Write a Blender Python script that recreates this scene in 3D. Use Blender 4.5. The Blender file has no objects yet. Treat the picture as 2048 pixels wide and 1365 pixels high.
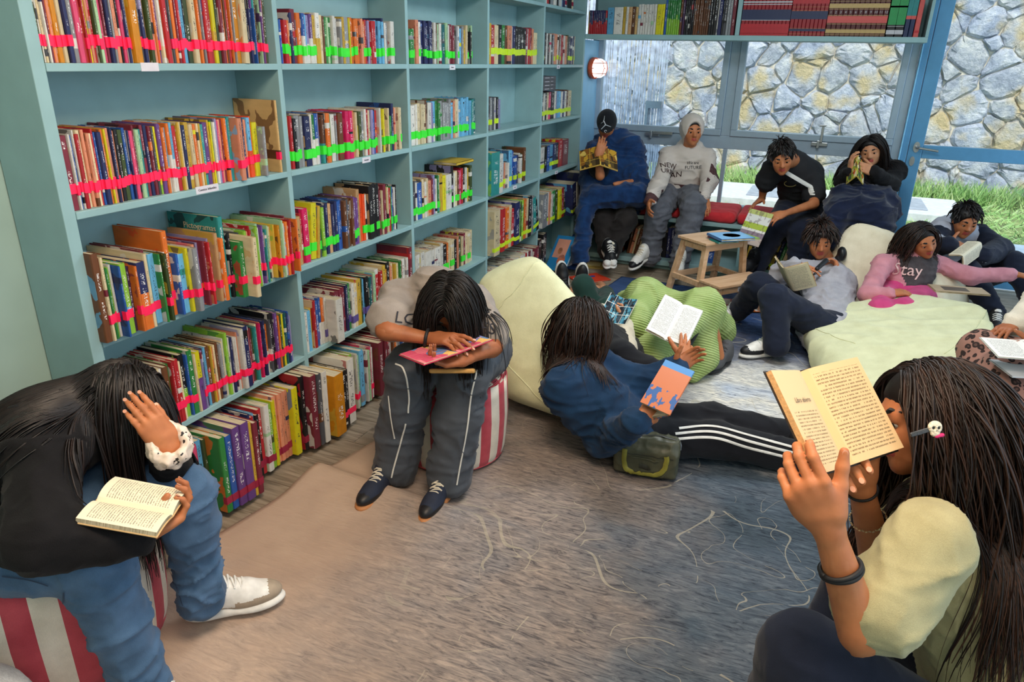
import bpy, bmesh, math, random
import numpy as np
from mathutils import Vector, Matrix
from mathutils.bvhtree import BVHTree
random.seed(7); RNG = np.random.RandomState(11)
scene = bpy.context.scene
col = scene.collection
# ------------------------------------------------------------------ camera
FPX, PT, RL, YW, CH = 1429.8, .3772, .0229, .3931, 1.6
_fw = np.array([-math.sin(YW)*math.cos(PT), math.cos(YW)*math.cos(PT), -math.sin(PT)])
_r0 = np.array([math.cos(YW), math.sin(YW), 0.]); _u0 = np.cross(_r0, _fw)
_rt = _r0*math.cos(RL)+_u0*math.sin(RL); _up = -_r0*math.sin(RL)+_u0*math.cos(RL)
CAM = np.array([0, 0, CH])
cd = bpy.data.cameras.new('camera'); cd.sensor_width = 36; cd.lens = FPX/2048*36; cd.clip_start = .05; cd.clip_end = 200
co = bpy.data.objects.new('camera', cd); col.objects.link(co)
M = Matrix.Identity(4)
for i in range(3):
    M[i][0] = _rt[i]; M[i][1] = _up[i]; M[i][2] = -_fw[i]; M[i][3] = CAM[i]
co.matrix_world = M
scene.camera = co
# ------------------------------------------------------------------ sky, lamps, exposure
w = bpy.data.worlds.new('sky'); scene.world = w; w.use_nodes = True
w.node_tree.nodes['Background'].inputs[0].default_value = (.62, .82, 1, 1)
w.node_tree.nodes['Background'].inputs[1].default_value = 1.25
vs = scene.view_settings
vs.view_transform = 'Standard'; vs.look = 'None'; vs.gamma = 1; vs.use_curve_mapping = False; vs.exposure = 0.34
def area(name, loc, size, size_y, power, color, rot=(0, 0, 0)):
    l = bpy.data.lights.new(name, 'AREA'); l.shape = 'RECTANGLE'; l.size = size; l.size_y = size_y
    l.energy = power; l.color = color
    o = bpy.data.objects.new(name, l); o.location = loc; o.rotation_euler = rot; col.objects.link(o); return o
area('ceiling_lamp', (-.35, .9, 2.72), .9, .9, 50, (1, .78, .58))
area('ceiling_lamp', (-.1, 3.6, 2.72), 1.0, 1.0, 38, (.93, .97, 1))
area('ceiling_lamp', (.9, -.6, 2.72), 1.2, 1.2, 24, (1, .86, .72))
sl = bpy.data.lights.new('sun', 'SUN'); sl.energy = 3.3; sl.angle = .25; sl.color = (1, .95, .86)
so = bpy.data.objects.new('sun', sl); so.rotation_euler = (math.radians(38), math.radians(14), 0); col.objects.link(so)

# ------------------------------------------------------------------ helpers
def lin(h):
    h = h.lstrip('#'); r = []
    for i in (0, 2, 4):
        c = int(h[i:i+2], 16)/255; r.append(c/12.92 if c <= .04045 else ((c+.055)/1.055)**2.4)
    return (r[0], r[1], r[2], 1)
class NT:
    def __init__(s, m): s.t = m.node_tree; s.n = s.t.nodes; s.l = s.t.links
    def add(s, typ, **k):
        n = s.n.new(typ)
        for a, b in k.items():
            if a.startswith('i_'):
                key = a[2:]; key = int(key) if key.isdigit() else key.replace('_', ' ')
                if isinstance(b, tuple) and len(b) == 2 and hasattr(b[0], 'outputs'): s.l.new(b[0].outputs[b[1]], n.inputs[key])
                elif hasattr(b, 'outputs'): s.l.new(b.outputs[0], n.inputs[key])
                else: n.inputs[key].default_value = b
            else: setattr(n, a, b)
        return n
    def ramp(s, fac, stops, interp='LINEAR'):
        n = s.n.new('ShaderNodeValToRGB'); e = n.color_ramp.elements; n.color_ramp.interpolation = interp
        while len(e) > 1: e.remove(e[0])
        e[0].position = stops[0][0]; e[0].color = stops[0][1]
        for p, c in stops[1:]:
            q = e.new(p); q.color = c
        if isinstance(fac, tuple): s.l.new(fac[0].outputs[fac[1]], n.inputs[0])
        else: s.l.new(fac.outputs[0], n.inputs[0])
        return n
    def math(s, op, a, b=None):
        n = s.n.new('ShaderNodeMath'); n.operation = op
        for i, v in enumerate((a, b)):
            if v is None: continue
            if isinstance(v, tuple): s.l.new(v[0].outputs[v[1]], n.inputs[i])
            elif hasattr(v, 'outputs'): s.l.new(v.outputs[0], n.inputs[i])
            else: n.inputs[i].default_value = v
        return n
    def mix(s, fac, a, b, blend='MIX'):
        n = s.n.new('ShaderNodeMix'); n.data_type = 'RGBA'; n.blend_type = blend
        for i, v in ((0, fac), (6, a), (7, b)):
            if isinstance(v, tuple) and len(v) == 2 and hasattr(v[0], 'outputs'): s.l.new(v[0].outputs[v[1]], n.inputs[i])
            elif hasattr(v, 'outputs'): s.l.new(v.outputs[2 if v.bl_idname == 'ShaderNodeMix' else 0], n.inputs[i])
            else: n.inputs[i].default_value = v
        return n
    def out(s, colr, rough=.6, bump=None, bs=.3, bd=.01, spec=.5, **k):
        p = s.n['Principled BSDF']
        if hasattr(colr, 'outputs'): s.l.new(colr.outputs[2 if colr.bl_idname == 'ShaderNodeMix' else 0], p.inputs['Base Color'])
        else: p.inputs['Base Color'].default_value = colr
        if hasattr(rough, 'outputs'): s.l.new(rough.outputs[0], p.inputs['Roughness'])
        else: p.inputs['Roughness'].default_value = rough
        p.inputs['Specular IOR Level'].default_value = spec
        if bump is not None:
            b = s.add('ShaderNodeBump', i_Strength=bs, i_Distance=bd)
            s.l.new(bump.outputs[0], b.inputs['Height']); s.l.new(b.outputs[0], p.inputs['Normal'])
        for a, v in k.items(): p.inputs[a.replace('_', ' ')].default_value = v
        return p
MATS = {}
def newmat(name):
    m = bpy.data.materials.new(name); m.use_nodes = True; MATS[name] = m; return m, NT(m)
def plain(name, hexc, rough=.6, var=.06, scale=30, bump=0, spec=.4, **k):
    """slightly mottled procedural paint, wood, plastic"""
    m, t = newmat(name); c = lin(hexc)
    tc = t.add('ShaderNodeTexCoord'); n = t.add('ShaderNodeTexNoise', i_Vector=(tc, 3), i_Scale=float(scale), i_Detail=3.0)
    d = tuple(max(0, x*(1-var*2)) for x in c[:3])+(1,); e = tuple(min(1, x*(1+var*2)) for x in c[:3])+(1,)
    r = t.ramp((n, 0), [(.3, d), (.7, e)])
    t.out(r, rough, n if bump else None, bump, .004, spec, **k); return m
def cloth(name, hexc, weave=900, rough=.9, var=.08, bump=.35, sheen=.3, hex2=None):
    m, t = newmat(name); c = lin(hexc); c2 = lin(hex2) if hex2 else None
    tc = t.add('ShaderNodeTexCoord')
    n = t.add('ShaderNodeTexNoise', i_Vector=(tc, 3), i_Scale=14.0, i_Detail=4.0)
    f = t.add('ShaderNodeTexNoise', i_Vector=(tc, 3), i_Scale=float(weave), i_Detail=1.0)
    d = c2 or tuple(x*(1-var*2.2) for x in c[:3])+(1,); e = tuple(min(1, x*(1+var*2)) for x in c[:3])+(1,)
    r = t.ramp((n, 0), [(.32, d), (.68, e)])
    g = t.mix(.25, r, t.ramp((f, 0), [(.35, tuple(x*.7 for x in c[:3])+(1,)), (.65, tuple(min(1, x*1.25) for x in c[:3])+(1,))]))
    p = t.out(g, rough, f, bump, .0015, .2); p.inputs['Sheen Weight'].default_value = sheen*.3
    return m
def mesh_obj(name, verts, faces, mat=None, parent=None, smooth=False, mats=None, midx=None):
    me = bpy.data.meshes.new(name)
    verts = np.asarray(verts, np.float32).reshape(-1, 3)
    if isinstance(faces, np.ndarray):
        k = faces.shape[1]; n = len(faces)
        me.vertices.add(len(verts)); me.vertices.foreach_set('co', verts.ravel())
        me.loops.add(n*k); me.loops.foreach_set('vertex_index', faces.astype(np.int32).ravel())
        me.polygons.add(n); me.polygons.foreach_set('loop_start', np.arange(0, n*k, k, dtype=np.int32))
        me.polygons.foreach_set('loop_total', np.full(n, k, np.int32))
        me.update(calc_edges=True)
    else:
        me.from_pydata([tuple(map(float, v)) for v in verts], [], faces)
    for mm in (mats or ([mat] if mat else [])): me.materials.append(mm)
    if midx is not None: me.polygons.foreach_set('material_index', np.asarray(midx, np.int32))
    if smooth: me.polygons.foreach_set('use_smooth', np.ones(len(me.polygons), bool))
    me.validate(); me.update()
    o = bpy.data.objects.new(name, me); col.objects.link(o)
    if parent is not None: o.parent = parent
    return o
def fix_normals(o):
    bm = bmesh.new(); bm.from_mesh(o.data); bmesh.ops.recalc_face_normals(bm, faces=bm.faces); bm.to_mesh(o.data); bm.free(); return o
def thing(name, label, cat, loc=(0, 0, 0), group=None, rot=(0, 0, 0)):
    o = bpy.data.objects.new(name, None); col.objects.link(o); o.location = loc; o.rotation_euler = rot
    o.empty_display_size = .05
    o['label'] = label; o['category'] = cat
    if group: o['group'] = group
    return o
def tag(o, label, cat, group=None):
    o['label'] = label; o['category'] = cat
    if group: o['group'] = group
    return o
def struct(o): o['kind'] = 'structure'; return o
class MB:
    """collects boxes, tubes, prisms into one mesh"""
    def __init__(s): s.v = []; s.f = []
    def add(s, v, f):
        k = len(s.v); s.v += [tuple(x) for x in v]; s.f += [tuple(i+k for i in q) for q in f]; return s
    def box(s, a, b, mat=None):
        x0, y0, z0 = a; x1, y1, z1 = b
        v = [(x0, y0, z0), (x1, y0, z0), (x1, y1, z0), (x0, y1, z0), (x0, y0, z1), (x1, y0, z1), (x1, y1, z1), (x0, y1, z1)]
        if mat is not None: v = [tuple(mat @ Vector(p)) for p in v]
        return s.add(v, [(0, 3, 2, 1), (4, 5, 6, 7), (0, 1, 5, 4), (1, 2, 6, 5), (2, 3, 7, 6), (3, 0, 4, 7)])
    def tube(s, pts, r, n=8, r2=None, cap=True):
        pts = [Vector(p) for p in pts]; N = len(pts); rs = r if isinstance(r, (list, tuple)) else [r+(r2-r)*i/(N-1) for i in range(N)] if r2 is not None else [r]*N
        k = len(s.v); up = Vector((0, 0, 1)); prev = None
        for i, p in enumerate(pts):
            d = (pts[min(i+1, N-1)]-pts[max(i-1, 0)]).normalized()
            if prev is None:
                a = d.cross(up if abs(d.z) < .9 else Vector((1, 0, 0))).normalized()
            else:
                a = (prev-d*prev.dot(d)); a = a.normalized() if a.length > 1e-6 else d.orthogonal().normalized()
            prev = a; b = d.cross(a)
            for j in range(n):
                t = 2*math.pi*j/n; s.v.append(tuple(p+(a*math.cos(t)+b*math.sin(t))*rs[i]))
        for i in range(N-1):
            for j in range(n):
                a0 = k+i*n+j; a1 = k+i*n+(j+1) % n; s.f.append((a0, a1, a1+n, a0+n))
        if cap: s.f.append(tuple(k+j for j in range(n))[::-1]); s.f.append(tuple(k+(N-1)*n+j for j in range(n)))
        return s
    def prism(s, poly, z0, z1, mat=None):
        n = len(poly); v = [(x, y, z0) for x, y in poly]+[(x, y, z1) for x, y in poly]
        if mat is not None: v = [tuple(mat @ Vector(p)) for p in v]
        return s.add(v, [tuple(range(n))[::-1], tuple(range(n, 2*n))]+[(i, (i+1) % n, (i+1) % n+n, i+n) for i in range(n)])
    def lathe(s, prof, n=24, c=(0, 0, 0)):
        k = len(s.v); m = len(prof)
        for j in range(n):
            t = 2*math.pi*j/n
            for r, z in prof: s.v.append((c[0]+r*math.cos(t), c[1]+r*math.sin(t), c[2]+z))
        for j in range(n):
            for i in range(m-1):
                a = k+j*m+i; b = k+((j+1) % n)*m+i; s.f.append((a, b, b+1, a+1))
        return s
    def build(s, name, mat, parent=None, smooth=False, bevel=0, fix=False):
        o = mesh_obj(name, s.v, s.f, mat, parent, smooth)
        if fix: fix_normals(o)
        if bevel:
            b = o.modifiers.new('bevel', 'BEVEL'); b.width = bevel; b.segments = 2; b.limit_method = 'ANGLE'
        return o
DS = 0.
def onto(px, py, d):
    """a world point on the line of sight through a photo pixel at depth d metres"""
    return Vector(CAM+(_fw+_rt*(px-1024)/FPX-_up*(py-682.5)/FPX)*(d+DS))
def depth(p): return float((np.array(p)-CAM) @ _fw)
def onplane(px, py, axis, v):
    r = _fw+_rt*(px-1024)/FPX-_up*(py-682.5)/FPX
    return Vector(CAM+r*(v-CAM[axis])/r[axis])
def reach(par, px, py, L, far=True):
    """point on the sight line at bone length L from par"""
    r = (_fw+_rt*(px-1024)/FPX-_up*(py-682.5)/FPX); r = r/np.linalg.norm(r)
    oc = CAM-np.array(par); b = oc @ r; c = oc @ oc-L*L; D = b*b-c
    t = -b+(math.sqrt(D) if D > 0 else 0)*(1 if far else -1)
    return Vector(CAM+r*t)
# vectorised value noise
_perm = RNG.rand(64, 64, 64).astype(np.float32)
def vnoise(p):
    i = np.floor(p).astype(np.int64); f = (p-i).astype(np.float32); f = f*f*(3-2*f); i &= 63; j = (i+1) & 63
    x0, y0, z0 = i[..., 0], i[..., 1], i[..., 2]; x1, y1, z1 = j[..., 0], j[..., 1], j[..., 2]
    fx, fy, fz = f[..., 0], f[..., 1], f[..., 2]
    a = _perm[x0, y0, z0]*(1-fx)+_perm[x1, y0, z0]*fx; b = _perm[x0, y1, z0]*(1-fx)+_perm[x1, y1, z0]*fx
    c = _perm[x0, y0, z1]*(1-fx)+_perm[x1, y0, z1]*fx; d = _perm[x0, y1, z1]*(1-fx)+_perm[x1, y1, z1]*fx
    return ((a*(1-fy)+b*fy)*(1-fz)+(c*(1-fy)+d*fy)*fz)*2-1
# ================================================================== room
teal = plain('teal_paint', '#8FB2B5', .55, .03, 9, spec=.35)
teal_wall = plain('pale_teal_wall_paint', '#9DB5AC', .7, .03, 6, spec=.3)
pillar_paint = plain('pillar_paint', '#7FA0A2', .7, .04, 6)
alu = plain('pale_blue_grey_aluminium', '#9FB4C4', .35, .02, 20, spec=.5, Metallic=.25)
doorm = plain('bright_blue_aluminium', '#5E9CC6', .35, .02, 20, spec=.5, Metallic=.2)
whitem = plain('white_paint', '#E4E4E0', .6, .02, 9)
metal = plain('brushed_metal', '#B9BDC0', .3, .03, 60, Metallic=.9)
black_plastic = plain('black_plastic', '#17181B', .4, .03, 30)
def glassmat():
    m, t = newmat('window_glass'); n = t.n; n.remove(n['Principled BSDF'])
    tr = t.add('ShaderNodeBsdfTransparent', i_0=(.97, .99, .99, 1)); gl = t.add('ShaderNodeBsdfGlossy', i_0=(1, 1, 1, 1), i_Roughness=.01)
    fr = t.add('ShaderNodeFresnel', i_IOR=1.35); mx = t.add('ShaderNodeMixShader')
    t.l.new(fr.outputs[0], mx.inputs[0]); t.l.new(tr.outputs[0], mx.inputs[1]); t.l.new(gl.outputs[0], mx.inputs[2])
    t.l.new(mx.outputs[0], n['Material Output'].inputs[0]); return m
glass = glassmat()
XS, XB = -1.89, -2.10           # bookcase front and back
Y0, DY, YE = 1.348, .9161, 5.929
ZL = [1.562+.388*2, 1.562+.388, 1.562, 1.173, .7855, .400, .03]
YW_ = 6.39
# floor slab and grey wood-look tiles
def tilemat():
    m, t = newmat('grey_wood_look_tile'); oi = t.add('ShaderNodeObjectInfo'); tc = t.add('ShaderNodeTexCoord')
    mp = t.add('ShaderNodeMapping', i_Scale=(3, 26, 8)); t.l.new(tc.outputs[3], mp.inputs[0])
    n = t.add('ShaderNodeTexNoise', i_Vector=mp, i_Scale=1.6, i_Detail=5.0, i_Distortion=.8)
    r = t.ramp((n, 0), [(.3, lin('#6E6355')), (.5, lin('#978A78')), (.72, lin('#B0A391'))])
    v = t.ramp((oi, 5), [(0, (.86, .84, .82, 1)), (1, (1, 1, 1, 1))])
    t.out(t.mix(1, r, v, 'MULTIPLY'), .5, n, .15, .002); return m
tile = tilemat(); grout = plain('pale_grout', '#B9B2A4', .9, .05, 60)
fl = struct(MB().box((-2.3, -1.6, -.06), (2.6, YW_+.05, -.004)).build('floor', grout))
tmesh = {}
def tile_at(x0, y0, x1, y1):
    key = (round(x1-x0, 3), round(y1-y0, 3))
    if key not in tmesh:
        o = MB().box((0, 0, 0), (key[0]-.004, key[1]-.004, .007)).build('tile', tile, fl, bevel=.001); tmesh[key] = o
    else:
        o = tmesh[key].copy(); col.objects.link(o); o.parent = fl
    o.location = (x0, y0, -.007)
yy = -.9; row = 0
while yy < 6.3:
    y1 = min(yy+.2, 6.39)
    xx = -2.3-(row % 3)*.3
    while xx < 2.5:
        x1 = xx+.9
        if (xx < -.9 or yy > 5.2 or x1 > 1.0) and x1 > -2.2 and xx < 2.5: tile_at(max(xx, -2.2), yy, min(x1, 2.5), y1)
        xx = x1
    yy += .2; row += 1
# walls, ceiling
wl = struct(MB().box((XB-.12, -1.6, 0), (XB-.004, YW_+.1, 2.8)).build('wall_left', teal_wall))
dl = struct(MB().box((XB-.004, .2, 0), (XB+.012, .98, 2.1)).box((XB-.004, .98, 0), (XB+.03, 1.08, 2.2)).build('door_1', teal_wall, bevel=.003))
struct(MB().box((-2.3, -1.6, 2.8), (2.7, YW_+.1, 2.9)).build('ceiling', whitem))
struct(MB().box((-2.3, -1.72, 0), (2.7, -1.6, 2.8)).build('wall_back', teal_wall))
# window wall
TH = .06
def frame(name, rects, mat, parent=None, y0=YW_-TH/2, y1=YW_+TH/2, bevel=.004):
    mb = MB()
    for x0, z0, x1, z1 in rects: mb.box((x0, y0, z0), (x1, y1, z1))
    return mb.build(name, mat, parent, bevel=bevel)
struct(MB().box((XB, YW_-.05, 2.12), (2.7, YW_+.1, 2.8)).build('wall_back_upper', teal))
bpy.data.objects['wall_back_upper'].name = 'wall_window_side'
w1 = struct(frame('window_1', [(-1.90, 2.07, .485, 2.14), (-.80, 1.035, -.725, 2.07), (-1.90, .93, .485, 1.035), (-1.90, .40, .485, .47), (-.765, .47, -.735, .93), (.485, .40, .54, 2.14), (-1.95, .0, -1.90, 2.14)], alu))
for i, (x0, x1) in enumerate(((-1.90, -.80), (-.725, .485))):
    s = frame('sash', [(x0, 1.035, x1, 1.085), (x0, 2.02, x1, 2.07), (x0, 1.085, x0+.05, 2.02), (x1-.05, 1.085, x1, 2.02)], alu, w1, YW_-.045, YW_+.02)
    MB().box((x0+.05, YW_-.012, 1.085), (x1-.05, YW_-.006, 2.02)).build('pane', glass, s)
    xc = (-1.36, -.02)[i]
    lt = MB().box((xc-.07, YW_-.06, 1.0), (xc+.05, YW_-.03, 1.03)).box((xc-.03, YW_-.075, .985), (xc-.01, YW_-.03, 1.045))
    if i: lt.box((xc-.012, YW_-.085, 1.03), (xc+.008, YW_-.06, 1.16)).box((xc-.03, YW_-.085, 1.15), (xc+.02, YW_-.065, 1.165))
    else: lt.box((xc, YW_-.085, 1.02), (xc+.17, YW_-.06, 1.045))
    lt.build('latch', metal, w1, bevel=.003)
for x0, x1 in ((-1.90, -.765), (-.735, .485)):
    MB().box((x0, YW_-.004, .47), (x1, YW_+.002, .93)).build('pane', glass, w1)
# glazed door
d2 = struct(frame('door_2', [(.545, 0, .60, 2.3), (.604, .02, .70, 2.3), (.70, .955, 2.0, 1.05), (.70, .02, 2.0, .14), (1.9, .02, 2.0, 2.3), (.604, 2.2, 2.0, 2.3)], doorm))
frame('door_seal', [(.545, 0, .556, 2.3)], plain('bright_cyan_edge', '#8FD0F5', .4), d2, YW_-.055, YW_-.03)
for z0, z1 in ((.14, .955), (1.05, 2.2)): MB().box((.70, YW_-.004, z0), (1.9, YW_+.002, z1)).build('pane', glass, d2)
hd = MB(); hd.prism([(.028*math.cos(a)*.8+.655, .04*math.sin(a)+1.035) for a in np.linspace(0, 6.283, 14)[:-1]], 0, .012, Matrix(((1, 0, 0, 0), (0, 0, -1, YW_-.03), (0, 1, 0, 0), (0, 0, 0, 1))))
hd.tube([(.655, YW_-.04, 1.035), (.655, YW_-.075, 1.035), (.67, YW_-.082, 1.033), (.80, YW_-.082, 1.018)], .009)
hd.build('handle', metal, d2, fix=True)
MB().prism([(.018*math.cos(a)+.645, .036*math.sin(a)+.93) for a in np.linspace(0, 6.283, 14)[:-1]], 0, .01, Matrix(((1, 0, 0, 0), (0, 0, -1, YW_-.03), (0, 1, 0, 0), (0, 0, 0, 1)))).tube([(.645, YW_-.045, .935), (.645, YW_-.03, .935)], .009).build('lock_plate', metal, d2, fix=True)
struct(MB().box((1.165, 4.28, 0), (1.6, 4.62, 2.8)).build('wall_pillar', pillar_paint, bevel=.004))
# ------------------------------------------------------------------ outside
def stonemat():
    m, t = newmat('field_stone'); oi = t.add('ShaderNodeObjectInfo'); tc = t.add('ShaderNodeTexCoord')
    geo = t.add('ShaderNodeNewGeometry')
    n = t.add('ShaderNodeTexNoise', i_Vector=(geo, 0), i_Scale=5.0, i_Detail=8.0, i_Roughness=.65)
    n2 = t.add('ShaderNodeTexNoise', i_Vector=(geo, 0), i_Scale=2.3, i_Detail=3.0)
    r = t.ramp((n, 0), [(.30, lin('#8F95A3')), (.45, lin('#B4BAC8')), (.58, lin('#D2D4DA')), (.72, lin('#F0EEEA'))])
    s = t.mix((t.ramp((n2, 0), [(.52, (0, 0, 0, 1)), (.66, (1, 1, 1, 1))]), 0), r, lin('#D6C39C'))
    v = t.ramp((oi, 5), [(0, lin('#C2CAE0')), (.3, lin('#F0F0F4')), (.55, lin('#DAD6D2')), (.8, lin('#FFF2D8')), (1, lin('#D9E0F2'))])
    rg = t.add('ShaderNodeTexNoise', i_Vector=(geo, 0), i_Scale=16.0, i_Detail=8.0, i_Roughness=.7)
    ck = t.add('ShaderNodeTexVoronoi', feature='DISTANCE_TO_EDGE', i_Vector=(geo, 0), i_Scale=9.0); cr = t.ramp((ck, 0), [(0, (.55, .55, .58, 1)), (.03, (1, 1, 1, 1))])
    t.out(t.mix(.45, t.mix(.8, s, v, 'MULTIPLY'), t.mix(1, s, cr, 'MULTIPLY')), .9, rg, .9, .06, .2); return m
stone = stonemat(); mortar = plain('pale_mortar', '#BDB3A2', .95, .16, 9, bump=.8)
SY = 11.9
sw = struct(MB().box((-5.2, SY, -.1), (6.2, SY+.4, 4.6)).build('exterior_wall', mortar))
def clip(poly, nx, ny, c):
    o = []
    for i in range(len(poly)):
        p, q = poly[i], poly[(i+1) % len(poly)]
        a = p[0]*nx+p[1]*ny-c; b = q[0]*nx+q[1]*ny-c
        if a <= 0: o.append(p)
        if (a < 0 < b) or (b < 0 < a):
            t = a/(a-b); o.append((p[0]+(q[0]-p[0])*t, p[1]+(q[1]-p[1])*t))
    return o
rs = random.Random(5); sites = []
zz = .05; rr = 0
while zz < 3.6:
    xx = -4.2+(rr % 2)*.22
    while xx < 5:
        sites.append((xx+rs.uniform(-.13, .13), zz+rs.uniform(-.1, .1), rs.uniform(.0, .035)))
        if rs.random() < .42: sites.append((xx+.22+rs.uniform(-.06, .06), zz+.17+rs.uniform(-.05, .05), -.004))
        xx += rs.uniform(.36, .54)
    zz += .34; rr += 1
stones = []
for i, (x, z, wgt) in enumerate(sites):
    poly = [(x-.5, z-.4), (x+.5, z-.4), (x+.5, z+.4), (x-.5, z+.4)]
    for j, (x2, z2, w2) in enumerate(sites):
        dx, dz = x2-x, z2-z; q = dx*dx+dz*dz
        if i == j or q > 1.3: continue
        c = (q+wgt-w2)/2+x*dx+z*dz; L = math.sqrt(q)
        poly = clip(poly, dx/L, dz/L, c/L-.002)
        if len(poly) < 3: break
    if len(poly) < 3: continue
    cx = sum(p[0] for p in poly)/len(poly); cz = sum(p[1] for p in poly)/len(poly)
    rnd = []
    for k in range(len(poly)):
        p, q = poly[k], poly[(k+1) % len(poly)]
        for t in (.12, .5, .88): rnd.append((p[0]+(q[0]-p[0])*t+rs.uniform(-.008, .008), p[1]+(q[1]-p[1])*t+rs.uniform(-.008, .008)))
    n = len(rnd); v = []; f = []; ht = rs.uniform(.03, .085)
    for sc, dd in ((1, -.01), (.96, .018), (.82, ht*.8), (.45, ht)):
        for (px, pz) in rnd: v.append((cx+(px-cx)*sc+rs.uniform(-.014, .014)*(sc < 1), SY-dd-rs.uniform(-.012, .022)*(.5 < sc < .9), cz+(pz-cz)*sc+rs.uniform(-.014, .014)*(sc < 1)))
    v.append((cx, SY-ht-.004, cz))
    for a in range(3):
        for k in range(n): f.append((a*n+k, a*n+(k+1) % n, (a+1)*n+(k+1) % n, (a+1)*n+k))
    for k in range(n): f.append((3*n+k, 3*n+(k+1) % n, 4*n))
    vis = -3.3 < cx < 3.3 and cz < 3.4
    area_ = abs(sum(rnd[k][0]*rnd[(k+1) % n][1]-rnd[(k+1) % n][0]*rnd[k][1] for k in range(n)))/2
    stones.append((area_ if vis else area_*.01, v, f, (cx, SY, cz)))
stones.sort(key=lambda s: -s[0])
for a_, v, f, c in stones[:290]:
    o = mesh_obj('stone', [(p[0]-c[0], p[1]-c[1], p[2]-c[2]) for p in v], f, stone, sw); o.location = c
mb = MB()
for a_, v, f, c in stones[290:]: mb.add(v, f)
o = mb.build('small_stones', stone, sw); o['kind'] = 'stuff'
# ground outside
soil = plain('grassy_soil', '#7C8B55', .95, .25, 5, bump=.6); slabm = plain('pale_concrete', '#C7C9CC', .9, .06, 18, bump=.3); pavem = plain('blue_grey_paving', '#B4C0CE', .8, .06, 10)
struct(MB().box((-5.2, YW_+.06, -.16), (6.2, SY, -.06)).build('ground_outside', soil))
struct(MB().box((-5.2, YW_+.06, -.06), (6.2, 8.45, -.03)).build('paving_outside', pavem, bevel=.005))
gs = thing('inspection_cover', 'pale concrete inspection cover slab on the grass outside the window', 'slab', (.2, 10.0, -.06))
MB().box((-1.5, -.65, 0), (1.45, .6, .10)).build('slab', slabm, gs, bevel=.01)
MB().box((-1.0, -.42, .10), (-.1, .38, .115)).build('lid', plain('grey_lid', '#9AA0AA', .9, .08, 14), gs, bevel=.005)
MB().box((.15, -.42, .10), (1.05, .38, .115)).build('lid', MATS['grey_lid'], gs, bevel=.005)
grassm, t = newmat('grass_blade'); geo = t.add('ShaderNodeNewGeometry'); n = t.add('ShaderNodeTexNoise', i_Vector=(geo, 0), i_Scale=3.0, i_Detail=3.0)
t.out(t.ramp((n, 0), [(.3, lin('#6E9C4E')), (.5, lin('#9CBF74')), (.7, lin('#C9CFA0'))]), .7)
gv = []; gf = []
for k in range(11000):
    if k % 3: x = rs.uniform(-4.2, 4.6); y = rs.uniform(10.72, 11.72); h = rs.uniform(.06, .25)*(1.15 if x < .3 or x > 1.2 else .6)
    else: x = rs.uniform(-3, 4.6); y = rs.uniform(8.5, 10.9); h = rs.uniform(.03, .10)
    if -1.45 < x < 1.8 and 9.2 < y < 10.72: continue
    a = rs.uniform(0, 6.28); l = rs.uniform(-.12, .12); wd = .009; b = len(gv)
    gv += [(x-wd*math.cos(a), y-wd*math.sin(a), -.06), (x+wd*math.cos(a), y+wd*math.sin(a), -.06), (x+l*.5, y+.02, -.06+h*.6), (x+l, y+rs.uniform(-.06, .06), -.06+h)]
    gf += [(b, b+1, b+2), (b+1, b+3, b+2)]
o = mesh_obj('grass', gv, gf, grassm); tag(o, 'bright green grass growing along the foot of the stone wall', 'grass'); o['kind'] = 'stuff'
# bamboo gate
bg = thing('bamboo_gate', 'bleached bamboo cane gate outside by the stone wall', 'gate', (-2.45, 7.7, -.03))
bam = plain('bleached_bamboo', '#B9C0CE', .7, .18, 14)
for k in range(46):
    x = k*.0195; MB().tube([(x, rs.uniform(-.004, .004), 0), (x+rs.uniform(-.012, .012), 0, 1.0), (x+rs.uniform(-.01, .01), 0, 2.25)], rs.uniform(.0075, .0105), 6).build('cane', bam, bg)
MB().box((-.02, .015, .4), (.92, .04, .46)).box((-.02, .015, 1.7), (.92, .04, 1.76)).build('crossbar', bam, bg)
MB().box((.70, -.05, 1.18), (.86, -.01, 1.25)).box((.70, -.04, 1.0), (.73, -.01, 1.2)).build('latch', metal, bg)
tb = thing('slatted_garden_table', 'grey slatted garden table outside beside the bamboo gate', 'table', (-1.62, 8.15, -.03))
tw = plain('weathered_grey_wood', '#7E8894', .8, .1, 20)
for k in range(5): MB().box((-.35, -.3+k*.12, .70), (.25, -.2+k*.12, .73)).build('slat', tw, tb)
for x in (-.32, .2):
    for y in (-.27, .22): MB().box((x, y, 0), (x+.05, y+.05, .70)).build('leg', tw, tb)
MB().box((-.33, -.30, .62), (.25, -.27, .70)).box((-.33, -.28, .3), (.25, -.25, .36)).build('rail', tw, tb)
# ------------------------------------------------------------------ bookcase
bc = thing('bookcase', 'pale teal built-in bookcase of open shelves along the whole wall', 'bookcase', (XS, Y0, 0))
def bx(name, a, b, m=teal, par=bc, bev=.002, off=(XS, Y0, 0)):
    return MB().box([a[i]-off[i] for i in range(3)], [b[i]-off[i] for i in range(3)]).build(name, m, par, bevel=bev)
bx('back_panel', (XB, Y0, 0), (XB+.006, YE, 2.72))
for k in range(6):
    y = Y0+k*DY; th = .013
    if k == 0: y -= .0; bx('upright', (XB, y-.03, 0), (XS, y+.008, 2.72))
    else: bx('upright', (XB+.006, y-th, 0), (XS, y+(.012 if k < 5 else .02), 2.72))
for i, z in enumerate(ZL):
    for k in range(5):
        if i == 6: bx('bottom_board', (XB+.006, Y0+k*DY+.012, 0), (XS, Y0+(k+1)*DY-.013, z))
        else: bx('shelf', (XB+.006, Y0+k*DY+.0085, z-.0215), (XS+.002, Y0+(k+1)*DY-.0135, z))
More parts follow.
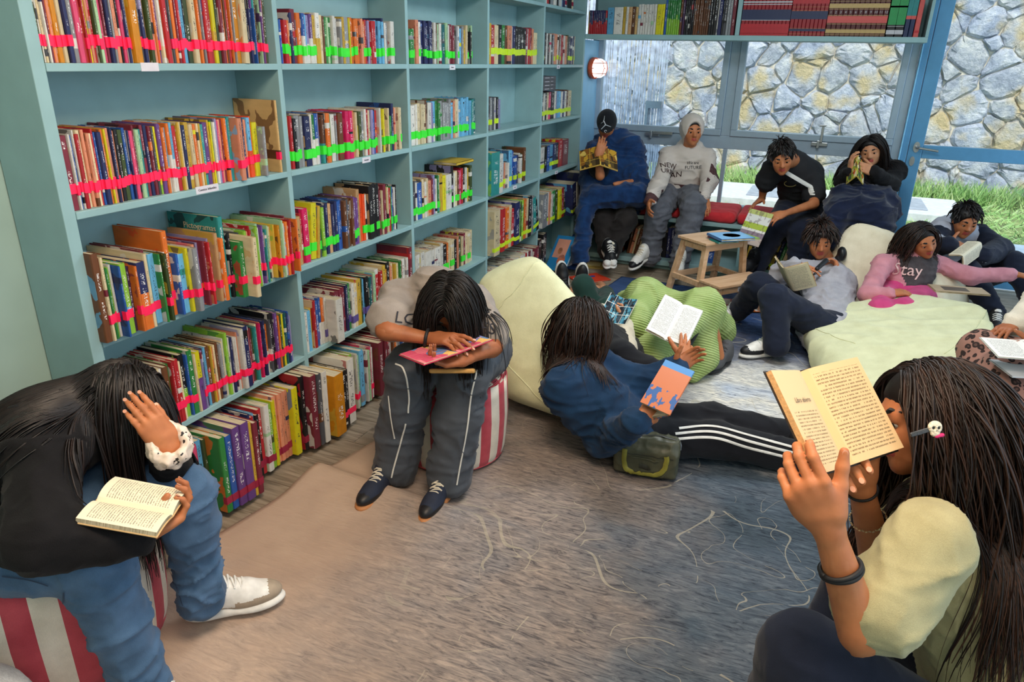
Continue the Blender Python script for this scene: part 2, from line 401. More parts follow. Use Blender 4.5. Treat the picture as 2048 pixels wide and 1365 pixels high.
lab = plain('white_card', '#D8D4DC', .6, .02); ink = plain('dark_ink', '#2A2A33', .8)
def textmesh(s, size, font_ext=.0, res=2):
    cu = bpy.data.curves.new('txt', 'FONT'); cu.body = s; cu.size = size; cu.extrude = font_ext; cu.align_x = 'CENTER'; cu.align_y = 'CENTER'; cu.resolution_u = res
    o = bpy.data.objects.new('txt', cu); col.objects.link(o); dg = bpy.context.evaluated_depsgraph_get()
    me = bpy.data.meshes.new_from_object(o.evaluated_get(dg)); bpy.data.objects.remove(o); return me
def text_obj(name, s, size, mat, mtx, parent=None, ext=.0004):
    me = textmesh(s, size, ext); me.materials.clear(); me.materials.append(mat)
    me.transform(mtx); o = bpy.data.objects.new(name, me); col.objects.link(o)
    if parent is not None: o.parent = parent
    return o
def axes(o, x, y, z=None):
    x = Vector(x).normalized(); y = Vector(y); y = (y-x*y.dot(x)).normalized(); z = x.cross(y)
    m = Matrix.Identity(4)
    for i in range(3): m[i][0] = x[i]; m[i][1] = y[i]; m[i][2] = z[i]; m[i][3] = o[i]
    return m
for (px, py, k, txt) in ((415, 378, 3, 'Cuentos Infantiles'), (300, 134, 2, ''), (733, 320, 3, 'Literatura'), (905, 135, 2, 'Historia'), (1117, 134, 2, 'Novela'), (1030, 375, 4, 'Poesia'), (1113, 345, 4, 'Teatro')):
    p = onplane(px, py, 0, XS+.003); wd = .05 if py > 370 and px < 500 else .032
    e = MB().box((.0, p.y-wd-Y0, p.z-.012), (.003, p.y+wd-Y0, p.z+.012)).build('shelf_label', lab, bc)
    if txt: text_obj('lettering', txt, .011 if wd > .04 else .009, ink, axes((.0034, p.y-Y0, p.z), (0, 1, 0), (0, 0, 1)), e)
# shelf over the window
WX0, WX1, WZ = -1.888, .515, 1.79
ws = thing('wall_shelf', 'long pale teal shelf of boxes spanning above the window', 'shelf', (WX0, YE, WZ))
def wx(name, a, b): return MB().box([a[0]-WX0, a[1]-YE, a[2]-WZ], [b[0]-WX0, b[1]-YE, b[2]-WZ]).build(name, teal, ws, bevel=.002)
wx('bottom_board', (WX0, YE, WZ-.035), (WX1+.02, YE+.30, WZ)); wx('top_board', (WX0, YE, 2.2), (WX1+.02, YE+.30, 2.22))
wx('upright', (-.735, YE, WZ), (-.705, YE+.30, 2.2)); wx('upright', (WX1, YE, WZ), (WX1+.02, YE+.30, 2.2)); wx('back_panel', (WX0, YE+.30, WZ-.035), (WX1+.02, YE+.31, 2.22))
# reveal wall at the end of the bookcase, with bulkhead lamp
rv = plain('sky_blue_paint', '#8CC4E8', .6, .02, 9)
struct(MB().box((XB, YE+.022, 0), (XS-.003, YW_, 1.75)).build('wall_reveal', rv))
bl = thing('bulkhead_lamp', 'red bulkhead wall lamp with a glowing oval glass behind a wire cage', 'lamp', (XS, 6.16, 1.535))
redp = plain('red_enamel', '#C4532F', .4)
el, t = newmat('lit_lamp_glass'); em = t.add('ShaderNodeEmission', i_0=(1, .82, .76, 1), i_1=3.0); t.l.new(em.outputs[0], t.n['Material Output'].inputs[0])
def oval(a, b, z0, z1, n=20, sc=1.0):
    return [[(z0, a*math.cos(2*math.pi*k/n), b*math.sin(2*math.pi*k/n)) for k in range(n)], [(z1, a*sc*math.cos(2*math.pi*k/n), b*sc*math.sin(2*math.pi*k/n)) for k in range(n)]]
def ovalmesh(rings, name, m, par):
    v = sum(rings, []); n = len(rings[0]); f = []
    for i in range(len(rings)-1): f += [(i*n+k, i*n+(k+1) % n, (i+1)*n+(k+1) % n, (i+1)*n+k) for k in range(n)]
    f.append(tuple(range(n))); f.append(tuple(range((len(rings)-1)*n, len(rings)*n))[::-1])
    return fix_normals(mesh_obj(name, v, f, m, par, True))
ovalmesh(oval(.125, .085, .004, .04), 'base', redp, bl)
ovalmesh(oval(.112, .074, .04, .08)+[oval(.09, .06, .105, .105)[0], oval(.04, .03, .118, .118)[0]], 'glass', el, bl)
cg = MB()
for z in (-.04, .0, .04): cg.tube([(.04, -.115*math.sqrt(1-(z/.085)**2), z), (.10, -.09, z), (.126, 0, z), (.10, .09, z), (.04, .115*math.sqrt(1-(z/.085)**2), z)], .0035, 6)
for y in (-.05, .05): cg.tube([(.04, y, -.078), (.11, y, -.05), (.124, y, 0), (.11, y, .05), (.04, y, .078)], .0035, 6)
cg.build('cage', redp, bl)
# window bench
BZ, BY = .42, 5.79
bn = thing('window_bench', 'long low window bench with open book compartments under red cushions', 'bench', (WX0, BY, 0))
def bb(name, a, b): return MB().box([a[0]-WX0, a[1]-BY, a[2]], [b[0]-WX0, b[1]-BY, b[2]]).build(name, teal, bn, bevel=.003)
bb('seat_board', (WX0+.002, BY, BZ-.03), (.50, YW_-.07, BZ)); bb('base_board', (WX0+.002, BY-.08, .045), (.50, YW_-.07, .085)); bb('plinth', (WX0+.002, BY-.02, 0), (.50, BY+.02, .045))
for x in (-1.885, -1.19, -.49, .0, .47): bb('upright', (x, BY+.01, .085), (x+.025, YW_-.08, BZ-.03))
bb('back_panel', (WX0+.002, YW_-.09, .085), (.5, YW_-.075, BZ-.03))
# ================================================================== books
PAL = dict(r='B0262C', m='7A2B3A', p='D2476F', P='D3195C', o='D9702A', a='C49A6C', A='C98316', y='D8CE1E', Y='C9A53A', g='2E7D3C', G='3C4A26',
           l='86B83A', L='A5CBA0', t='2F8F8C', T='1D5A60', b='2A57A2', n='262C58', s='66ACD4', u='6A4486', U='3C2545', v='9089B4', k='1B1A1D',
           d='484A50', e='8B8D90', w='D6D3CB', c='D9C7A0', h='663E24', x='D88C6C', f='C9A36B', F='E8501E')
CNAME = dict(r='red', m='maroon', p='rose pink', P='hot pink', o='orange', a='tan', A='amber', y='yellow', Y='mustard', g='green', G='olive', l='lime green',
             L='pale green', t='teal', T='dark teal', b='blue', n='navy', s='sky blue', u='purple', U='dark purple', v='lavender', k='black', d='charcoal',
             e='grey', w='white', c='cream', h='brown', x='salmon', f='kraft brown', F='bright orange')
LUM = {k: sum(lin(v)[:3])/3 for k, v in PAL.items()}
def covermat():
    m, t = newmat('printed_book_cover')
    a = t.add('ShaderNodeAttribute', attribute_name='c1'); b = t.add('ShaderNodeAttribute', attribute_name='c2'); s = t.add('ShaderNodeAttribute', attribute_name='seed')
    uv = t.add('ShaderNodeUVMap'); sp = t.add('ShaderNodeSeparateXYZ'); t.l.new(uv.outputs[0], sp.inputs[0])
    u, v = (sp, 0), (sp, 1)
    # colour block between two heights
    blk = t.math('MULTIPLY', t.math('GREATER_THAN', v, (a, 3)), t.math('LESS_THAN', v, (b, 3)))
    # cover art on the boards (u beyond +-1): soft blotches of the second colour
    cmb = t.add('ShaderNodeCombineXYZ'); t.l.new(sp.outputs[0], cmb.inputs[0]); t.l.new(sp.outputs[1], cmb.inputs[1]); t.l.new(s.outputs[2], cmb.inputs[2])
    mp = t.add('ShaderNodeMapping', i_Scale=(2.4, 3.6, 37)); t.l.new(cmb.outputs[0], mp.inputs[0])
    n = t.add('ShaderNodeTexNoise', i_Vector=mp, i_Scale=1.0, i_Detail=2.0)
    art = t.math('MULTIPLY', t.math('GREATER_THAN', (n, 0), .56), t.math('GREATER_THAN', t.math('ABSOLUTE', u), 1.01))
    # printed marks running along the spine
    mp2 = t.add('ShaderNodeMapping', i_Scale=(2.3, 62, 91)); t.l.new(cmb.outputs[0], mp2.inputs[0])
    n2 = t.add('ShaderNodeTexNoise', i_Vector=mp2, i_Scale=1.0, i_Detail=1.0)
    mp3 = t.add('ShaderNodeMapping', i_Scale=(0, 5, 53)); t.l.new(cmb.outputs[0], mp3.inputs[0])
    n3 = t.add('ShaderNodeTexNoise', i_Vector=mp3, i_Scale=1.0, i_Detail=0.0)
    ttl = t.math('MULTIPLY', t.math('GREATER_THAN', (n2, 0), .55), t.math('LESS_THAN', t.math('ABSOLUTE', u), .42))
    ttl = t.math('MULTIPLY', ttl, t.math('GREATER_THAN', (n3, 0), .46))
    ttl = t.math('MULTIPLY', ttl, t.math('GREATER_THAN', v, .26)); ttl = t.math('MULTIPLY', ttl, t.math('LESS_THAN', v, .93))
    base = t.mix(blk, (a, 0), (b, 0)); base = t.mix(t.math('MULTIPLY', art, .75), base, (b, 0))
    inkc = t.ramp((s, 2), [(0, (.9, .9, .88, 1)), (.5, (.03, .03, .04, 1))], 'CONSTANT')
    s2 = t.add('ShaderNodeAttribute', attribute_name='ink'); t.l.new(s2.outputs[2], inkc.inputs[0])
    base = t.mix(t.math('MULTIPLY', ttl, .85), base, inkc)
    mp4 = t.add('ShaderNodeMapping', i_Scale=(1, 6, 11)); t.l.new(cmb.outputs[0], mp4.inputs[0])
    n4 = t.add('ShaderNodeTexNoise', i_Vector=mp4, i_Scale=1.5, i_Detail=4.0)
    base = t.mix(1, base, t.ramp((n4, 0), [(.3, (.82, .82, .82, 1)), (.7, (1, 1, 1, 1))]), 'MULTIPLY')
    t.out(base, .42, spec=.4); return m
coverM = covermat()
def pagemat():
    m, t = newmat('page_edges'); tc = t.add('ShaderNodeTexCoord'); s = t.add('ShaderNodeAttribute', attribute_name='seed')
    mp = t.add('ShaderNodeMapping', i_Scale=(20, 900, 20)); t.l.new(tc.outputs[3], mp.inputs[0])
    n = t.add('ShaderNodeTexNoise', i_Vector=mp, i_Scale=1.0, i_Detail=1.0)
    r = t.ramp((n, 0), [(.3, lin('#A89C82')), (.7, lin('#EAE2CC'))])
    t.out(t.mix(.6, r, t.ramp((s, 2), [(0, lin('#D9CDB0')), (1, lin('#EDEBE2'))]), 'MULTIPLY'), .9, spec=.1); return m
pageM = pagemat()
tapes = dict(p=plain('fluorescent_pink_tape', '#FF2458', .5, .03), g=plain('fluorescent_green_tape', '#3FE43A', .5, .03), y=plain('fluorescent_yellow_tape', '#CBE82E', .5, .03),
             d=plain('dark_red_sticker', '#9A2440', .6, .03), v=plain('violet_sticker', '#5C5090', .6, .03))
def book_geo(th, h, d):
    c = .0022; ht = th/2; rr = min(.004, ht*.6)
    out = [(-d, -ht), (-.006, -ht), (-rr*.3, -ht+rr*.4), (.0, -ht+rr), (.0, ht-rr), (-rr*.3, ht-rr*.4), (-.006, ht), (-d, ht), (-d, ht-c), (-c, ht-c), (-c, -ht+c), (-d, -ht+c)]
    if th < .0065: out[8:] = [(-d, ht-.0012), (-.0015, ht-.0012), (-.0015, -ht+.0012), (-d, -ht+.0012)]
    v = [(x, y, 0) for x, y in out]+[(x, y, h) for x, y in out]; n = 12
    f = [(i, (i+1) % n, (i+1) % n+n, i+n) for i in range(n)]
    for q in ((0, 1, 10, 11), (1, 2, 3, 10), (3, 4, 9, 10), (4, 5, 6, 9), (6, 7, 8, 9)):
        f.append(tuple(reversed(q))); f.append(tuple(i+n for i in q))
    uvm = [(-2-0*d, 0), (-1.02, 0), (-.98, 0), (-.8, 0), (.8, 0), (.98, 0), (1.02, 0), (2.6, 0), (2.6, 0), (.8, 0), (-.8, 0), (-2.6, 0)]
    uvm[0] = (-2.6, 0)
    uvs = [(u, .0) for u, _ in uvm]+[(u, 1.) for u, _ in uvm]
    g = min(.003, h*.02)
    p = (-d+.004, -ht+c*.9, g), (-c, ht-c*.9, h-g)
    tz = None
    return v, f, uvs, p
def tape_geo(th, z0, z1, ln=.016, e=.0007):
    ht = th/2+e; o = [(-ln, -ht), (e, -ht), (e, ht), (-ln, ht), (-ln, ht-e*.9), (0, ht-e*.9), (0, -ht+e*.9), (-ln, -ht+e*.9)]
    v = [(x, y, z0) for x, y in o]+[(x, y, z1) for x, y in o]
    f = [(i, (i+1) % 8, (i+1) % 8+8, i+8) for i in range(8)]
    for q in ((0, 1, 6, 7), (1, 2, 5, 6), (2, 3, 4, 5)): f += [tuple(reversed(q)), tuple(i+8 for i in q)]
    return v, f
BOXF = [(0, 3, 2, 1), (4, 5, 6, 7), (0, 1, 5, 4), (1, 2, 6, 5), (2, 3, 7, 6), (3, 0, 4, 7)]
def boxv(a, b):
    x0, y0, z0 = a; x1, y1, z1 = b
    return [(x0, y0, z0), (x1, y0, z0), (x1, y1, z0), (x0, y1, z0), (x0, y0, z1), (x1, y0, z1), (x1, y1, z1), (x0, y1, z1)]
BOOKS = []      # dicts: m (matrix), th,h,d,c1,c2,band,tape,cub,seed
ORD = ['', 'second ', 'third ', 'fourth ', 'fifth ', 'sixth ', 'seventh ', 'eighth ', 'ninth ', 'tenth ', 'eleventh ', 'twelfth ', 'thirteenth ', 'fourteenth ', 'fifteenth ', 'sixteenth ']
import re
def row(where, spec, p0, p1, z, front, h=.21, d=.2, tape='p', tz=.04, tp=.85, hv=.02, dv=.012, back=None, orient='x', lean=0, tail=None, kind='book', group=None, tl=.028):
    """lay a run of books between p0 and p1; tokens: colour, second colour, width, then h/o/t/l options"""
    toks = spec.split(); items = []
    for s in toks:
        m = re.match(r'([A-Za-z])(/?)([A-Za-z]?)(/?)(\d+(?:\.\d+)?)((?:[hdotl]-?\d*)*)$', s)
        if not m: raise ValueError(s)
        opt = dict((k, int(v) if v not in ('', '-') else 0) for k, v in re.findall(r'([hdotl])(-?\d*)', m.group(6)))
        items.append((m.group(1), m.group(3), m.group(2)+m.group(4), float(m.group(5)), opt))
    tot = sum(i[3] for i in items); sc = (p1-p0)/tot if tot else 1; p = p0
    for (c1, c2, sl, wd, o) in items:
        th = wd*sc; r = random.random
        hh = o['h']/1000 if 'h' in o else h+(r()-.5)*2*hv
        dd = o['d']/1000 if 'd' in o else d+(r()-.5)*2*dv
        if back is not None: fx = back+.004+dd; fx = front+o['o']/1000 if 'o' in o else fx
        else: fx = front+(o['o']/1000 if 'o' in o else (r()-.7)*.01)
        if fx-dd < (back if back is not None else -9)+.003 and orient == 'x': dd = fx-back-.003
        seed = r(); band = (0, 0)
        if c2 and sl: band = (0, .38+.2*r()) if r() < .99 else band
        elif r() < .35: a = r()*.9; band = (a, a+.04+.1*r())
        if not c2: c2 = 'w' if LUM[c1] < .25 else random.choice('kmnUd')
        if r() < .2 and not sl and wd > 6: c2 = random.choice('yrwsok')
        ln = math.radians((o.get('l', lean*10+(r()-.5)*10))/10)
        tpk = None if ('t' in o and o['t'] == 0) or r() > tp else tape
        tzz = tz+(r()-.5)*.01
        yc = p+th/2; t2 = th*.985
        if abs(ln) > .01: yc = p+th/2
        if orient == 'x': base = Matrix.Translation((fx, yc, z+.0006+abs(math.sin(ln))*th/2)) @ Matrix.Rotation(-ln, 4, 'X')
        else: base = Matrix.Translation((yc, fx, z+.0006+abs(math.sin(ln))*th/2)) @ Matrix.Rotation(-math.pi/2, 4, 'Z') @ Matrix.Rotation(-ln, 4, 'X')
        BOOKS.append(dict(m=base, th=t2, h=hh, d=dd, c1=c1, c2=c2, band=band, tape=tpk, tz=tzz, tl=tl, cub=where, seed=seed, kind=kind, pos=p, group=group))
        p += th
RB = ZL  # shelf heights; row A stands on ZL[2]
nb = XB+.006
def Yb(k, a=.012): return Y0+k*DY+a
# ---- first bay (nearest): five rows
row(('top shelf in view', 'near bay', 'n'), 'o7t G4 w3 c5 w4 m4 o6 xo6 Aw10 cr8 nk9 ew10t pm11 r9 ro5 y4 xe6 rp6 G5 Lw7 pm9 m6 nk8 e5 m5 xr9 k4 p7 n6 c9 AY18t d5 nv8 a7 G9 x9t o6 un8 wc7 y4 r11 n4 d6 o8 m6 re7 se12 k4 Ge13 cw13 m5 o7 m6 e6 rb12 r11 yY11 G9 m10 w3 h4 o6 h6 rx7 o5 e4 AY19 cf16h330o6 kd8h205 d5 n8h175 k5 b4h178 u5h240 t6 h7h220 L4 u4h205 m8h225 G11',
    Yb(0, .0), Yb(1, -.045), RB[2], XS, .285, .195, 'p', .040, .93, .012, .008, nb, lean=.4)
row(('second shelf down', 'near bay', 'n'), 'oU8 mc16 wc5 bw5 w4 rm8 cb9 xk7 xh7 cx6 rm5 b5 nd10 o6 y4 xe7 nd6 xo8 kd9 Gk11 b8 n4 pm9 mk5 Lt10 tL8 mg8 nc9 m8 de6 yl6 um10 oY8 s/w9 o/w8 s/w8 rt11 Yc6 c6 nb11 Ycr13 cr11 or9 c5 Yt6 tT10 un14 Yk5 y4 gw5 wv7 v6 p6 xo9 mk6 on9 st8 tL9 xc15o14 w6 pm9 U6 ns7 xo7 s/F13 F7 yY17h190 eL10h175o10 nk7h165'.replace('Ycr13', 'Yc13'),
    Yb(0, .002), Yb(1, -.115), RB[3], XS, .208, .185, 'p', .045, .96, .008, .006, nb, lean=.5)
row(('third shelf down', 'near bay', 'n'), 'hs14h270o30t0 c6o35h255 wc4 g5 l6 we6o20 bn5 Yk6 lg14o30 Ug9 o6 n/o20h215o45 cw8h235 m9h240 sw15h225o25 g5 w5 GY8 A10 wk5 oF13h280o12 b7 st/16h200 y8 ew12o60h215 Yv6 xp9 mk6 v5 mo6 k5 rx6 n4 sm6 v5 aY9h240o45 ow10h220o55 tw14h290o40 kw8h230o50 gY15h200o85 cf13h215o125 Y4 t5 dk7 lw9 we5 g6 x5 r7 r5 lL9 wl9 Ll8 un5 d4 t5 em5 L4 nk8 cw17h200o8 Yl5 A8 Lw6 gL6 w5 or9 rw7 m5 nk13h190 km6 o6 l8h165'.replace('st/16', 'st16'),
    Yb(0, .002), Yb(1, -.02), RB[4], XS, .215, .23, 'p', .05, .88, .012, .02, nb, lean=.5)
row(('fourth shelf down', 'near bay', 'n'), 'mk16 cw8 wc9 hm14 g10 rw9 r13h230 cw8 k/l16h235 b6 gw16h240 cw7 y/u15h225t v6 U8 se8 hr13h222 Y4 o8h210 c6 hk9 en10 cx7 w5 lg9h245 we6 n9 v5 w4 we7 x5 wv12h240o14 n18h245o10 rm9 wr7 mw8 G5 tT9 cr9 P7h225 xY7 nb9h230 o/w16h205 d6 k14h245t kU6h240 u11h238 o5 GY10h225 y9h222 r5 T8h220 nb9 b6 v4h200',
    Yb(0, .15), Yb(1, -.075), RB[5], XS, .222, .195, 'p', .048, .9, .008, .008, nb, lean=.4)
row(('bottom shelf', 'near bay', 'n'), 'hm14 hk20h235 G18h235o20 k12h240o30 P12h265o42 P11h265o45 P12h265o48 Yh8h300 pv11h300 rp5 sw14h300 G9 gG15h305o70 bn16h300o72 ug20h320o80 u22h320o85 Yc8h310o85 mr13h300o90 hr10 nb9h270 n7 ro9h275 sk6 kd10h270 rw13h285 wL16h290 lG12h285 y10h290 x12h300 x11h300 x11h300 x12h300 yb19h305o35 d9 kr13h340o40 m22h335o70 dh14h330o75 we18h330o80',
    Yb(0, .02), Yb(1, -.03), RB[6], XS+.04, .29, .25, 'd', .035, .7, .01, .01, nb, lean=.5, tl=.03)
row(('second shelf down', 'near bay', 'n'), 'fh9h262d198', Yb(1, -.045), Yb(1, -.034), RB[3], XS, .26, .19, 'p', .045, 1, .0, .0, nb, lean=0)
# ---- second bay
row(('top shelf in view', 'second bay', 'm'), 'b6h150 rm9h150 rm9h150 o5h150 n6 mr12h190 o10 b/w8 s/w6 v/w10 u/w9 Y/w9 w/Y12h185t cr8 h6 gL6 L5 g5 wL8 w8 w7 ew7 Yo8 eY16 y4 o10 o9 oF9 x7 oF9 r7 v6 r8 r8 r9 s8 s9 s8 n6h190 w7 ek10 wr14h180',
    Yb(1, .02), Yb(2, -.10), RB[2], XS, .175, .185, 'g', .03, .72, .006, .01, nb, lean=.2, tl=.034)
row(('second shelf down', 'second bay', 'm'), 'km6 cm6 rm7 kd8 el14 e8 nf15 w5 g/w9 b/w9 vm6 h/t7 k5 ow11 gL8 we12 em6 hr14 vm5 Pp11 P11 xo8 o6 cw6 Gw10 ew9 wc7 rc8 c8 vb8 bn5 k8 rm9 wx6 c6 y5 fa12h165 c5 gd7h160 nb8h215 v6 xr6 wx7 c7 c/c9'.replace('c/c9', 'cr9'),
    Yb(1, .015), Yb(2, -.055), RB[3], XS, .195, .185, 'g', .032, .8, .006, .01, nb, lean=.3, tl=.036)
row(('third shelf down', 'second bay', 'm'), 'fa18h200t rw8h210 P17h225 wr6 yl17h235l60 Yl8l60 dk10 lg10h210 nv11 nv10 ae11 nv9 nv9 bn9 bv9 hb10 dv9 hn9 h9 un10 un9 ah12h245 Fo12 Fo10 wk8 ka14h250 k17h255 kn14h250 m10 c6 m12h240 y9 ck7 r10 gw6 bT10 wn6 k5',
    Yb(1, .015), Yb(2, -.12), RB[4], XS, .215, .185, 'g', .034, .62, .006, .01, nb, lean=.3, tl=.036)
row(('fourth shelf down', 'second bay', 'm'), 'wb10h180 sY9h182 Yc8h185 rc7 bw9 b/w8 o/w8 w6 wo22h200o45t mw10 mw10 mc10 mY8 nm9 gk9 w9 cw9 YP14h225 G7 sT11 kT12 T9 rv8 Ls9 r13h230 rw11 Yc11h235 AY8 k14h240 xw9 cY7 Yc7 cx10 gL8 rw8 wg16 we8 mr12h270t',
    Yb(1, .012), Yb(2, -.015), RB[5], XS, .215, .19, 'v', .03, .6, .007, .01, nb, lean=.3, tl=.034)
row(('bottom shelf', 'second bay', 'm'), 'AY26h290o95 kn13h280o80 kn9h275o75 wr20h310o72 mr9h300o45 hk9 l10h290 lG8 wv6 L6 se12h285 st9 w5 L7 pw6 wx7 e5 mh16h280o40 mr9 k7 mr9h270 kd8 m9h270 wk6 hr6 ow7 k8 w6 ew7 bw6 r7 wY6 kw8 h7 t6 wo7 m6 cw8 k5 se6 w6 r8',
    Yb(1, .0), Yb(2, -.02), RB[6], XS+.04, .27, .25, 'p', .05, .6, .01, .012, nb, lean=.3)
# ---- third bay
row(('top shelf in view', 'third bay', 'f'), 'wY5 m6 vn8 ge14h155 L5h160 xr10h200 we9 nb9 n8 nb8 nb9 nb8 w8 h6 L8 w8 Td11 Le9 ev8 w5 mk8 m8 h5 ed6 we7 s12h180 en7 Yc9h175 cw7 kd9h170 k7h168 Lk5',
    Yb(2, .015), Yb(3, -.15), RB[2], XS, .195, .17, 'g', .03, .7, .007, .008, nb, tl=.034)
row(('second shelf down', 'third bay', 'f'), 'w9 w8 w12 w6 c10 c11 ch7 h4 w/k12 ve6 s/w12 gr5 ge9 eg9 eg8 eg8 eg8 eg8 se8 x6 ch9 w5 s8 s8 s8 s8 sw8 s8 tT9 T10'.replace('w/k12', 'wk12'),
    Yb(2, .015), Yb(3, -.11), RB[3], XS, .2, .17, 'g', .03, .95, .012, .006, nb, tl=.036)
row(('third shelf down', 'third bay', 'f'), 'm/y8 em5 de9 w5 b14 c5 wx6 cx7 xo11 me6 v6 w4 gt6 w4 Yk8 y11 wL18h195t kv8h235 w5 c10 hf7 pm9 rp6 k8 we7 Yh6 Gk8 k/G7'.replace('m/y8', 'my8').replace('k/G7', 'kG7'),
    Yb(2, .015), Yb(3, -.14), RB[4], XS, .2, .17, 'g', .03, .8, .012, .006, nb, tl=.036)
row(('fourth shelf down', 'third bay', 'f'), 'w7 w8 w7 w8 w12 w22 w9 w10 w12 wY8 kd13h180 oY6 c8 cw12 kp10 xr6 Gk12 c7 m7 cw9 cL9 ce10',
    Yb(2, .03), Yb(3, -.13), RB[5], XS, .19, .16, 'g', .03, .3, .008, .006, nb, tl=.036)
# ---- fourth bay
row(('top shelf above', 'fourth bay', 'f'), 'w14h90 c10h85', Yb(3, .25), Yb(3, .42), RB[1], XS, .1, .15, 'y', .03, 0, .004, .006, nb)
row(('top shelf in view', 'fourth bay', 'f'), 'ew9 de10 Yc7 r14 cw9 ck8 k11 g12 ho8 xs16 wn5 nb8 kd8 kw12 k7 kw9 k9 m8 w4 r7 mh8h228 x6 cf10h200 cL9h200',
    Yb(3, .015), Yb(4, -.03), RB[2], XS, .222, .16, 'y', .055, .8, .005, .006, nb, tl=.036)
row(('second shelf down', 'fourth bay', 'f'), 'w7 o9h210 mk10h205 k8h195 ed7h195 dn10h195 wv6 vd7h190 kn8 ve8h180', Yb(3, .015), Yb(3, .30), RB[3], XS, .195, .15, 'y', .035, .8, .003, .006, nb, tl=.03)
row(('third shelf down', 'fourth bay', 'f'), 'tl32h265o25t0 wL16h245o22 c8h240 bn7 sw7 wk7 nd6 x6h165 w6h165 dn5h170 sn14h240 w5 bn12h225 b10 nd8 w9 wk6 Ge9 hG10h230',
    Yb(3, .012), Yb(4, -.20), RB[4], XS, .2, .17, 'y', .035, .7, .008, .02, nb, tl=.03)
row(('fourth shelf down', 'fourth bay', 'f'), 'ce18h290o50 wr9h285 rw12h285o45 xw10h280 o9 cw8 r9h255 nv16h290o50 l8h290 G5 lg8 yk6 o8 c6 k12h290o40 h5 ew14h275 tx14l-80h260 kc12l-150h235',
    Yb(3, .012), Yb(4, -.03), RB[5], XS, .28, .23, 'y', .03, .7, .006, .012, nb, tl=.026)
row(('bottom shelf', 'fourth bay', 'f'), 'bw8 wr7 w5 wb9 sw6 wk5 w8 hw7 w6 mw7 wr6 w6 cw6 wb6 w7 r5 w6 mw6 w7 w5 m8 mr7', Yb(3, .012), Yb(4, -.05), RB[6], XS+.02, .25, .23, 'y', .03, 0, .006, .012, nb)
# ---- fifth bay
row(('top shelf above', 'fifth bay', 'f'), 'rw7 wr6 we8 r5 k7 ew9 wr7 kd6 ek8 wv9 nd8 we9 k7 kw9 cw7', Yb(4, .015), Yb(5, -.2), RB[1], XS, .2, .16, 'd', .03, .3, .004, .006, nb)
row(('top shelf in view', 'fifth bay', 'f'), 'mk9h245 kh8 wk7 ke6 w8 km7 wp5 k6 ew7 xh8 xo8 w4 hx6 we7 rx8 w5 xk9 G6 d8 n9h190 w4 n6 c4',
    Yb(4, .012), Yb(5, -.09), RB[2], XS, .205, .15, 'y', .03, .25, .006, .006, nb, tl=.03)
row(('second shelf down', 'fifth bay', 'f'), 'k7 wk9 k9 we7 kh8 cw9 pk7 kd13 we6 v6 s8 sw8 w6 nd8 w8 hm7 ck14', Yb(4, .012), Yb(5, -.12), RB[3], XS, .195, .15, 'y', .035, .8, .005, .005, nb, tl=.03)
row(('third shelf down', 'fifth bay', 'f'), 'hw8 w12 wn13 km9 bn11 sk11 nb11 kr9 r14h215 mh22h205', Yb(4, .012), Yb(5, -.13), RB[4], XS, .195, .15, 'y', .035, .8, .005, .005, nb, tl=.03)
row(('fourth shelf down', 'fifth bay', 'f'), 'ew18h255o35 w8h255 xo9h250 w6 gL10h250l-30 Gg9h250l-30 yo11h235l-50 yY12h235l-60 rY11l-70h240 Gk9l-80 nb18h265o90l-110 wL9h260o95l-110 nd24h330o110l-20',
    Yb(4, .012), Yb(5, -.07), RB[5], XS, .235, .23, 'y', .03, .7, .006, .006, nb, tl=.026)
row(('bottom shelf', 'fifth bay', 'f'), 'kd16h280o10 we8h260 kw10h300o10 k12h300', Yb(4, .012), Yb(4, .20), RB[6], XS, .25, .2, 'y', .03, .6, .006, .006, nb, tl=.026)
# ---- shelf over the window: reference volumes
fz = YE+.012; wb = dict(orient='y', dv=.0, hv=.002, tp=0)
def wrow(where, spec, a, b, h, kind='book', group=None): row((where, 'window shelf', 'f'), spec, a, b, WZ, fz, h, .2, kind=kind, group=group, **wb)
wrow('beside the bookcase', 'Yk5h165 '+'nr/9 '*9+'r7 '.replace('r7', 'rt7'), -1.872, -1.72, .17)
wrow('beside the bookcase', 'st14h190 wb18h192 Yc6 w5 aw7 h7 fc5', -1.718, -1.475, .195)
wrow('beside the bookcase', 'w8 w8 w8 we9 wL9 wL9 wL8 yr17 yr8', -1.473, -1.27, .212)
wrow('middle', 'bd9 gl/8 gl/8 gl/8 gl/8 gl/8 gl/8 hU8', -1.268, -1.135, .24)
wrow('middle', 'Ur11 kw9 kw9 kw9 kw9 kw9 hd10 hd10 hd10 hd10 hd10 hd10 hd10', -1.133, -.935, .25)
wrow('middle', 'kd10 kY9 kw13 we5 nd14 k7 dk12 et10 ew10 mh14', -.934, -.745, .26)
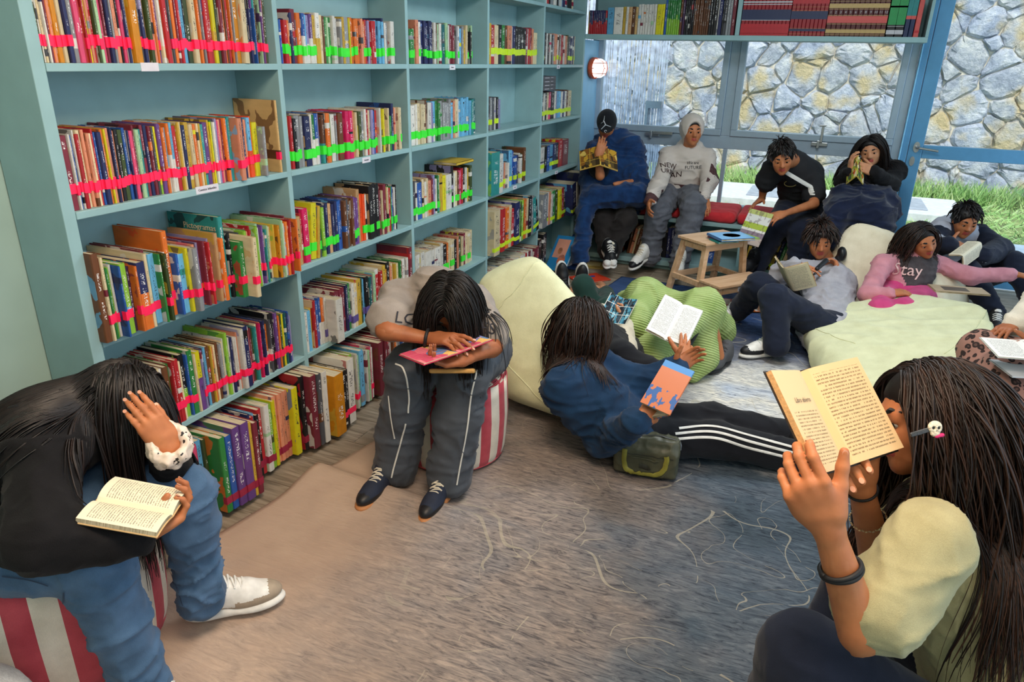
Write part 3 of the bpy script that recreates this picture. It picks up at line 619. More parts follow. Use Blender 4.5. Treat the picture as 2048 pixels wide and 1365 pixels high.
# ---- compartments under the window bench
def brow(spec, a, b, h, **k): row(('compartment', 'window bench', 'f'), spec, a, b, .0856, BY+.03, h, .19, orient='y', tape='y', tz=.03, hv=.012, dv=.0, **k)
brow('mk9 kw7 hd8 w6 oh9 xw8 c6 d9 kh8', -1.62, -1.42, .24, tp=.1)
brow('hw6l90 xh7l110 cw5l110 hx8l120 ck6l130 dh8l130', -1.385, -1.25, .22, tp=.1)
brow('r9 c12h200 kn16h210 nd11h250 n12h255 w4 rm17h245 w6', -1.145, -.93, .2, tp=0)
brow('bn14h150 kw6', -.72, -.64, .15, tp=0)
brow('gL10 Yk8l60 kc8l90 rk7l95 o8l100 yY9l110 A8l110 kw9l120 Yk8l120 nk8l120 gd8l125 cd8l125 A8l130 o7l130', -.46, -.09, .23, tp=.8)
brow('G12 ce14 w6 kn9 gw11 x8 cx18 f12', .03, .30, .25, tp=.1)

for nm_, k_, h1 in (('Pictogramas', 't', 290), ('Diario', 'c', 200)):
    for b in BOOKS:
        if b['cub'][1] == 'near bay' and b['cub'][0] == 'third shelf down' and b['c1'] == k_ and abs(b['h']*1000-h1) < 1 and b['th'] > .009: b['face'] = nm_
encyc = []
for spec, a, b, h, txt, name in ((('rk',)*13, -.700, -.365, .262, None, 'red'), (('rn',)*9, -.362, -.12, .262, None, 'blue'), (('mf',)*12, -.117, .265, .262, 1, 'num')):
    n = len(spec)
    for k in range(n): encyc.append((a+(b-a)*(k+.5)/n, (b-a)/n*.97, h, name, k))
encyc += [(.297, .05, .27, 'green', 0), (.350, .05, .27, 'green', 1), (.393, .028, .265, 'tealv', 0), (.423, .028, .265, 'tealv', 1), (.457, .032, .255, 'pinkv', 0)]
def fill(me, B):
    n = len(me.vertices)
    def at(nm, typ, vals):
        a = me.attributes.new(nm, typ, 'POINT'); a.data.foreach_set('color' if typ == 'FLOAT_COLOR' else 'value', np.asarray(vals, np.float32).ravel())
    return at
def set_attrs(me, uvs, C1, C2, S, I):
    a = me.attributes.new('c1', 'FLOAT_COLOR', 'POINT'); a.data.foreach_set('color', np.asarray(C1, np.float32).ravel())
    a = me.attributes.new('c2', 'FLOAT_COLOR', 'POINT'); a.data.foreach_set('color', np.asarray(C2, np.float32).ravel())
    a = me.attributes.new('seed', 'FLOAT', 'POINT'); a.data.foreach_set('value', np.asarray(S, np.float32))
    a = me.attributes.new('ink', 'FLOAT', 'POINT'); a.data.foreach_set('value', np.asarray(I, np.float32))
    l = me.uv_layers.new(name='UVMap'); li = np.zeros(len(me.loops), np.int32); me.loops.foreach_get('vertex_index', li)
    l.data.foreach_set('uv', np.asarray(uvs, np.float32)[li].ravel())
def cols(b):
    c1 = list(lin(PAL[b['c1']])[:3])+[b['band'][0]]; c2 = list(lin(PAL[b['c2']])[:3])+[b['band'][1]]
    j = 1+(b['seed']-.5)*.3
    return [x*j for x in c1[:3]]+[c1[3]], c2
for b in BOOKS:
    p = b['m'] @ Vector((0, 0, b['h']/2)); b['d2'] = (p-Vector(CAM)).length
    b['score'] = b['h']*(b['th']+.004)/b['d2']**2*(1.25 if b['cub'][1] == 'near bay' else 1)
near = sorted(BOOKS, key=lambda b: -b['score'])
def special(b): return b['cub'][1] in ('near bay',)
pick = [b for b in near if special(b)]; pick += [b for b in near if not special(b)][:max(0, 300-len(pick))]; pick = pick[:300]
pid = set(id(b) for b in pick); cnt = {}
# count same-coloured ones from the window end
byc = {}
for b in BOOKS: byc.setdefault((b['cub'][:2], b['c1']), []).append(b)
for L in byc.values():
    L.sort(key=lambda b: -b['pos'])
    for i, b in enumerate(L): b['ord'] = i
    for b in L: b['tot'] = len(L)
def ordn(i):
    w_ = ['first', 'second', 'third', 'fourth', 'fifth', 'sixth', 'seventh', 'eighth', 'ninth', 'tenth', 'eleventh', 'twelfth', 'thirteenth', 'fourteenth', 'fifteenth', 'sixteenth', 'seventeenth']
    return w_[i]
GRP = {'near bay': 'first bay', 'second bay': 'second bay', 'third bay': 'third bay'}
rest = []
for b in BOOKS:
    if id(b) not in pid: rest.append(b); continue
    v, f, uvs, (pa, pb) = book_geo(b['th'], b['h'], b['d'])
    cn = CNAME[b['c1']]; sz = 'slim' if b['th'] < .0105 else ('thick' if b['th'] > .017 else 'medium')
    t_ = {'p': ' with pink tape', 'g': ' with green tape'}.get(b['tape'], '')
    bay = GRP[b['cub'][1]] if b['cub'][1] in GRP else b['cub'][1]
    sh = {'top shelf in view': 'top shelf', 'second shelf down': 'second shelf', 'third shelf down': 'third shelf', 'fourth shelf down': 'fourth shelf', 'bottom shelf': 'bottom shelf'}[b['cub'][0]]
    if b['tot'] == 1: lb = '%s %s book%s, the only %s one on the %s, %s' % (sz, cn, t_ if len(cn.split()) < 2 else '', cn, sh, bay)
    else: lb = '%s %s book, %s of its colour from the window end, %s, %s' % (sz, cn, ordn(b['ord']), sh, bay)
    root = thing('book', lb, 'book', (0, 0, 0), 'books on the %s of the %s' % (sh, bay)); root.matrix_world = b['m']
    c1, c2 = cols(b)
    o = mesh_obj('cover', v, f, coverM, root); me = o.data; n = len(v)
    set_attrs(me, uvs, [c1]*n, [c2]*n, [b['seed']]*n, [1.0 if LUM[b['c1']] > .3 else 0.0]*n)
    o = mesh_obj('pages', boxv(pa, pb), BOXF, pageM, root); a = o.data.attributes.new('seed', 'FLOAT', 'POINT'); a.data.foreach_set('value', [b['seed']]*8)
    if b.get('face'): text_obj('lettering', b['face'], .03 if b['face'][0] == 'P' else .026, tapes['d'] if b['face'][0] == 'D' else pageM, axes((-.085, -b['th']/2-.0012, b['h']*(.86 if b['face'][0] == 'P' else .12)), (1, 0, 0), (0, 0, 1)), root)
    if b['tape']:
        tv, tf = tape_geo(b['th'], b['tz'], b['tz']+b['tl']); mesh_obj('tape', tv, tf, tapes[b['tape']], root)
V = []; Fc = []; U = []; C1 = []; C2 = []; S = []; I = []; PV = []; PF = []; PS = []; TV = {k: ([], []) for k in tapes}
for b in rest:
    v, f, uvs, (pa, pb) = book_geo(b['th'], b['h'], b['d']); k = len(V); c1, c2 = cols(b)
    V += [tuple(b['m'] @ Vector(p)) for p in v]; Fc += [tuple(i+k for i in q) for q in f]; U += uvs; n = len(v)
    C1 += [c1]*n; C2 += [c2]*n; S += [b['seed']]*n; I += [1.0 if LUM[b['c1']] > .3 else 0.0]*n
    k = len(PV); PV += [tuple(b['m'] @ Vector(p)) for p in boxv(pa, pb)]; PF += [tuple(i+k for i in q) for q in BOXF]; PS += [b['seed']]*8
    if b['tape']:
        tv, tf = tape_geo(b['th'], b['tz'], b['tz']+b['tl']); L = TV[b['tape']]; k = len(L[0])
        L[0].extend(tuple(b['m'] @ Vector(p)) for p in tv); L[1].extend(tuple(i+k for i in q) for q in tf)
o = mesh_obj('shelved_books', V, Fc, coverM); set_attrs(o.data, U, C1, C2, S, I)
tag(o, 'small spines of the books filling the farther shelves and window ledge', 'books'); o['kind'] = 'stuff'; farbooks = o
p = mesh_obj('pages', PV, PF, pageM, o); p['kind'] = 'stuff'; a = p.data.attributes.new('seed', 'FLOAT', 'POINT'); a.data.foreach_set('value', PS)
for k, (tv, tf) in TV.items():
    if tv: q = mesh_obj('tape', tv, tf, tapes[k], o); q['kind'] = 'stuff'
# encyclopedia sets
leather = {n: plain(n+'_leather', c, .45, .05) for n, c in (('red', '#8E1A24'), ('crimson', '#B0202C'), ('maroon', '#4C1218'), ('navy', '#1C2A4E'), ('gilt', '#B79A62'), ('silver', '#B9B9BE'), ('bright_green', '#1E8A4A'), ('black', '#15161A'), ('teal', '#1E7C7C'), ('coral', '#C4504C'))}
DEF = dict(red=('red', [(.0, .30, 'crimson'), (.055, .062, 'silver'), (.40, .66, 'navy'), (.385, .40, 'silver'), (.78, .80, 'silver'), (.83, .87, 'silver')], 'red encyclopedia volume with a black title block'),
           blue=('red', [(.12, .18, 'navy'), (.42, .62, 'navy'), (.05, .055, 'gilt'), (.19, .195, 'gilt'), (.63, .635, 'gilt'), (.72, .725, 'gilt'), (.80, .9, 'crimson')], 'dark red volume with a blue title panel'),
           num=('maroon', [(.08, .17, 'gilt'), (.03, .036, 'gilt'), (.05, .056, 'gilt'), (.18, .185, 'gilt'), (.30, .31, 'gilt'), (.33, .50, 'coral'), (.51, .52, 'gilt'), (.66, .67, 'gilt'), (.69, .80, 'gilt'), (.85, .86, 'gilt')], 'maroon and gold volume'),
           green=('black', [(.28, .98, 'bright_green'), (.24, .25, 'silver'), (.06, .16, 'silver'), (.68, .72, 'silver')], 'tall bright green volume with a black foot'),
           tealv=('navy', [(.5, .98, 'teal'), (.42, .5, 'coral')], 'teal and navy volume'), pinkv=('coral', [(.1, .16, 'crimson')], 'coral pink volume'))
NUMW = ['one', 'two', 'three', 'four', 'five', 'six', 'seven', 'eight', 'nine', 'ten', 'eleven', 'twelve']
for (xc, th, h, nm, k) in encyc:
    base, bands, lb0 = DEF[nm]
    if nm == 'num': lb = 'maroon and gold volume numbered %s on the window shelf' % NUMW[k]
    elif nm == 'pinkv': lb = 'coral pink volume at the door end of the shelf over the window'
    elif nm == 'green': lb = 'tall bright green volume %s on the window shelf' % ('beside the maroon set' if k == 0 else 'beside the teal volumes')
    elif nm == 'tealv': lb = 'teal and navy volume %s on the window shelf' % ('beside the green volumes' if k == 0 else 'beside the coral pink one')
    else: lb = '%s, %s from the bookcase end' % (lb0, ordn(k))
    root = thing('encyclopedia_volume', lb, 'book', (xc, fz, WZ+.0005), 'encyclopedia sets on the shelf over the window', (0, 0, -math.pi/2))
    v, f, uvs, (pa, pb) = book_geo(th, h, .2)
    mesh_obj('cover', v, f, leather[base], root); mesh_obj('pages', boxv(pa, pb), BOXF, pageM, root)
    mbs = {}
    for z0, z1, mm in bands:
        tv, tf = tape_geo(th, z0*h, z1*h, .004, .0006); mesh_obj('spine_band', tv, tf, leather[mm], root)
    if nm == 'num': text_obj('volume_number', str(k+1), .022, leather['silver'], axes((.0012, 0, h*.59), (0, 1, 0), (0, 0, 1)), root)

bxs = thing('boxed_books', 'dark grey slipcase of books lying on top of the row in the end bay', 'books', (XS-.005, Yb(4, .03), RB[3]+.212))
MB().box((-.18, 0, .0), (0, .26, .098)).build('case', plain('dark_grey_card', '#4A4B52', .5), bxs, bevel=.002)
MB().box((-.182, -.0015, .004), (-.004, .0, .094)).build('page_side', plain('pale_page_side', '#C9CCD6', .8), bxs)
for k in range(3): MB().box((0, .006, .022+.025*k), (.0012, .254, .0235+.025*k)).build('groove', MATS['dark_ink'], bxs)
for k in range(4): MB().box((0, .03, .010+.025*k), (.0014, .12, .0135+.025*k)).box((0, .15, .012+.025*k), (.0014, .2, .0145+.025*k)).build('title_bar', lab, bxs)
yb_ = thing('book', 'yellow paperback lying flat on top of the row in the third bay', 'book', (XS-.01, Yb(2, .52), RB[4]+.236), 'books lying flat on the shelves')
MB().box((-.15, 0, 0), (0, .22, .002)).box((-.15, 0, .014), (0, .22, .016)).box((-.002, 0, 0), (0, .22, .016)).build('cover', plain('mustard_card', '#C9A838', .5), yb_); o = MB().box((-.147, .003, .002), (-.002, .217, .014)).build('pages', pageM, yb_); a = o.data.attributes.new('seed', 'FLOAT', 'POINT'); a.data.foreach_set('value', [.5]*8)
# ================================================================== smooth solid modelling (bodies, clothes, cushions)
def V3(p): return np.array([p[0], p[1], p[2]], np.float32)
def nrm(v): v = np.asarray(v, float); return v/max(1e-9, np.linalg.norm(v))
class Solid:
    def __init__(s): s.p = []
    def cap(s, a, b, ra, rb=None, k=.02, fb=None, flat=1., sub=False):
        a, b = V3(a), V3(b); rb = ra if rb is None else rb; r = max(ra, rb)
        fbv = None if fb is None else nrm(fb).astype(np.float32)
        ba = b-a; L2 = float(ba @ ba)+1e-9
        def f(P):
            v = P-a; t = np.clip((v @ ba)/L2, 0, 1)[:, None]; w = v-t*ba
            if fbv is not None:
                wf = (w @ fbv)[:, None]; w = w+fbv*wf*(1/flat-1)
            return (np.sqrt((w*w).sum(1))-(ra+(rb-ra)*t[:, 0]))*(1 if fbv is None else max(flat, .6))
        s.p.append((np.minimum(a, b)-r, np.maximum(a, b)+r, f, k, sub)); return s
    def chain(s, pts, rs, k=.02, **kw):
        for i in range(len(pts)-1): s.cap(pts[i], pts[i+1], rs[i], rs[i+1], k, **kw)
        return s
    def ell(s, c, r, ax=None, k=.02, sub=False):
        c = V3(c); r = np.array(r, np.float32); A = np.eye(3, dtype=np.float32) if ax is None else np.array([nrm(x) for x in ax], np.float32)
        ext = np.abs(A.T) @ r
        def f(P):
            q = (P-c) @ A.T; k0 = np.sqrt(((q/r)**2).sum(1)); k1 = np.sqrt(((q/(r*r))**2).sum(1))+1e-9
            return k0*(k0-1)/k1
        s.p.append((c-ext, c+ext, f, k, sub)); return s
    def box(s, c, h, ax=None, r=.02, k=.02, sub=False):
        c = V3(c); h = np.array(h, np.float32)-r; A = np.eye(3, dtype=np.float32) if ax is None else np.array([nrm(x) for x in ax], np.float32)
        ext = np.abs(A.T) @ (h+r)
        def f(P):
            q = np.abs((P-c) @ A.T)-h
            return np.sqrt((np.maximum(q, 0)**2).sum(1))+np.minimum(q.max(1), 0)-r
        s.p.append((c-ext, c+ext, f, k, sub)); return s
    def merge(s, o): s.p += o.p; return s
    def ev(s, P, idx=None):
        d = np.full(len(P), 1., np.float32)
        for i in (range(len(s.p)) if idx is None else idx):
            _, _, f, k, sub = s.p[i]; e = f(P)
            if sub:
                e = -e; h = np.clip(.5-.5*(d-e)/k, 0, 1); d = d*(1-h)+e*h+k*h*(1-h)
            elif k <= 0: d = np.minimum(d, e)
            else: h = np.clip(.5+.5*(e-d)/k, 0, 1); d = e*(1-h)+d*h-k*h*(1-h)
        return d
    def grad(s, P, e=.003):
        g = np.stack([s.ev(P+np.array(o, np.float32)*e)-s.ev(P-np.array(o, np.float32)*e) for o in ((1, 0, 0), (0, 1, 0), (0, 0, 1))], 1)
        return g/(np.linalg.norm(g, axis=1, keepdims=True)+1e-9)
    def mesh(s, h=.008, B=20, lo=None, hi=None):
        pos = [p for p in s.p if not p[4]]
        mn = np.min([p[0] for p in pos], 0)-h*3; mx = np.max([p[1] for p in pos], 0)+h*3
        if lo is not None: mn = np.maximum(mn, lo)
        if hi is not None: mx = np.minimum(mx, hi)
        N = np.ceil((mx-mn)/(B*h)).astype(int); AV = []; AK = []; AQ = []
        rng = np.arange(-1, B+1); gx, gy, gz = np.meshgrid(rng, rng, rng, indexing='ij'); G = np.stack([gx, gy, gz], -1).reshape(-1, 3)
        S = B+2; NY = N[1]*B+4; NZ = N[2]*B+4
        lows = np.array([p[0]-p[3]-2*h for p in s.p]); highs = np.array([p[1]+p[3]+2*h for p in s.p])
        cor = [(0, 0, 0), (1, 0, 0), (0, 1, 0), (1, 1, 0), (0, 0, 1), (1, 0, 1), (0, 1, 1), (1, 1, 1)]
        edges = [(0, 1), (2, 3), (4, 5), (6, 7), (0, 2), (1, 3), (4, 6), (5, 7), (0, 4), (1, 5), (2, 6), (3, 7)]
        for bi in range(N[0]):
            for bj in range(N[1]):
                for bk in range(N[2]):
                    b0 = mn+np.array([bi, bj, bk])*B*h; b1 = b0+B*h
                    idx = np.nonzero(((lows <= b1) & (highs >= b0)).all(1))[0]
                    if not len(idx) or all(s.p[i][4] for i in idx): continue
                    c = ((b0+b1)/2)[None].astype(np.float32)
                    if len(idx) < 40:
                        dc = s.ev(c, idx)[0]
                        if dc > B*h*1.25 or dc < -B*h*1.5: continue
                    P = (G*h+b0).astype(np.float32); D = s.ev(P, idx).reshape(S, S, S); I = D < 0
                    if I.all() or not I.any(): continue
                    Cn = [I[a:a+S-1, b:b+S-1, e:e+S-1] for a, b, e in cor]
                    al = Cn[0] & Cn[1] & Cn[2] & Cn[3] & Cn[4] & Cn[5] & Cn[6] & Cn[7]
                    an = Cn[0] | Cn[1] | Cn[2] | Cn[3] | Cn[4] | Cn[5] | Cn[6] | Cn[7]
                    cell = np.argwhere(an & ~al)
                    if not len(cell): continue
                    vals = np.stack([D[cell[:, 0]+a, cell[:, 1]+b, cell[:, 2]+e] for a, b, e in cor], 1)
                    acc = np.zeros((len(cell), 3)); cnt_ = np.zeros(len(cell))
                    for a, b in edges:
                        va, vb = vals[:, a], vals[:, b]; m = (va < 0) != (vb < 0); t = np.where(m, va/(va-vb+1e-12), 0)
                        pa = np.array(cor[a]); pb = np.array(cor[b])
                        acc += np.where(m[:, None], pa+(pb-pa)*t[:, None], 0); cnt_ += m
                    gl = cell-1+np.array([bi, bj, bk])*B
                    AV.append((cell-1+acc/cnt_[:, None])*h+b0); AK.append(((gl[:, 0]+1)*NY+gl[:, 1]+1)*NZ+gl[:, 2]+1)
                    off = np.array([bi, bj, bk])*B
                    for ax, (u, v) in enumerate(((1, 2), (2, 0), (0, 1))):
                        sl = [slice(1, B+1)]*3; sl2 = list(sl); sl2[ax] = slice(2, B+2)
                        A_ = I[tuple(sl)]
                        if ax == 0: B_ = I[2:B+2, 1:B+1, 1:B+1]
                        elif ax == 1: B_ = I[1:B+1, 2:B+2, 1:B+1]
                        else: B_ = I[1:B+1, 1:B+1, 2:B+2]
                        e = np.argwhere(A_ != B_)
                        if not len(e): continue
                        inside = A_[e[:, 0], e[:, 1], e[:, 2]]; g = e+off
                        q = []
                        for du, dv in ((-1, -1), (0, -1), (0, 0), (-1, 0)):
                            w_ = g.copy(); w_[:, u] += du; w_[:, v] += dv; q.append(((w_[:, 0]+1)*NY+w_[:, 1]+1)*NZ+w_[:, 2]+1)
                        q = np.stack(q, 1); q[~inside] = q[~inside][:, ::-1]; AQ.append(q)
        if not AV: return np.zeros((0, 3)), np.zeros((0, 4), int)
        K = np.concatenate(AK); V = np.concatenate(AV); Q = np.concatenate(AQ)
        uk, ui = np.unique(K, return_index=True); V = V[ui]; F = np.searchsorted(uk, Q); F = np.minimum(F, len(uk)-1)
        ok = (uk[F] == Q).all(1); return V, F[ok]
def vnormals(V, F):
    n = np.cross(V[F[:, 2]]-V[F[:, 0]], V[F[:, 3]]-V[F[:, 1]]); N = np.zeros_like(V)
    for i in range(4): np.add.at(N, F[:, i], n)
    return N/(np.linalg.norm(N, axis=1, keepdims=True)+1e-12)
def relax(V, F, it=1, a=.5):
    for _ in range(it):
        S = np.zeros_like(V); c = np.zeros(len(V))
        for i in range(4):
            for j in (1, 3): np.add.at(S, F[:, i], V[F[:, (i+j) % 4]]); np.add.at(c, F[:, i], 1)
        V = V*(1-a)+S/np.maximum(c, 1)[:, None]*a
    return V
def folds(V, F, amp=.006, freq=9., seed=0, stretch=(1, 1, 2.2), axis=None):
    """cloth creases: narrow ridges across a warped field"""
    if amp == 0: return V
    N = vnormals(V, F); q = V*np.array(stretch)*freq+seed*3.7
    wv = vnoise(q*.55+11); r = 1-np.abs(vnoise(q+wv[:, None]*1.2)); r2 = 1-np.abs(vnoise(q*1.9+7.3)); b = vnoise(q*.5+3)
    return V+N*(amp*((r**4)*1.1+(r2**5)*.45+b*.8-.5))[:, None]
def solid_obj(name, sol, h, mat, parent=None, amp=0., freq=9., seed=0, stretch=(1, 1, 2.2), it=1, mats=None, paint=None, lo=None, hi=None, extra=None):
    V, F = sol.mesh(h, lo=lo, hi=hi)
    V = relax(V, F, it); V = folds(V, F, amp, freq, seed, stretch) if amp else V
    if extra is not None: V = extra(V, F)
    mi = paint(V[F].mean(1)) if paint is not None else None
    o = mesh_obj(name, V, F, mat, parent, True, mats, mi); o['_kd'] = 0; del o['_kd']
    return o, V, F
def bvh_of(V, F): return BVHTree.FromPolygons([tuple(p) for p in V.tolist()], [tuple(f) for f in F.tolist()])
def project_text(name, s, size, mat, origin, xdir, ydir, bvh, parent, off=.0015, cuts=2, depth_=.25, arc=0., font_w=1.):
    """lettering laid on a curved surface: glyph faces are cut fine and dropped along the sight normal onto it"""
    me = textmesh(s, size); bm = bmesh.new(); bm.from_mesh(me); bmesh.ops.triangulate(bm, faces=bm.faces)
    if cuts: bmesh.ops.subdivide_edges(bm, edges=bm.edges, cuts=cuts, use_grid_fill=True)
    m = axes(origin, xdir, ydir); z = Vector((m[0][2], m[1][2], m[2][2]))
    for v in bm.verts:
        x, y = v.co.x*font_w, v.co.y
        if arc: y += arc*(1-(x/.15)**2)
        p = m @ Vector((x, y, 0)); loc, no, i, d = bvh.ray_cast(p+z*depth_, -z)
        v.co = (loc+z*off+no*off*.5) if loc is not None else p
        v.tag = loc is None
    bmesh.ops.delete(bm, geom=[v for v in bm.verts if v.tag], context='VERTS')
    me2 = bpy.data.meshes.new(name); bm.to_mesh(me2); bm.free(); me2.materials.append(mat)
    o = bpy.data.objects.new(name, me2); col.objects.link(o); o.parent = parent; return o
def project_strip(name, pts, wid, mat, bvh, parent, zdir, off=.0015, depth_=.3):
    """ribbon following points on a surface (piping, stripes)"""
    z = Vector(zdir).normalized(); P = []
    if len(pts[0]) == 2:
        q = [(p.x, p.y) for p in spline([(x, y, 0) for x, y in pts], 40)]; P2_ = []
        for x, y in q:
            h_ = bvh.ray_cast(Vector(CAM), (onto(x, y, 5)-Vector(CAM)).normalized())
            if h_[0] is not None: P2_.append((h_[0], h_[1]))
        for i in range(len(P2_)):
            w_ = P2_[max(0, i-2):i+3]; n_ = sum((x[1] for x in w_), Vector()).normalized(); P.append((sum((x[0] for x in w_), Vector())/len(w_)+n_*off, n_))
        pts = []
        if len(P) < 3: return None
    for p in pts:
        loc, no, i, d = bvh.find_nearest(Vector(p))
        P.append((loc+no*off, no) if loc is not None else (Vector(p), z))
    v = []; f = []
    for i, (p, n) in enumerate(P):
        t = (P[min(i+1, len(P)-1)][0]-P[max(i-1, 0)][0]).normalized(); s = t.cross(n).normalized()*wid/2
        v += [tuple(p-s), tuple(p+n*wid*.25), tuple(p+s)]
        if i: k = 3*i; f += [(k-3, k-2, k+1, k), (k-2, k-1, k+2, k+1)]
    return mesh_obj(name, v, f, mat, parent, True)
def lerp3(a, b, t): return Vector(a)*(1-t)+Vector(b)*t
def spline(pts, n):
    P = [Vector(p) for p in pts]; P = [P[0]*2-P[1]]+P+[P[-1]*2-P[-2]]; out = []
    segs = len(P)-3
    for k in range(n):
        t = k/(n-1)*segs; i = min(int(t), segs-1); t -= i; a, b, c, d = P[i:i+4]
        out.append(.5*((2*b)+(c-a)*t+(2*a-5*b+4*c-d)*t*t+(3*b-a-3*c+d)*t**3))
    return out
# ------------------------------------------------------------------ figures
SKIN = {}
def skin(name, hexc):
    m, t = newmat(name); c = lin(hexc); geo = t.add('ShaderNodeNewGeometry')
    n = t.add('ShaderNodeTexNoise', i_Vector=(geo, 0), i_Scale=22.0, i_Detail=4.0); f = t.add('ShaderNodeTexNoise', i_Vector=(geo, 0), i_Scale=420.0, i_Detail=2.0)
    p = t.out(t.ramp((n, 0), [(.3, (c[0]*.84, c[1]*.76, c[2]*.72, 1)), (.7, (min(1, c[0]*1.1), c[1]*1.08, c[2]*1.05, 1))]), .52, f, .12, .0008, .35)
    p.inputs['Subsurface Weight'].default_value = .12; p.inputs['Subsurface Radius'].default_value = (.012, .004, .002); p.inputs['Subsurface Scale'].default_value = 1
    return m
skinA = skin('warm_brown_skin', '#B9774F'); skinB = skin('brown_skin', '#A0623F'); skinC = skin('light_brown_skin', '#C08A66')
lipM = plain('lip', '#A8483F', .45, .05); nailM = plain('finger_nail', '#D69C82', .3, .03)
eyeW = plain('eye_white', '#DAD6D0', .25, .01); eyeI = plain('dark_iris', '#1E120C', .15, .01)
def hairmat(name, a, b):
    m, t = newmat(name); oi = t.add('ShaderNodeNewGeometry'); tc = t.add('ShaderNodeTexCoord')
    at = t.add('ShaderNodeAttribute', attribute_name='tone')
    r = t.ramp((at, 2), [(0, lin(a)), (1, lin(b))]); p = t.out(r, .48, spec=.38); p.inputs['Anisotropic'].default_value = .5; return m
hairD = hairmat('black_brown_hair', '#0E0B0B', '#2B1D18'); hairB = hairmat('dark_brown_hair', '#17100E', '#4A2F22')
def hand(S, W, d, n, side, sc=.93, curl=(.3, .4, .3), spread=.06, thumb=None, curls=None, fr=1., tcurl=.25):
    """palm, four jointed fingers of unequal length and a thumb leaving the side of the palm"""
    W = Vector(W); d = Vector(d).normalized(); n = Vector(n); n = (n-d*n.dot(d)).normalized(); s = d.cross(n)*side
    S.ell(W+d*.046*sc, (.050*sc, .040*sc, .0165*sc), (d, s, n), k=.012)
    tips = []
    L = [(.040, .025, .020), (.045, .028, .021), (.042, .026, .021), (.032, .020, .018)]
    for i, ly in enumerate((.030, .0105, -.0095, -.028)):
        kp = W+d*(.087-(.004, 0, .003, .010)[i])*sc+s*ly*sc
        S.cap(W+d*.012*sc+s*ly*.45*sc, kp, .0115*sc, .0100*sc, .010)
        a = 0; dd = (d+s*(ly*spread*30)).normalized(); p = kp; c = curls[i] if curls else curl
        for j in range(3):
            a += c[j]; q = p+(dd*math.cos(a)+n*math.sin(a))*L[i][j]*sc
            S.cap(p, q, (.0092, .0083, .0075)[j]*sc*fr*(.9 if i == 3 else 1), (.0083, .0075, .0063)[j]*sc*fr*(.9 if i == 3 else 1), .004); p = q
        tips.append((p, (dd*math.cos(a)+n*math.sin(a)), -(n*math.cos(a)-dd*math.sin(a))))
    td = Vector(thumb).normalized() if thumb is not None else (d*.62+s*.70+n*.35).normalized()
    p = W+d*.022*sc+s*.022*sc; S.cap(p, p+td*.042*sc, .0165*sc, .0125*sc, .014); p = p+td*.042*sc
    td2 = (td+d*tcurl+n*tcurl*.6).normalized(); q = p+td2*.031*sc; S.cap(p, q, .0115*sc, .0102*sc, .006)
    td3 = (td2+d*tcurl*.8).normalized(); S.cap(q, q+td3*.024*sc, .0102*sc, .0078*sc, .005)
    tips.append((q+td3*.024*sc, td3, -(n-td3*n.dot(td3)).normalized()))
    return tips
def head_frame(f, u):
    f = Vector(f).normalized(); u = Vector(u); u = (u-f*u.dot(f)).normalized(); return u.cross(f), f, u    # person's left, forward, up
def headpt(hd, x, y, z): return Vector(hd['c'])+(hd['ax'][0]*x+hd['ax'][1]*y+hd['ax'][2]*z)*hd['s']
def head_solid(S, hd, neck, ears=True, nose=1.):
    s = hd['s']; A = hd['ax']; P = lambda x, y, z: headpt(hd, x, y, z)
    S.ell(P(0, -.07, .11), (.335*s, .43*s, .385*s), A, k=.01)
    S.ell(P(0, .12, -.12), (.275*s, .27*s, .34*s), A, k=.03)
    S.ell(P(0, .13, -.30), (.20*s, .22*s, .15*s), A, k=.03); S.ell(P(0, .30, -.415), (.09*s, .075*s, .075*s), A, k=.02)
    for i in (-1, 1):
        S.ell(P(.16*i, .24, -.12), (.11*s, .10*s, .12*s), A, k=.02)
        S.ell(P(.145*i, .43, .015), (.075*s, .07*s, .06*s), A, k=.015, sub=True)
        S.ell(P(.14*i, .315, .02), (.072*s, .066*s, .05*s), A, k=.004)       # lids
        if ears: S.ell(P(.335*i, -.05, -.03), (.03*s, .075*s, .12*s), A, k=.006)
        S.ell(P(.045*i, .41, -.135), (.036*s, .045*s, .032*s), A, k=.008)
    S.cap(P(-.17, .335, .085), P(.17, .335, .085), .038*s, k=.02)
    S.cap(P(0, .36, .05), P(0, .465*nose, -.11), .032*s, .046*s, k=.014)
    for zz, r in ((-.232, .026), (-.282, .031)):
        S.cap(P(-.085, .345, zz-.004), P(0, .388, zz), .016*s, r*s, k=.006); S.cap(P(.085, .345, zz-.004), P(0, .388, zz), .016*s, r*s, k=.006)
    S.cap(P(0, -.10, -.22), neck, .235*s, .26*s, k=.03)
    return S
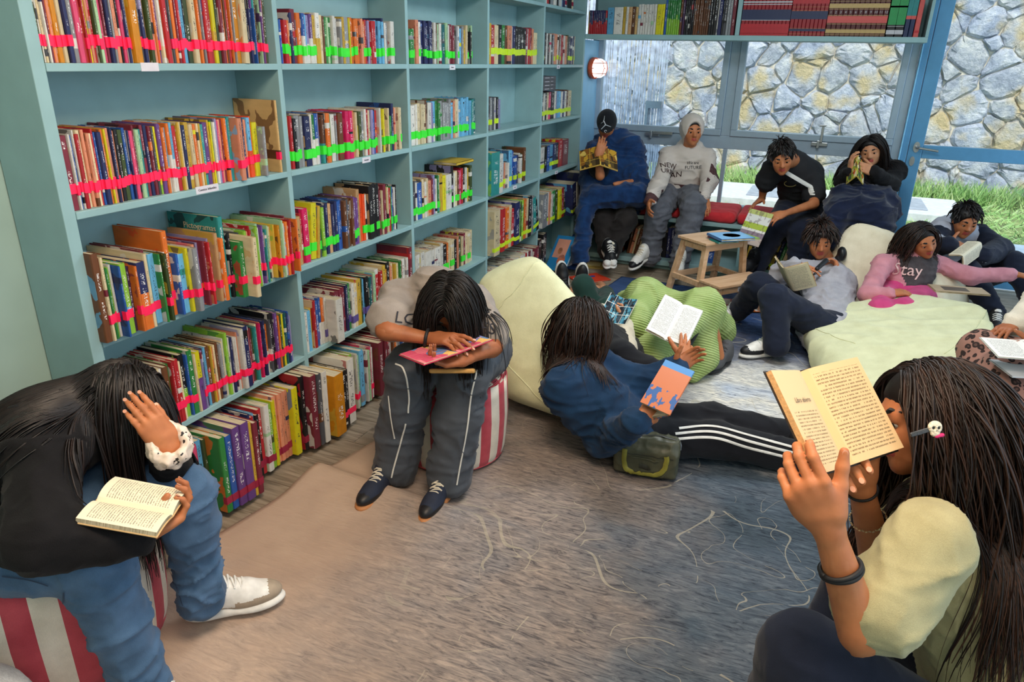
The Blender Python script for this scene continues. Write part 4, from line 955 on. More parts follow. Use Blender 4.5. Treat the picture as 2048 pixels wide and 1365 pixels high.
def eyes(hd, parent, open_=.5):
    for i in (-1, 1):
        c = headpt(hd, .14*i, .318, .012); mb = MB(); o = []
        for (nm, mm, r, ang) in (('eye', eyeW, .066, 3.2), ('iris', eyeI, .068, .55)):
            pr = []
            k = 10
            for j in range(k+1):
                a = min(ang, math.pi*.62)*j/k; pr.append((r*hd['s']*math.sin(a), r*hd['s']*math.cos(a)))
            g = (hd['ax'][1]-hd['ax'][2]*.35).normalized(); M4 = axes(c, hd['ax'][0], g.cross(hd['ax'][0]))
            zx = Vector((M4[0][2], M4[1][2], M4[2][2]))
            if zx.dot(g) < 0: M4 = axes(c, -hd['ax'][0], g.cross(hd['ax'][0]))
            m2 = MB().lathe(pr, 14); vv = [tuple(M4 @ Vector(p)) for p in m2.v]
            mesh_obj(nm, vv, m2.f, mm, parent, True)
    br = MB()
    for i in (-1, 1):
        br.tube([headpt(hd, .075*i, .375, .10), headpt(hd, .14*i, .375, .125), headpt(hd, .225*i, .315, .105)], [.006*hd['s']/.21, .0055*hd['s']/.21, .002], 6)
    b = br.build('eyebrows', hairD, parent)
    a = b.data.attributes.new('tone', 'FLOAT', 'POINT')
def strands(roots, dirs, coll, n=24, step=.016, grav=(0, 0, -1), stiff=.72, off=.004, lens=None, wave=.25, seed=0, pull=None, wfreq=.35):
    """combed locks: each follows its last direction, is drawn down by gravity and kept outside the collider"""
    P = np.array(roots, np.float32); D = np.array(dirs, np.float32); D /= np.linalg.norm(D, axis=1, keepdims=True)+1e-9
    g = np.array(grav, np.float32); out = [P.copy()]; rs_ = np.random.RandomState(seed); ph = rs_.rand(len(P), 3)*6.28
    m = len(P); st = np.full((m, 1), step, np.float32) if lens is None else (np.array(lens, np.float32)[:, None]/n)
    for k in range(n):
        wv = np.stack([np.sin(ph[:, 0]+k*wfreq), np.cos(ph[:, 1]+k*wfreq*1.1), np.sin(ph[:, 2]+k*wfreq*.8)*.4], 1).astype(np.float32)*wave
        D = D*stiff+g*(1-stiff)+wv*.12
        if pull is not None: D += pull(P)*.3
        D /= np.linalg.norm(D, axis=1, keepdims=True)+1e-9
        Q = P+D*st; d = coll.ev(Q.astype(np.float32))
        bad = d < off
        if bad.any():
            G = coll.grad(Q[bad].astype(np.float32)); Q[bad] += G*(off-d[bad])[:, None]
            d2 = coll.ev(Q[bad].astype(np.float32)); G2 = coll.grad(Q[bad].astype(np.float32)); Q[bad] += G2*np.maximum(0, off-d2)[:, None]
        v = Q-P; D = v/(np.linalg.norm(v, axis=1, keepdims=True)+1e-9); P = Q; out.append(P.copy())
    return np.stack(out, 1)
def locks(name, paths, mat, parent, r0=.005, r1=.0008, sides=3, tone=None, thin=None):
    """a bundle of tapering locks as one hair mesh"""
    m, n, _ = paths.shape; T = np.gradient(paths, axis=1); T /= np.linalg.norm(T, axis=2, keepdims=True)+1e-9
    ref = np.array([.3, .2, .93]); A = np.cross(T, ref); A /= np.linalg.norm(A, axis=2, keepdims=True)+1e-9; Bn = np.cross(T, A)
    t = np.linspace(0, 1, n); R = (r0*(1-t)**.6*np.minimum(1, .55+t*6)+r1)[None, :, None, None]
    if thin is not None: R = R*np.asarray(thin)[:, None, None, None]
    a = np.arange(sides)*2*math.pi/sides; cs = np.cos(a)[None, None, :, None]; sn = np.sin(a)[None, None, :, None]
    V = paths[:, :, None, :]+(A[:, :, None, :]*cs+Bn[:, :, None, :]*sn*.6)*R; V = V.reshape(-1, 3)
    i = np.arange(m)[:, None, None]*n*sides; j = np.arange(n-1)[None, :, None]*sides; k = np.arange(sides)[None, None, :]; k2 = (k+1) % sides
    F = np.stack([i+j+k, i+j+k2, i+j+sides+k2, i+j+sides+k], -1).reshape(-1, 4)
    tn = np.repeat(tone if tone is not None else np.random.RandomState(3).rand(m)**2, n*sides)
    tt = np.tile(np.repeat(t, sides), m); tn = np.clip(tn*(.35+.65*tt), 0, 1)
    return V, F, tn
def hair_obj(name, parts, mat, parent):
    V = []; F = []; T = []; k = 0
    for v, f, t in parts: V.append(v); F.append(f+k); T.append(t); k += len(v)
    o = mesh_obj(name, np.concatenate(V), np.concatenate(F), mat, parent, True)
    a = o.data.attributes.new('tone', 'FLOAT', 'POINT'); a.data.foreach_set('value', np.concatenate(T).astype(np.float32)); return o
def hair_cap(hd, grow=1.1, face=(0, .44, -.17), fr=(.36, .30, .46), back=-.35, full=0., h=.006):
    s = hd['s']; A = hd['ax']; S = Solid()
    S.ell(headpt(hd, 0, -.08, .12), (.345*grow*s, .44*grow*s, .395*grow*s), A, k=.01)
    S.cap(headpt(hd, 0, -.22, .0), headpt(hd, 0, -.20, back), .26*s*grow, .20*s*grow, k=.03)
    S.ell(headpt(hd, *face), [q*s for q in fr], A, k=.012, sub=True)
    if full: S.ell(headpt(hd, 0, .10, .36), (.30*s, .33*s, .13*s*full), A, k=.03)
    return S
def hair_from_part(hd, coll, nl=120, length=.4, part_x=.0, seed=1, grav=(0, 0, -1), wave=.25, stiff=.7, n=24, front=True, spread=1., lenvar=.25, part_back=-.45, back=0., yfront=.33):
    """roots along the parting and over the crown, combed to either side"""
    rs_ = np.random.RandomState(seed); R = []; D = []; s = hd['s']
    for i in range(nl):
        sd = 1 if i % 2 else -1; y = rs_.uniform(part_back, yfront); x = part_x+sd*abs(rs_.normal(0, .13))*spread
        # point on cap ellipsoid
        zz = 1-(x/.36)**2-((y+.08)/.47)**2
        if zz < .02: y = -.1; zz = 1-(x/.36)**2-((y+.08)/.47)**2
        z = .12+.415*math.sqrt(max(zz, .02))
        R.append(headpt(hd, x, y, z)); dv = hd['ax'][0]*sd*1.0+hd['ax'][1]*((y*.5-.12) if front else -.6)+hd['ax'][2]*(-.25-rs_.uniform(0, .3)); D.append(dv)
    L = length*(1+lenvar*.5-lenvar*1.6*rs_.rand(nl)**1.7); L = np.maximum(L, .08)
    f_ = np.array(hd['ax'][1], np.float32); c_ = np.array(hd['c'], np.float32)
    pull = (lambda P: -f_[None]*(back*np.exp(-(((P-c_)**2).sum(1))/(.2*.2)))[:, None]) if back else None
    return strands(R, D, coll, n=n, pull=pull, grav=grav, stiff=stiff, lens=L, wave=wave, seed=seed, off=.006)
def join_meshes(name, parts, parent, mats, lips=None):
    V = []; F = []; k = 0; I = []
    for v, f, mi in parts:
        V.append(v); F.append(f+k); k += len(v); I.append(mi if mi is not None else np.zeros(len(f), int))
    return mesh_obj(name, np.concatenate(V), np.concatenate(F), None, parent, True, mats, np.concatenate(I))
def shoe(par, name, heel, toe, up, mats, L=.26, w=.047, lean=None, sc=1., stripes=None, tongue=True, lace=True):
    """trainer: sole, upper with toe box, tongue, laces, side panel. heel and toe are sole points"""
    heel = Vector(heel); d = (Vector(toe)-heel); d = d.normalized(); u = Vector(up); u = (u-d*u.dot(d)).normalized(); s = d.cross(u)
    P = lambda x, y, z: heel+(d*x+s*y+u*z)*sc
    HS = .005 if depth(heel) < 3.3 else .0075
    AX = (d, s, u); sole, upper, acc, lacem = mats
    o = Solid(); o.ell(P(.065, 0, .014), (.075*sc, .038*sc, .02*sc), AX, .02).ell(P(.185, .004, .014), (.085*sc, w*sc, .02*sc), AX, .03)
    so_, V, F = solid_obj('sole', o, HS, sole, par)
    b = Solid(); b.ell(P(.055, 0, .055), (.058*sc, .034*sc, .05*sc), AX, .02).ell(P(.175, .003, .040), (.088*sc, (w-.004)*sc, .036*sc), AX, .03).cap(P(.05, 0, .06), P(.055, 0, .105), .038*sc, .040*sc, .03)
    b.cap(P(.08, 0, .085), P(.16, 0, .062), .030*sc, .030*sc, .03)
    def paint(c):
        q = (c-np.array(heel))/sc; x = q @ np.array(d); z = q @ np.array(u); y = q @ np.array(s)
        m = ((x > .13) & (z < .050)) | ((x > .225)) | (x < .04) | ((z < .034) & (x < .2))
        return np.where(m, 1, 0)
    solid_obj('upper', b, HS, None, par, mats=[upper, acc], paint=paint)
    if tongue:
        tg = Solid(); tg.cap(P(.10, 0, .092), P(.078, 0, .125), .020*sc, .024*sc, .01, fb=d, flat=.4); solid_obj('tongue', tg, HS, lacem, par)
    if lace:
        mb = MB()
        for i in range(5):
            x = .10+i*.018; z = .120-i*.0092
            mb.tube([P(x, -.026, z-.012), P(x+.003, -.012, z+.001), P(x+.005, .012, z+.001), P(x, .026, z-.012)], .0033*sc, 5)
            if i < 4: mb.tube([P(x, -.022, z-.008), P(x+.012, 0, z-.002), P(x+.018, .022, z-.016)], .003*sc, 5)
        mb.build('laces', lacem, par)
    if stripes is not None:
        m2 = MB()
        bv = bvh_of(V, F)
        for i in range(3):
            for y in (-1, 1):
                a = P(.10+i*.022, y*.050, .026); c = P(.085+i*.022, y*.030, .075); m2.tube([a, lerp3(a, c, .5)+s*y*.004, c], .0045*sc, 5)
        m2.build('stripes', stripes, par)
def footprims(S, heel, toe, up, sc=1.):
    heel = Vector(heel); d = (Vector(toe)-heel).normalized(); u = Vector(up); u = (u-d*u.dot(d)).normalized(); s = d.cross(u)
    P = lambda x, y, z: heel+(d*x+s*y+u*z)*sc
    S.ell(P(.03, 0, .03), (.035*sc, .03*sc, .035*sc), (d, s, u), .02); S.cap(P(.04, 0, .05), P(.15, .005, .025), .035*sc, .028*sc, .02); S.cap(P(.15, -.02, .015), P(.16, .025, .015), .02*sc, .018*sc, .02)
    for i, y in enumerate((-.032, -.014, .002, .017, .031)): S.cap(P(.165, y, .018), P(.215-(i*.006), y*1.15, .016), (.011, .009, .0085, .008, .0075)[i]*sc, (.011, .008, .0075, .007, .0065)[i]*sc, .006)
# ------------------------------------------------------------------ open books
def pageprint(name, paper, lines, ink_='#3A3630', margins=(.12, .9, .08, .92), gap=.5, head=None, blotch=None):
    m, t = newmat(name); uv = t.add('ShaderNodeUVMap'); sp = t.add('ShaderNodeSeparateXYZ'); t.l.new(uv.outputs[0], sp.inputs[0]); u, v = (sp, 0), (sp, 1)
    fr = t.math('FRACT', t.math('MULTIPLY', v, float(lines))); ln = t.math('LESS_THAN', fr, .42)
    fl_ = t.math('FLOOR', t.math('MULTIPLY', v, float(lines)))
    cm = t.add('ShaderNodeCombineXYZ'); t.l.new(t.math('MULTIPLY', u, 42.0).outputs[0], cm.inputs[0]); t.l.new(t.math('MULTIPLY', fl_, 7.31).outputs[0], cm.inputs[1])
    n = t.add('ShaderNodeTexNoise', i_Vector=cm, i_Scale=1.0, i_Detail=0.0); wd = t.math('GREATER_THAN', (n, 0), .40)
    cm2 = t.add('ShaderNodeCombineXYZ'); t.l.new(t.math('MULTIPLY', u, 230.0).outputs[0], cm2.inputs[0]); t.l.new(t.math('MULTIPLY', v, float(lines*4)).outputs[0], cm2.inputs[1])
    n2 = t.add('ShaderNodeTexNoise', i_Vector=cm2, i_Scale=1.0, i_Detail=1.0); gl = t.math('GREATER_THAN', (n2, 0), .44)
    m_ = t.math('MULTIPLY', t.math('MULTIPLY', ln, wd), gl)
    for a, op, c in ((u, 'GREATER_THAN', margins[0]), (u, 'LESS_THAN', margins[1]), (v, 'GREATER_THAN', margins[2]), (v, 'LESS_THAN', margins[3])): m_ = t.math('MULTIPLY', m_, t.math(op, a, c))
    base = lin(paper)
    if blotch:
        vo = t.add('ShaderNodeTexVoronoi', i_Vector=uv, i_Scale=blotch[0]); rp = t.ramp((vo, 1), [(i/len(blotch[1]), lin(c)) for i, c in enumerate(blotch[1])], 'CONSTANT')
        sx = t.add('ShaderNodeSeparateColor', i_0=(vo, 1)); rp = t.ramp((sx, 0), [(i/len(blotch[1]), lin(c)) for i, c in enumerate(blotch[1])], 'CONSTANT')
        # gutters between panels
        bx_ = t.math('LESS_THAN', t.math('FRACT', t.math('MULTIPLY', u, 2.0)), .05); by_ = t.math('LESS_THAN', t.math('FRACT', t.math('MULTIPLY', v, 3.0)), .05)
        base = t.mix(t.math('MAXIMUM', bx_, by_), rp, lin(paper)); out_ = base
        out_ = t.mix(t.math('MULTIPLY', m_, .0 if gap == 0 else .25), base, lin(ink_))
    else: out_ = t.mix(t.math('MULTIPLY', m_, .8), base, lin(ink_))
    t.out(out_, .75, spec=.2); return m
def open_book(name, label, c, xd, yd, w_, h_, open_deg, coverm, pm, pm2=None, tl=.012, tr=.012, group=None, parent_cat='book', curve=.0, edge=None, floppy=(0., 0.)):
    """spine along yd, pages open towards the normal (xd x yd); two halves hinged on the spine"""
    M4 = axes(c, xd, yd); root = thing(name, label, parent_cat, (0, 0, 0), group); root.matrix_world = M4
    for sgn, th, pmm, flp in ((-1, tl, pm, floppy[0]), (1, tr, pm2 or pm, floppy[1])):
        a = math.radians((180-open_deg)/2); n = 12; top = []; bot = []
        for i in range(n+1):
            x = w_*i/n; cz = curve*math.sin(math.pi*x/w_)+flp*(x/w_)**2
            zt = th*(1-math.exp(-x/.010))+cz; top.append((x, zt)); bot.append((x, cz))
        def R(x, z): return (sgn*(x*math.cos(a)-z*math.sin(a)), x*math.sin(a)+z*math.cos(a))
        v = []; f = []; uv = []
        for i in range(n+1):
            for (x, z) in (top[i], bot[i]):
                X, Z = R(x, z)
                for y in (-h_/2, h_/2): v.append((X, y, Z)); uv.append((.5+sgn*(x/w_-.5), .5+y/h_))
        def fc(a_, b_, c_, d_): f.append((a_, b_, c_, d_) if sgn > 0 else (a_, d_, c_, b_))
        mi = []
        for i in range(n):
            k = 4*i; fc(k, k+4, k+5, k+1); mi.append(0); fc(k+2, k+3, k+7, k+6); mi.append(1); fc(k, k+2, k+6, k+4); mi.append(1); fc(k+1, k+5, k+7, k+3); mi.append(1)
        k = 4*n; fc(k, k+2, k+3, k+1); mi.append(1)
        o = mesh_obj('pages', v, f, None, root, False, [pmm, edge or pageM], mi)
        l = o.data.uv_layers.new(name='UVMap'); li = np.zeros(len(o.data.loops), np.int32); o.data.loops.foreach_get('vertex_index', li); l.data.foreach_set('uv', np.asarray(uv, np.float32)[li].ravel())
        at_ = o.data.attributes.new('seed', 'FLOAT', 'POINT'); at_.data.foreach_set('value', [.3]*len(v))
        cv = []; cf = []
        for i in range(n+1):
            x, z = bot[i]; x = x*1.025
            for dz in (-.0006, -.0024):
                X, Z = R(x, z+dz)
                for y in (-h_/2-.003, h_/2+.003): cv.append((X, y, Z))
        for i in range(n):
            k = 4*i; cf += [(k, k+4, k+5, k+1), (k+2, k+3, k+7, k+6), (k, k+2, k+6, k+4), (k+1, k+5, k+7, k+3)]
        cf += [(0, 1, 3, 2), (4*n, 4*n+2, 4*n+3, 4*n+1)]
        fix_normals(mesh_obj('cover', cv, cf, coverm, root))
    return root
# ================================================================== rug, poufs, bean bags, stool, bag
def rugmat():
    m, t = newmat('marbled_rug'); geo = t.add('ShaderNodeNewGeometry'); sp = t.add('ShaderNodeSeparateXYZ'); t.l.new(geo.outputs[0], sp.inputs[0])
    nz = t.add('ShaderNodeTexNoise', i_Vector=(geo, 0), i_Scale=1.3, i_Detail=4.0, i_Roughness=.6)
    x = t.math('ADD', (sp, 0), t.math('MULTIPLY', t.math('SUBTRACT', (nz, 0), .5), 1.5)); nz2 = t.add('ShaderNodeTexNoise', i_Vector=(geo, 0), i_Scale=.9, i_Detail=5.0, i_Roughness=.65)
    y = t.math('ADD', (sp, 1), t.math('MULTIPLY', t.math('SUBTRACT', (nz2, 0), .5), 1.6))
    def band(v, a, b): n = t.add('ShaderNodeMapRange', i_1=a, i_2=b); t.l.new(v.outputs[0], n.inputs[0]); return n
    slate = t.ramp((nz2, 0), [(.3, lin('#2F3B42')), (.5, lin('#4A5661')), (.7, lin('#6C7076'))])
    c = t.mix(band(x, -1.25, -.35), t.ramp((nz2, 0), [(.35, lin('#B39A88')), (.55, lin('#C8AF9A')), (.75, lin('#D6C2B0'))]), slate)  # beige carries warm light painted into the rug on the bookcase side
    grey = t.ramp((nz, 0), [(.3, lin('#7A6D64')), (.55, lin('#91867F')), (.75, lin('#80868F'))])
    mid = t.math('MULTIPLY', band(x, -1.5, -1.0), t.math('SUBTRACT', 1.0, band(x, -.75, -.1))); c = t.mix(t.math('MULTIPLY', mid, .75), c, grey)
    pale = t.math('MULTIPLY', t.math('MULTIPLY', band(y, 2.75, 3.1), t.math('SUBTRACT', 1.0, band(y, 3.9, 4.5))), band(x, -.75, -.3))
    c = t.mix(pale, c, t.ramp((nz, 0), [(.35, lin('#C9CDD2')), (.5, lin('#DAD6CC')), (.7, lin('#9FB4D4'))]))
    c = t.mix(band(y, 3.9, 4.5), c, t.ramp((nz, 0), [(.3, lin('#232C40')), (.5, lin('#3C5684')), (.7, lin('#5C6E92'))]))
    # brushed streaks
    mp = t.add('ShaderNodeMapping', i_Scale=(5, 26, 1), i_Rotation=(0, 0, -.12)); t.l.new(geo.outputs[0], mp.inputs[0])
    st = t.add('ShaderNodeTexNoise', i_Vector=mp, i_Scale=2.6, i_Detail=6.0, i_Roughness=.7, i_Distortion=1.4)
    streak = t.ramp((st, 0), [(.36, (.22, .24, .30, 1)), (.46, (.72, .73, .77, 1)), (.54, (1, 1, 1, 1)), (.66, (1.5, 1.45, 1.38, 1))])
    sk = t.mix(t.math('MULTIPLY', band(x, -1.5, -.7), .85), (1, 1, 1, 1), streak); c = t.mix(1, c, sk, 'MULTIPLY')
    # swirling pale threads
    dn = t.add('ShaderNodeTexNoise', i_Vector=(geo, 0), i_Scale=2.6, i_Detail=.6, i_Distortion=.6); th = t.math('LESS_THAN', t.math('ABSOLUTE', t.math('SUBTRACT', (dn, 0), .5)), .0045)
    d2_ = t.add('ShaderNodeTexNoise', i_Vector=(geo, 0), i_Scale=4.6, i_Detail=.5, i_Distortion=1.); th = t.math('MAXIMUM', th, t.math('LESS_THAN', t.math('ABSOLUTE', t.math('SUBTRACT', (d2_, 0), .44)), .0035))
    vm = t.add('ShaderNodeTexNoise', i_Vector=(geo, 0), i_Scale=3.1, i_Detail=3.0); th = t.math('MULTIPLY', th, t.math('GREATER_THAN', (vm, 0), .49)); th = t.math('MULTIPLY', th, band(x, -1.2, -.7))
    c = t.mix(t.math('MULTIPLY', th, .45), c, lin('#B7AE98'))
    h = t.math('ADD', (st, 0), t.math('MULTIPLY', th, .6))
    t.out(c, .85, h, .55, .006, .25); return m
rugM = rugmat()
def rug_edge(y): return float(np.interp(y, [-1.3, 0, 1.45, 2.0, 2.45, 3.5, 5.35], [-1.80, -1.79, -1.755, -1.665, -1.60, -1.50, -1.30]))
nx_, ny_ = 120, 260; V = np.zeros((nx_*ny_, 3)); 
for j in range(ny_):
    y = -1.25+6.6*j/(ny_-1); xe = rug_edge(y)
    for i in range(nx_):
        t_ = i/(nx_-1); x = xe+(1.05-xe)*t_; yc = 1.985+.03*(x+1.6)+.03*math.sin(x*2.3)-.10*max(0, x+.9)
        yy_ = y+.02*math.sin(x*3); dy = yy_-yc; a = .040*math.exp(-max(0, x+1.6)*.75)+.012
        wd = .045 if dy > 0 else .13
        z = .007+a*math.exp(-(dy/wd)**2)+.004*math.sin(x*2.1+y*3)*math.exp(-t_*2)
        z += .010*math.exp(-((x+.2-.35*(y-1))/.09)**2)*math.exp(-((y-1.2)/.8)**2)
        if t_ < .02 and abs(dy) < .15: z += .004
        V[j*nx_+i] = (x, yy_, z)
V[:, 2] += .003*vnoise(V*4)+.003
k = np.arange(ny_-1)[:, None]*nx_+np.arange(nx_-1)[None]; k = k.ravel(); F = np.stack([k, k+1, k+nx_+1, k+nx_], 1)
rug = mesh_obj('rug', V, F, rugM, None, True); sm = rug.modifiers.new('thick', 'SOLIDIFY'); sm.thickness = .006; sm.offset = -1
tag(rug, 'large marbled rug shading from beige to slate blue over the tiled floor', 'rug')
# striped poufs
cream = cloth('cream_canvas', '#E6DCCB', 700, hex2='#D9CDBB'); redst = cloth('faded_red_canvas', '#C4525C', 700, hex2='#B2404C')
def pouf(c, R, H, label, n=28, ph=0.):
    root = thing('striped_pouf', label, 'pouf', c, 'red and white striped poufs')
    def prof(z): t = z/H; return R*(1+.045*math.sin(math.pi*t)) if .0 < t < 1 else R
    for k in range(n):
        mb = MB(); v = []; f = []; a0 = ph+2*math.pi*k/n; m = 4; zs = [0, .01, .04, .10, .2, .3, .36, H-.02, H]; rr = [R-.02, R-.004, R+.004, R+.010, R+.014, R+.010, R+.006, R-.006, R-.022]
        for i in range(m+1):
            a = a0+2*math.pi/n*i/m; pf = .0035*math.sin(math.pi*i/m)
            for z, r in zip(zs, rr): v.append(((r+pf)*math.cos(a), (r+pf)*math.sin(a), z))
        q = len(zs)
        for i in range(m):
            for j in range(q-1): f.append((i*q+j, (i+1)*q+j, (i+1)*q+j+1, i*q+j+1))
        mesh_obj('side_stripe', v, f, redst if k % 2 else cream, root, True)
        v = []; f = []
        for i in range(m+1):
            a = a0+2*math.pi/n*i/m
            for r, z in ((R-.022, H), (R*.6, H+.018), (R*.25, H+.022), (.0, H+.022)): v.append((r*math.cos(a), r*math.sin(a), z))
        for i in range(m):
            for j in range(3): f.append((i*4+j, (i+1)*4+j, (i+1)*4+j+1, i*4+j+1))
        mesh_obj('top_panel', v, f, redst if k % 2 else cream, root, True)
    for z, r in ((.008, R-.004), (H-.006, R-.012)):
        mb = MB(); mb.tube([(r*math.cos(a), r*math.sin(a), z) for a in np.linspace(0, 2*math.pi, 49)], .004, 6, cap=False); mb.build('piping', redst, root, True)
    return root
pouf((-1.79, 1.0, .013), .262, .40, 'red and white striped pouf under the girl in the black sweater', ph=.15)
pouf((-1.275, 2.425, .017), .222, .355, 'red and white striped pouf under the girl in the grey tee', ph=.1)
pouf((1.20, 3.36, .005), .24, .27, 'red and white striped pouf under the person in leopard print trousers')
wp = Solid(); wp.ell((-1.545, .585, .17), (.165, .165, .155), k=.02)
o, _, _ = solid_obj('round_white_pouf', wp, .012, cloth('white_boucle', '#D8D6D4', 160, bump=.8), amp=.004, freq=14, stretch=(1, 1, 1)); tag(o, 'round white pouf at the side of the striped one by the door', 'pouf')
# bean bags
beanM = cloth('cream_bean_bag_cloth', '#DADBB4', 500, hex2='#CFCFA6', var=.04); beanM2 = cloth('ivory_bean_bag_cloth', '#E2D9C0', 500, hex2='#D6CBAF', var=.04)
def hullbag(pts, h=.016, amp=.012, seed=0, rnd=.05):
    """soft bag: rounded convex hull of corner points, slightly sagging"""
    bm = bmesh.new(); [bm.verts.new(p) for p in pts]; r = bmesh.ops.convex_hull(bm, input=bm.verts); bm.normal_update()
    pl = [(np.array(f.normal), float(Vector(f.normal).dot(f.verts[0].co))) for f in bm.faces]; c = sum((Vector(p) for p in pts), Vector())/len(pts); bm.free()
    P0 = []
    for n, d in pl:
        if n @ np.array(c) > d: n, d = -n, -d
        if not any((n @ m > .999) for m, _ in P0): P0.append((n, d))
    S = Solid(); nn = np.array([p[0] for p in P0], np.float32); dd = np.array([p[1] for p in P0], np.float32)-rnd
    def f(P):
        q = P @ nn.T-dd; return np.log(np.exp(np.clip(q/rnd*2.6, -30, 30)).sum(1))*rnd/2.6-rnd
    a = np.min(pts, 0)-.05; b = np.max(pts, 0)+.05
    S.p.append((a, b, f, .02, False)); return S
def bag(name, label, pts, mat, seams, h=.014, amp=.006, seed=0, rnd=.055):
    S = hullbag([Vector(p) for p in pts], rnd=rnd); root = thing(name, label, 'bean bag', (0, 0, 0), 'cream bean bags')
    def ex(V, F):
        V = V.copy(); V[:, 2] = np.maximum(V[:, 2], .016+.0*V[:, 2]); return V
    o, V, F = solid_obj('cover', S, h, mat, root, amp=amp, freq=3., seed=seed, stretch=(1, 1, 1.4), extra=ex)
    b = bvh_of(V, F)
    for sm_ in seams:
        mid = sum((Vector(p) for p in sm_), Vector())/len(sm_)
        pts_ = spline(sm_, 26); P = []
        for p in pts_:
            loc, no, i, d = b.find_nearest(p); P.append(loc+no*.001)
        MB().tube(P, .0028, 5).build('seam', mat, root, True)
    return S
bag('bean_bag', 'tall cream bean bag propping up the girl in the navy sweatshirt', [(-1.28, 2.95, .02), (-.78, 2.80, .02), (-.62, 3.3, .02), (-1.35, 3.45, .02), (-1.17, 3.12, .77), (-1.10, 3.02, .75), (-1.42, 2.9, .62), (-1.45, 3.2, .6), (-.66, 3.0, .36), (-.80, 2.78, .2), (-1.4, 2.95, .2), (-.95, 2.71, .12), (-1.2, 2.76, .12)],
    beanM, [[(-1.14, 3.04, .73), (-1.2, 2.98, .6), (-1.32, 2.9, .42)], [(-1.36, 2.88, .38), (-1.15, 2.8, .26), (-.86, 2.74, .07)]], rnd=.06)
bag('bean_bag', 'ivory bean bag with a peaked corner behind the boy in the grey hoodie', [(.02, 4.98, .02), (.95, 5.05, .02), (1.12, 5.46, .02), (.1, 5.44, .02), (.25, 5.30, .68), (.32, 5.28, .68), (.72, 5.34, .54), (1.03, 5.42, .40), (.12, 5.05, .25), (.85, 5.08, .28)],
    beanM2, [[(.28, 5.28, .68), (.18, 5.15, .4), (.08, 5.0, .15)], [(.3, 5.3, .68), (.6, 5.32, .58), (1.05, 5.42, .40)]], seed=3)
bag('bean_bag', 'broad cream bean bag lying flat beside the teal pillar', [(.06, 4.42, .02), (.03, 4.36, .20), (.28, 3.3, .02), (.9, 3.15, .02), (1.02, 4.2, .02), (.98, 4.62, .02), (.55, 4.85, .34), (1.0, 4.58, .36), (1.02, 4.2, .34), (.35, 3.45, .22), (.85, 3.3, .27), (.2, 4.4, .24)],
    beanM, [[(.05, 4.35, .2), (.2, 4.1, .2), (.33, 3.95, .22)], [(1.0, 4.5, .38), (.85, 4.1, .33), (.72, 3.85, .28)], [(.05, 4.38, .2), (.3, 4.65, .28), (.55, 4.85, .34), (1.0, 4.62, .36)]], amp=.012, seed=9, rnd=.06)
# cushions on the bench
cush = cloth('coral_red_fabric', '#D23A40', 500, hex2='#C22E38', var=.04)
for i, (x0, x1, lb) in enumerate(((-1.86, -1.42, 'coral red bench cushion under the boy wrapped in the blue blanket'), (-1.41, -.97, 'coral red bench cushion under the boy in the patterned hoodie'), (-.96, -.54, 'coral red bench cushion between the hoodie boy and the middle of the bench'), (-.53, -.02, 'coral red bench cushion under the hand of the boy in the black polo'), (-.01, .46, 'coral red bench cushion under the girl with the navy blanket'))):
    S = Solid(); S.box(((x0+x1)/2, 6.045, .463), ((x1-x0)/2-.003, .245, .040), r=.03)
    o, V, F = solid_obj('bench_cushion', S, .012, cush, amp=.006, freq=6, seed=i, stretch=(1, 1, 1), extra=lambda V, F: np.stack([V[:, 0], V[:, 1], np.maximum(V[:, 2], .4215)], 1)); tag(o, lb, 'cushion', 'coral cushions on the window bench')
# step stool
birch, t = newmat('pale_birch'); tc = t.add('ShaderNodeTexCoord'); mp = t.add('ShaderNodeMapping', i_Scale=(2, 30, 12)); t.l.new(tc.outputs[3], mp.inputs[0])
n = t.add('ShaderNodeTexNoise', i_Vector=mp, i_Scale=2.0, i_Detail=4.0, i_Distortion=.7); t.out(t.ramp((n, 0), [(.3, lin('#C79A72')), (.7, lin('#E3BE98'))]), .5, n, .08, .001)
A = Vector((.61, .79, 0)).normalized(); st = thing('step_stool', 'birch wood step stool holding a few children\'s books', 'stool', (-.598, 4.72, .016)); st.rotation_euler = (0, 0, math.atan2(A.y, A.x))
def sb(name, a, b, bev=.003): return MB().box(a, b).build(name, birch, st, bevel=bev)
def leg(x0, y0, x1, y1, z1, s=.036):
    mb = MB(); v = []
    for (x, y, z) in ((x0, y0, 0), (x1, y1, z1)):
        for dx, dy in ((0, 0), (s, 0), (s, s), (0, s)): v.append((x+dx, y+dy, z))
    mb.add(v, [(0, 3, 2, 1), (4, 5, 6, 7), (0, 1, 5, 4), (1, 2, 6, 5), (2, 3, 7, 6), (3, 0, 4, 7)]); mb.build('leg', birch, st, bevel=.002)
H = .484
for i in range(7): sb('top_slat' if 0 else 'top_board', (0, .26*i/7 if i else 0, H-.018), (.40, .26*(i+1)/7, H)) if i == 0 else None
bpy.data.objects.remove([c for c in st.children if c.name.startswith('top_board')][0])
sb('top_board', (-.01, -.01, H-.018), (.41, .265, H))
leg(-.035, .0, .012, .008, H-.018); leg(.40, .0, .352, .008, H-.018); leg(-.035, .30, .012, .215, H-.018); leg(.40, .30, .352, .215, H-.018)
leg(-.035, -.19, -.01, -.17, .225); leg(.40, -.19, .374, -.17, .225)
sb('apron', (.045, .012, H-.065), (.355, .03, H-.018)); sb('apron', (.045, .232, H-.065), (.355, .25, H-.018)); sb('apron', (.012, .045, H-.065), (.03, .215, H-.018)); sb('apron', (.37, .045, H-.065), (.388, .215, H-.018))
sb('step_board', (-.03, -.195, .225), (.43, -.005, .243)); sb('step_apron', (.03, -.172, .175), (.372, -.155, .225)); 
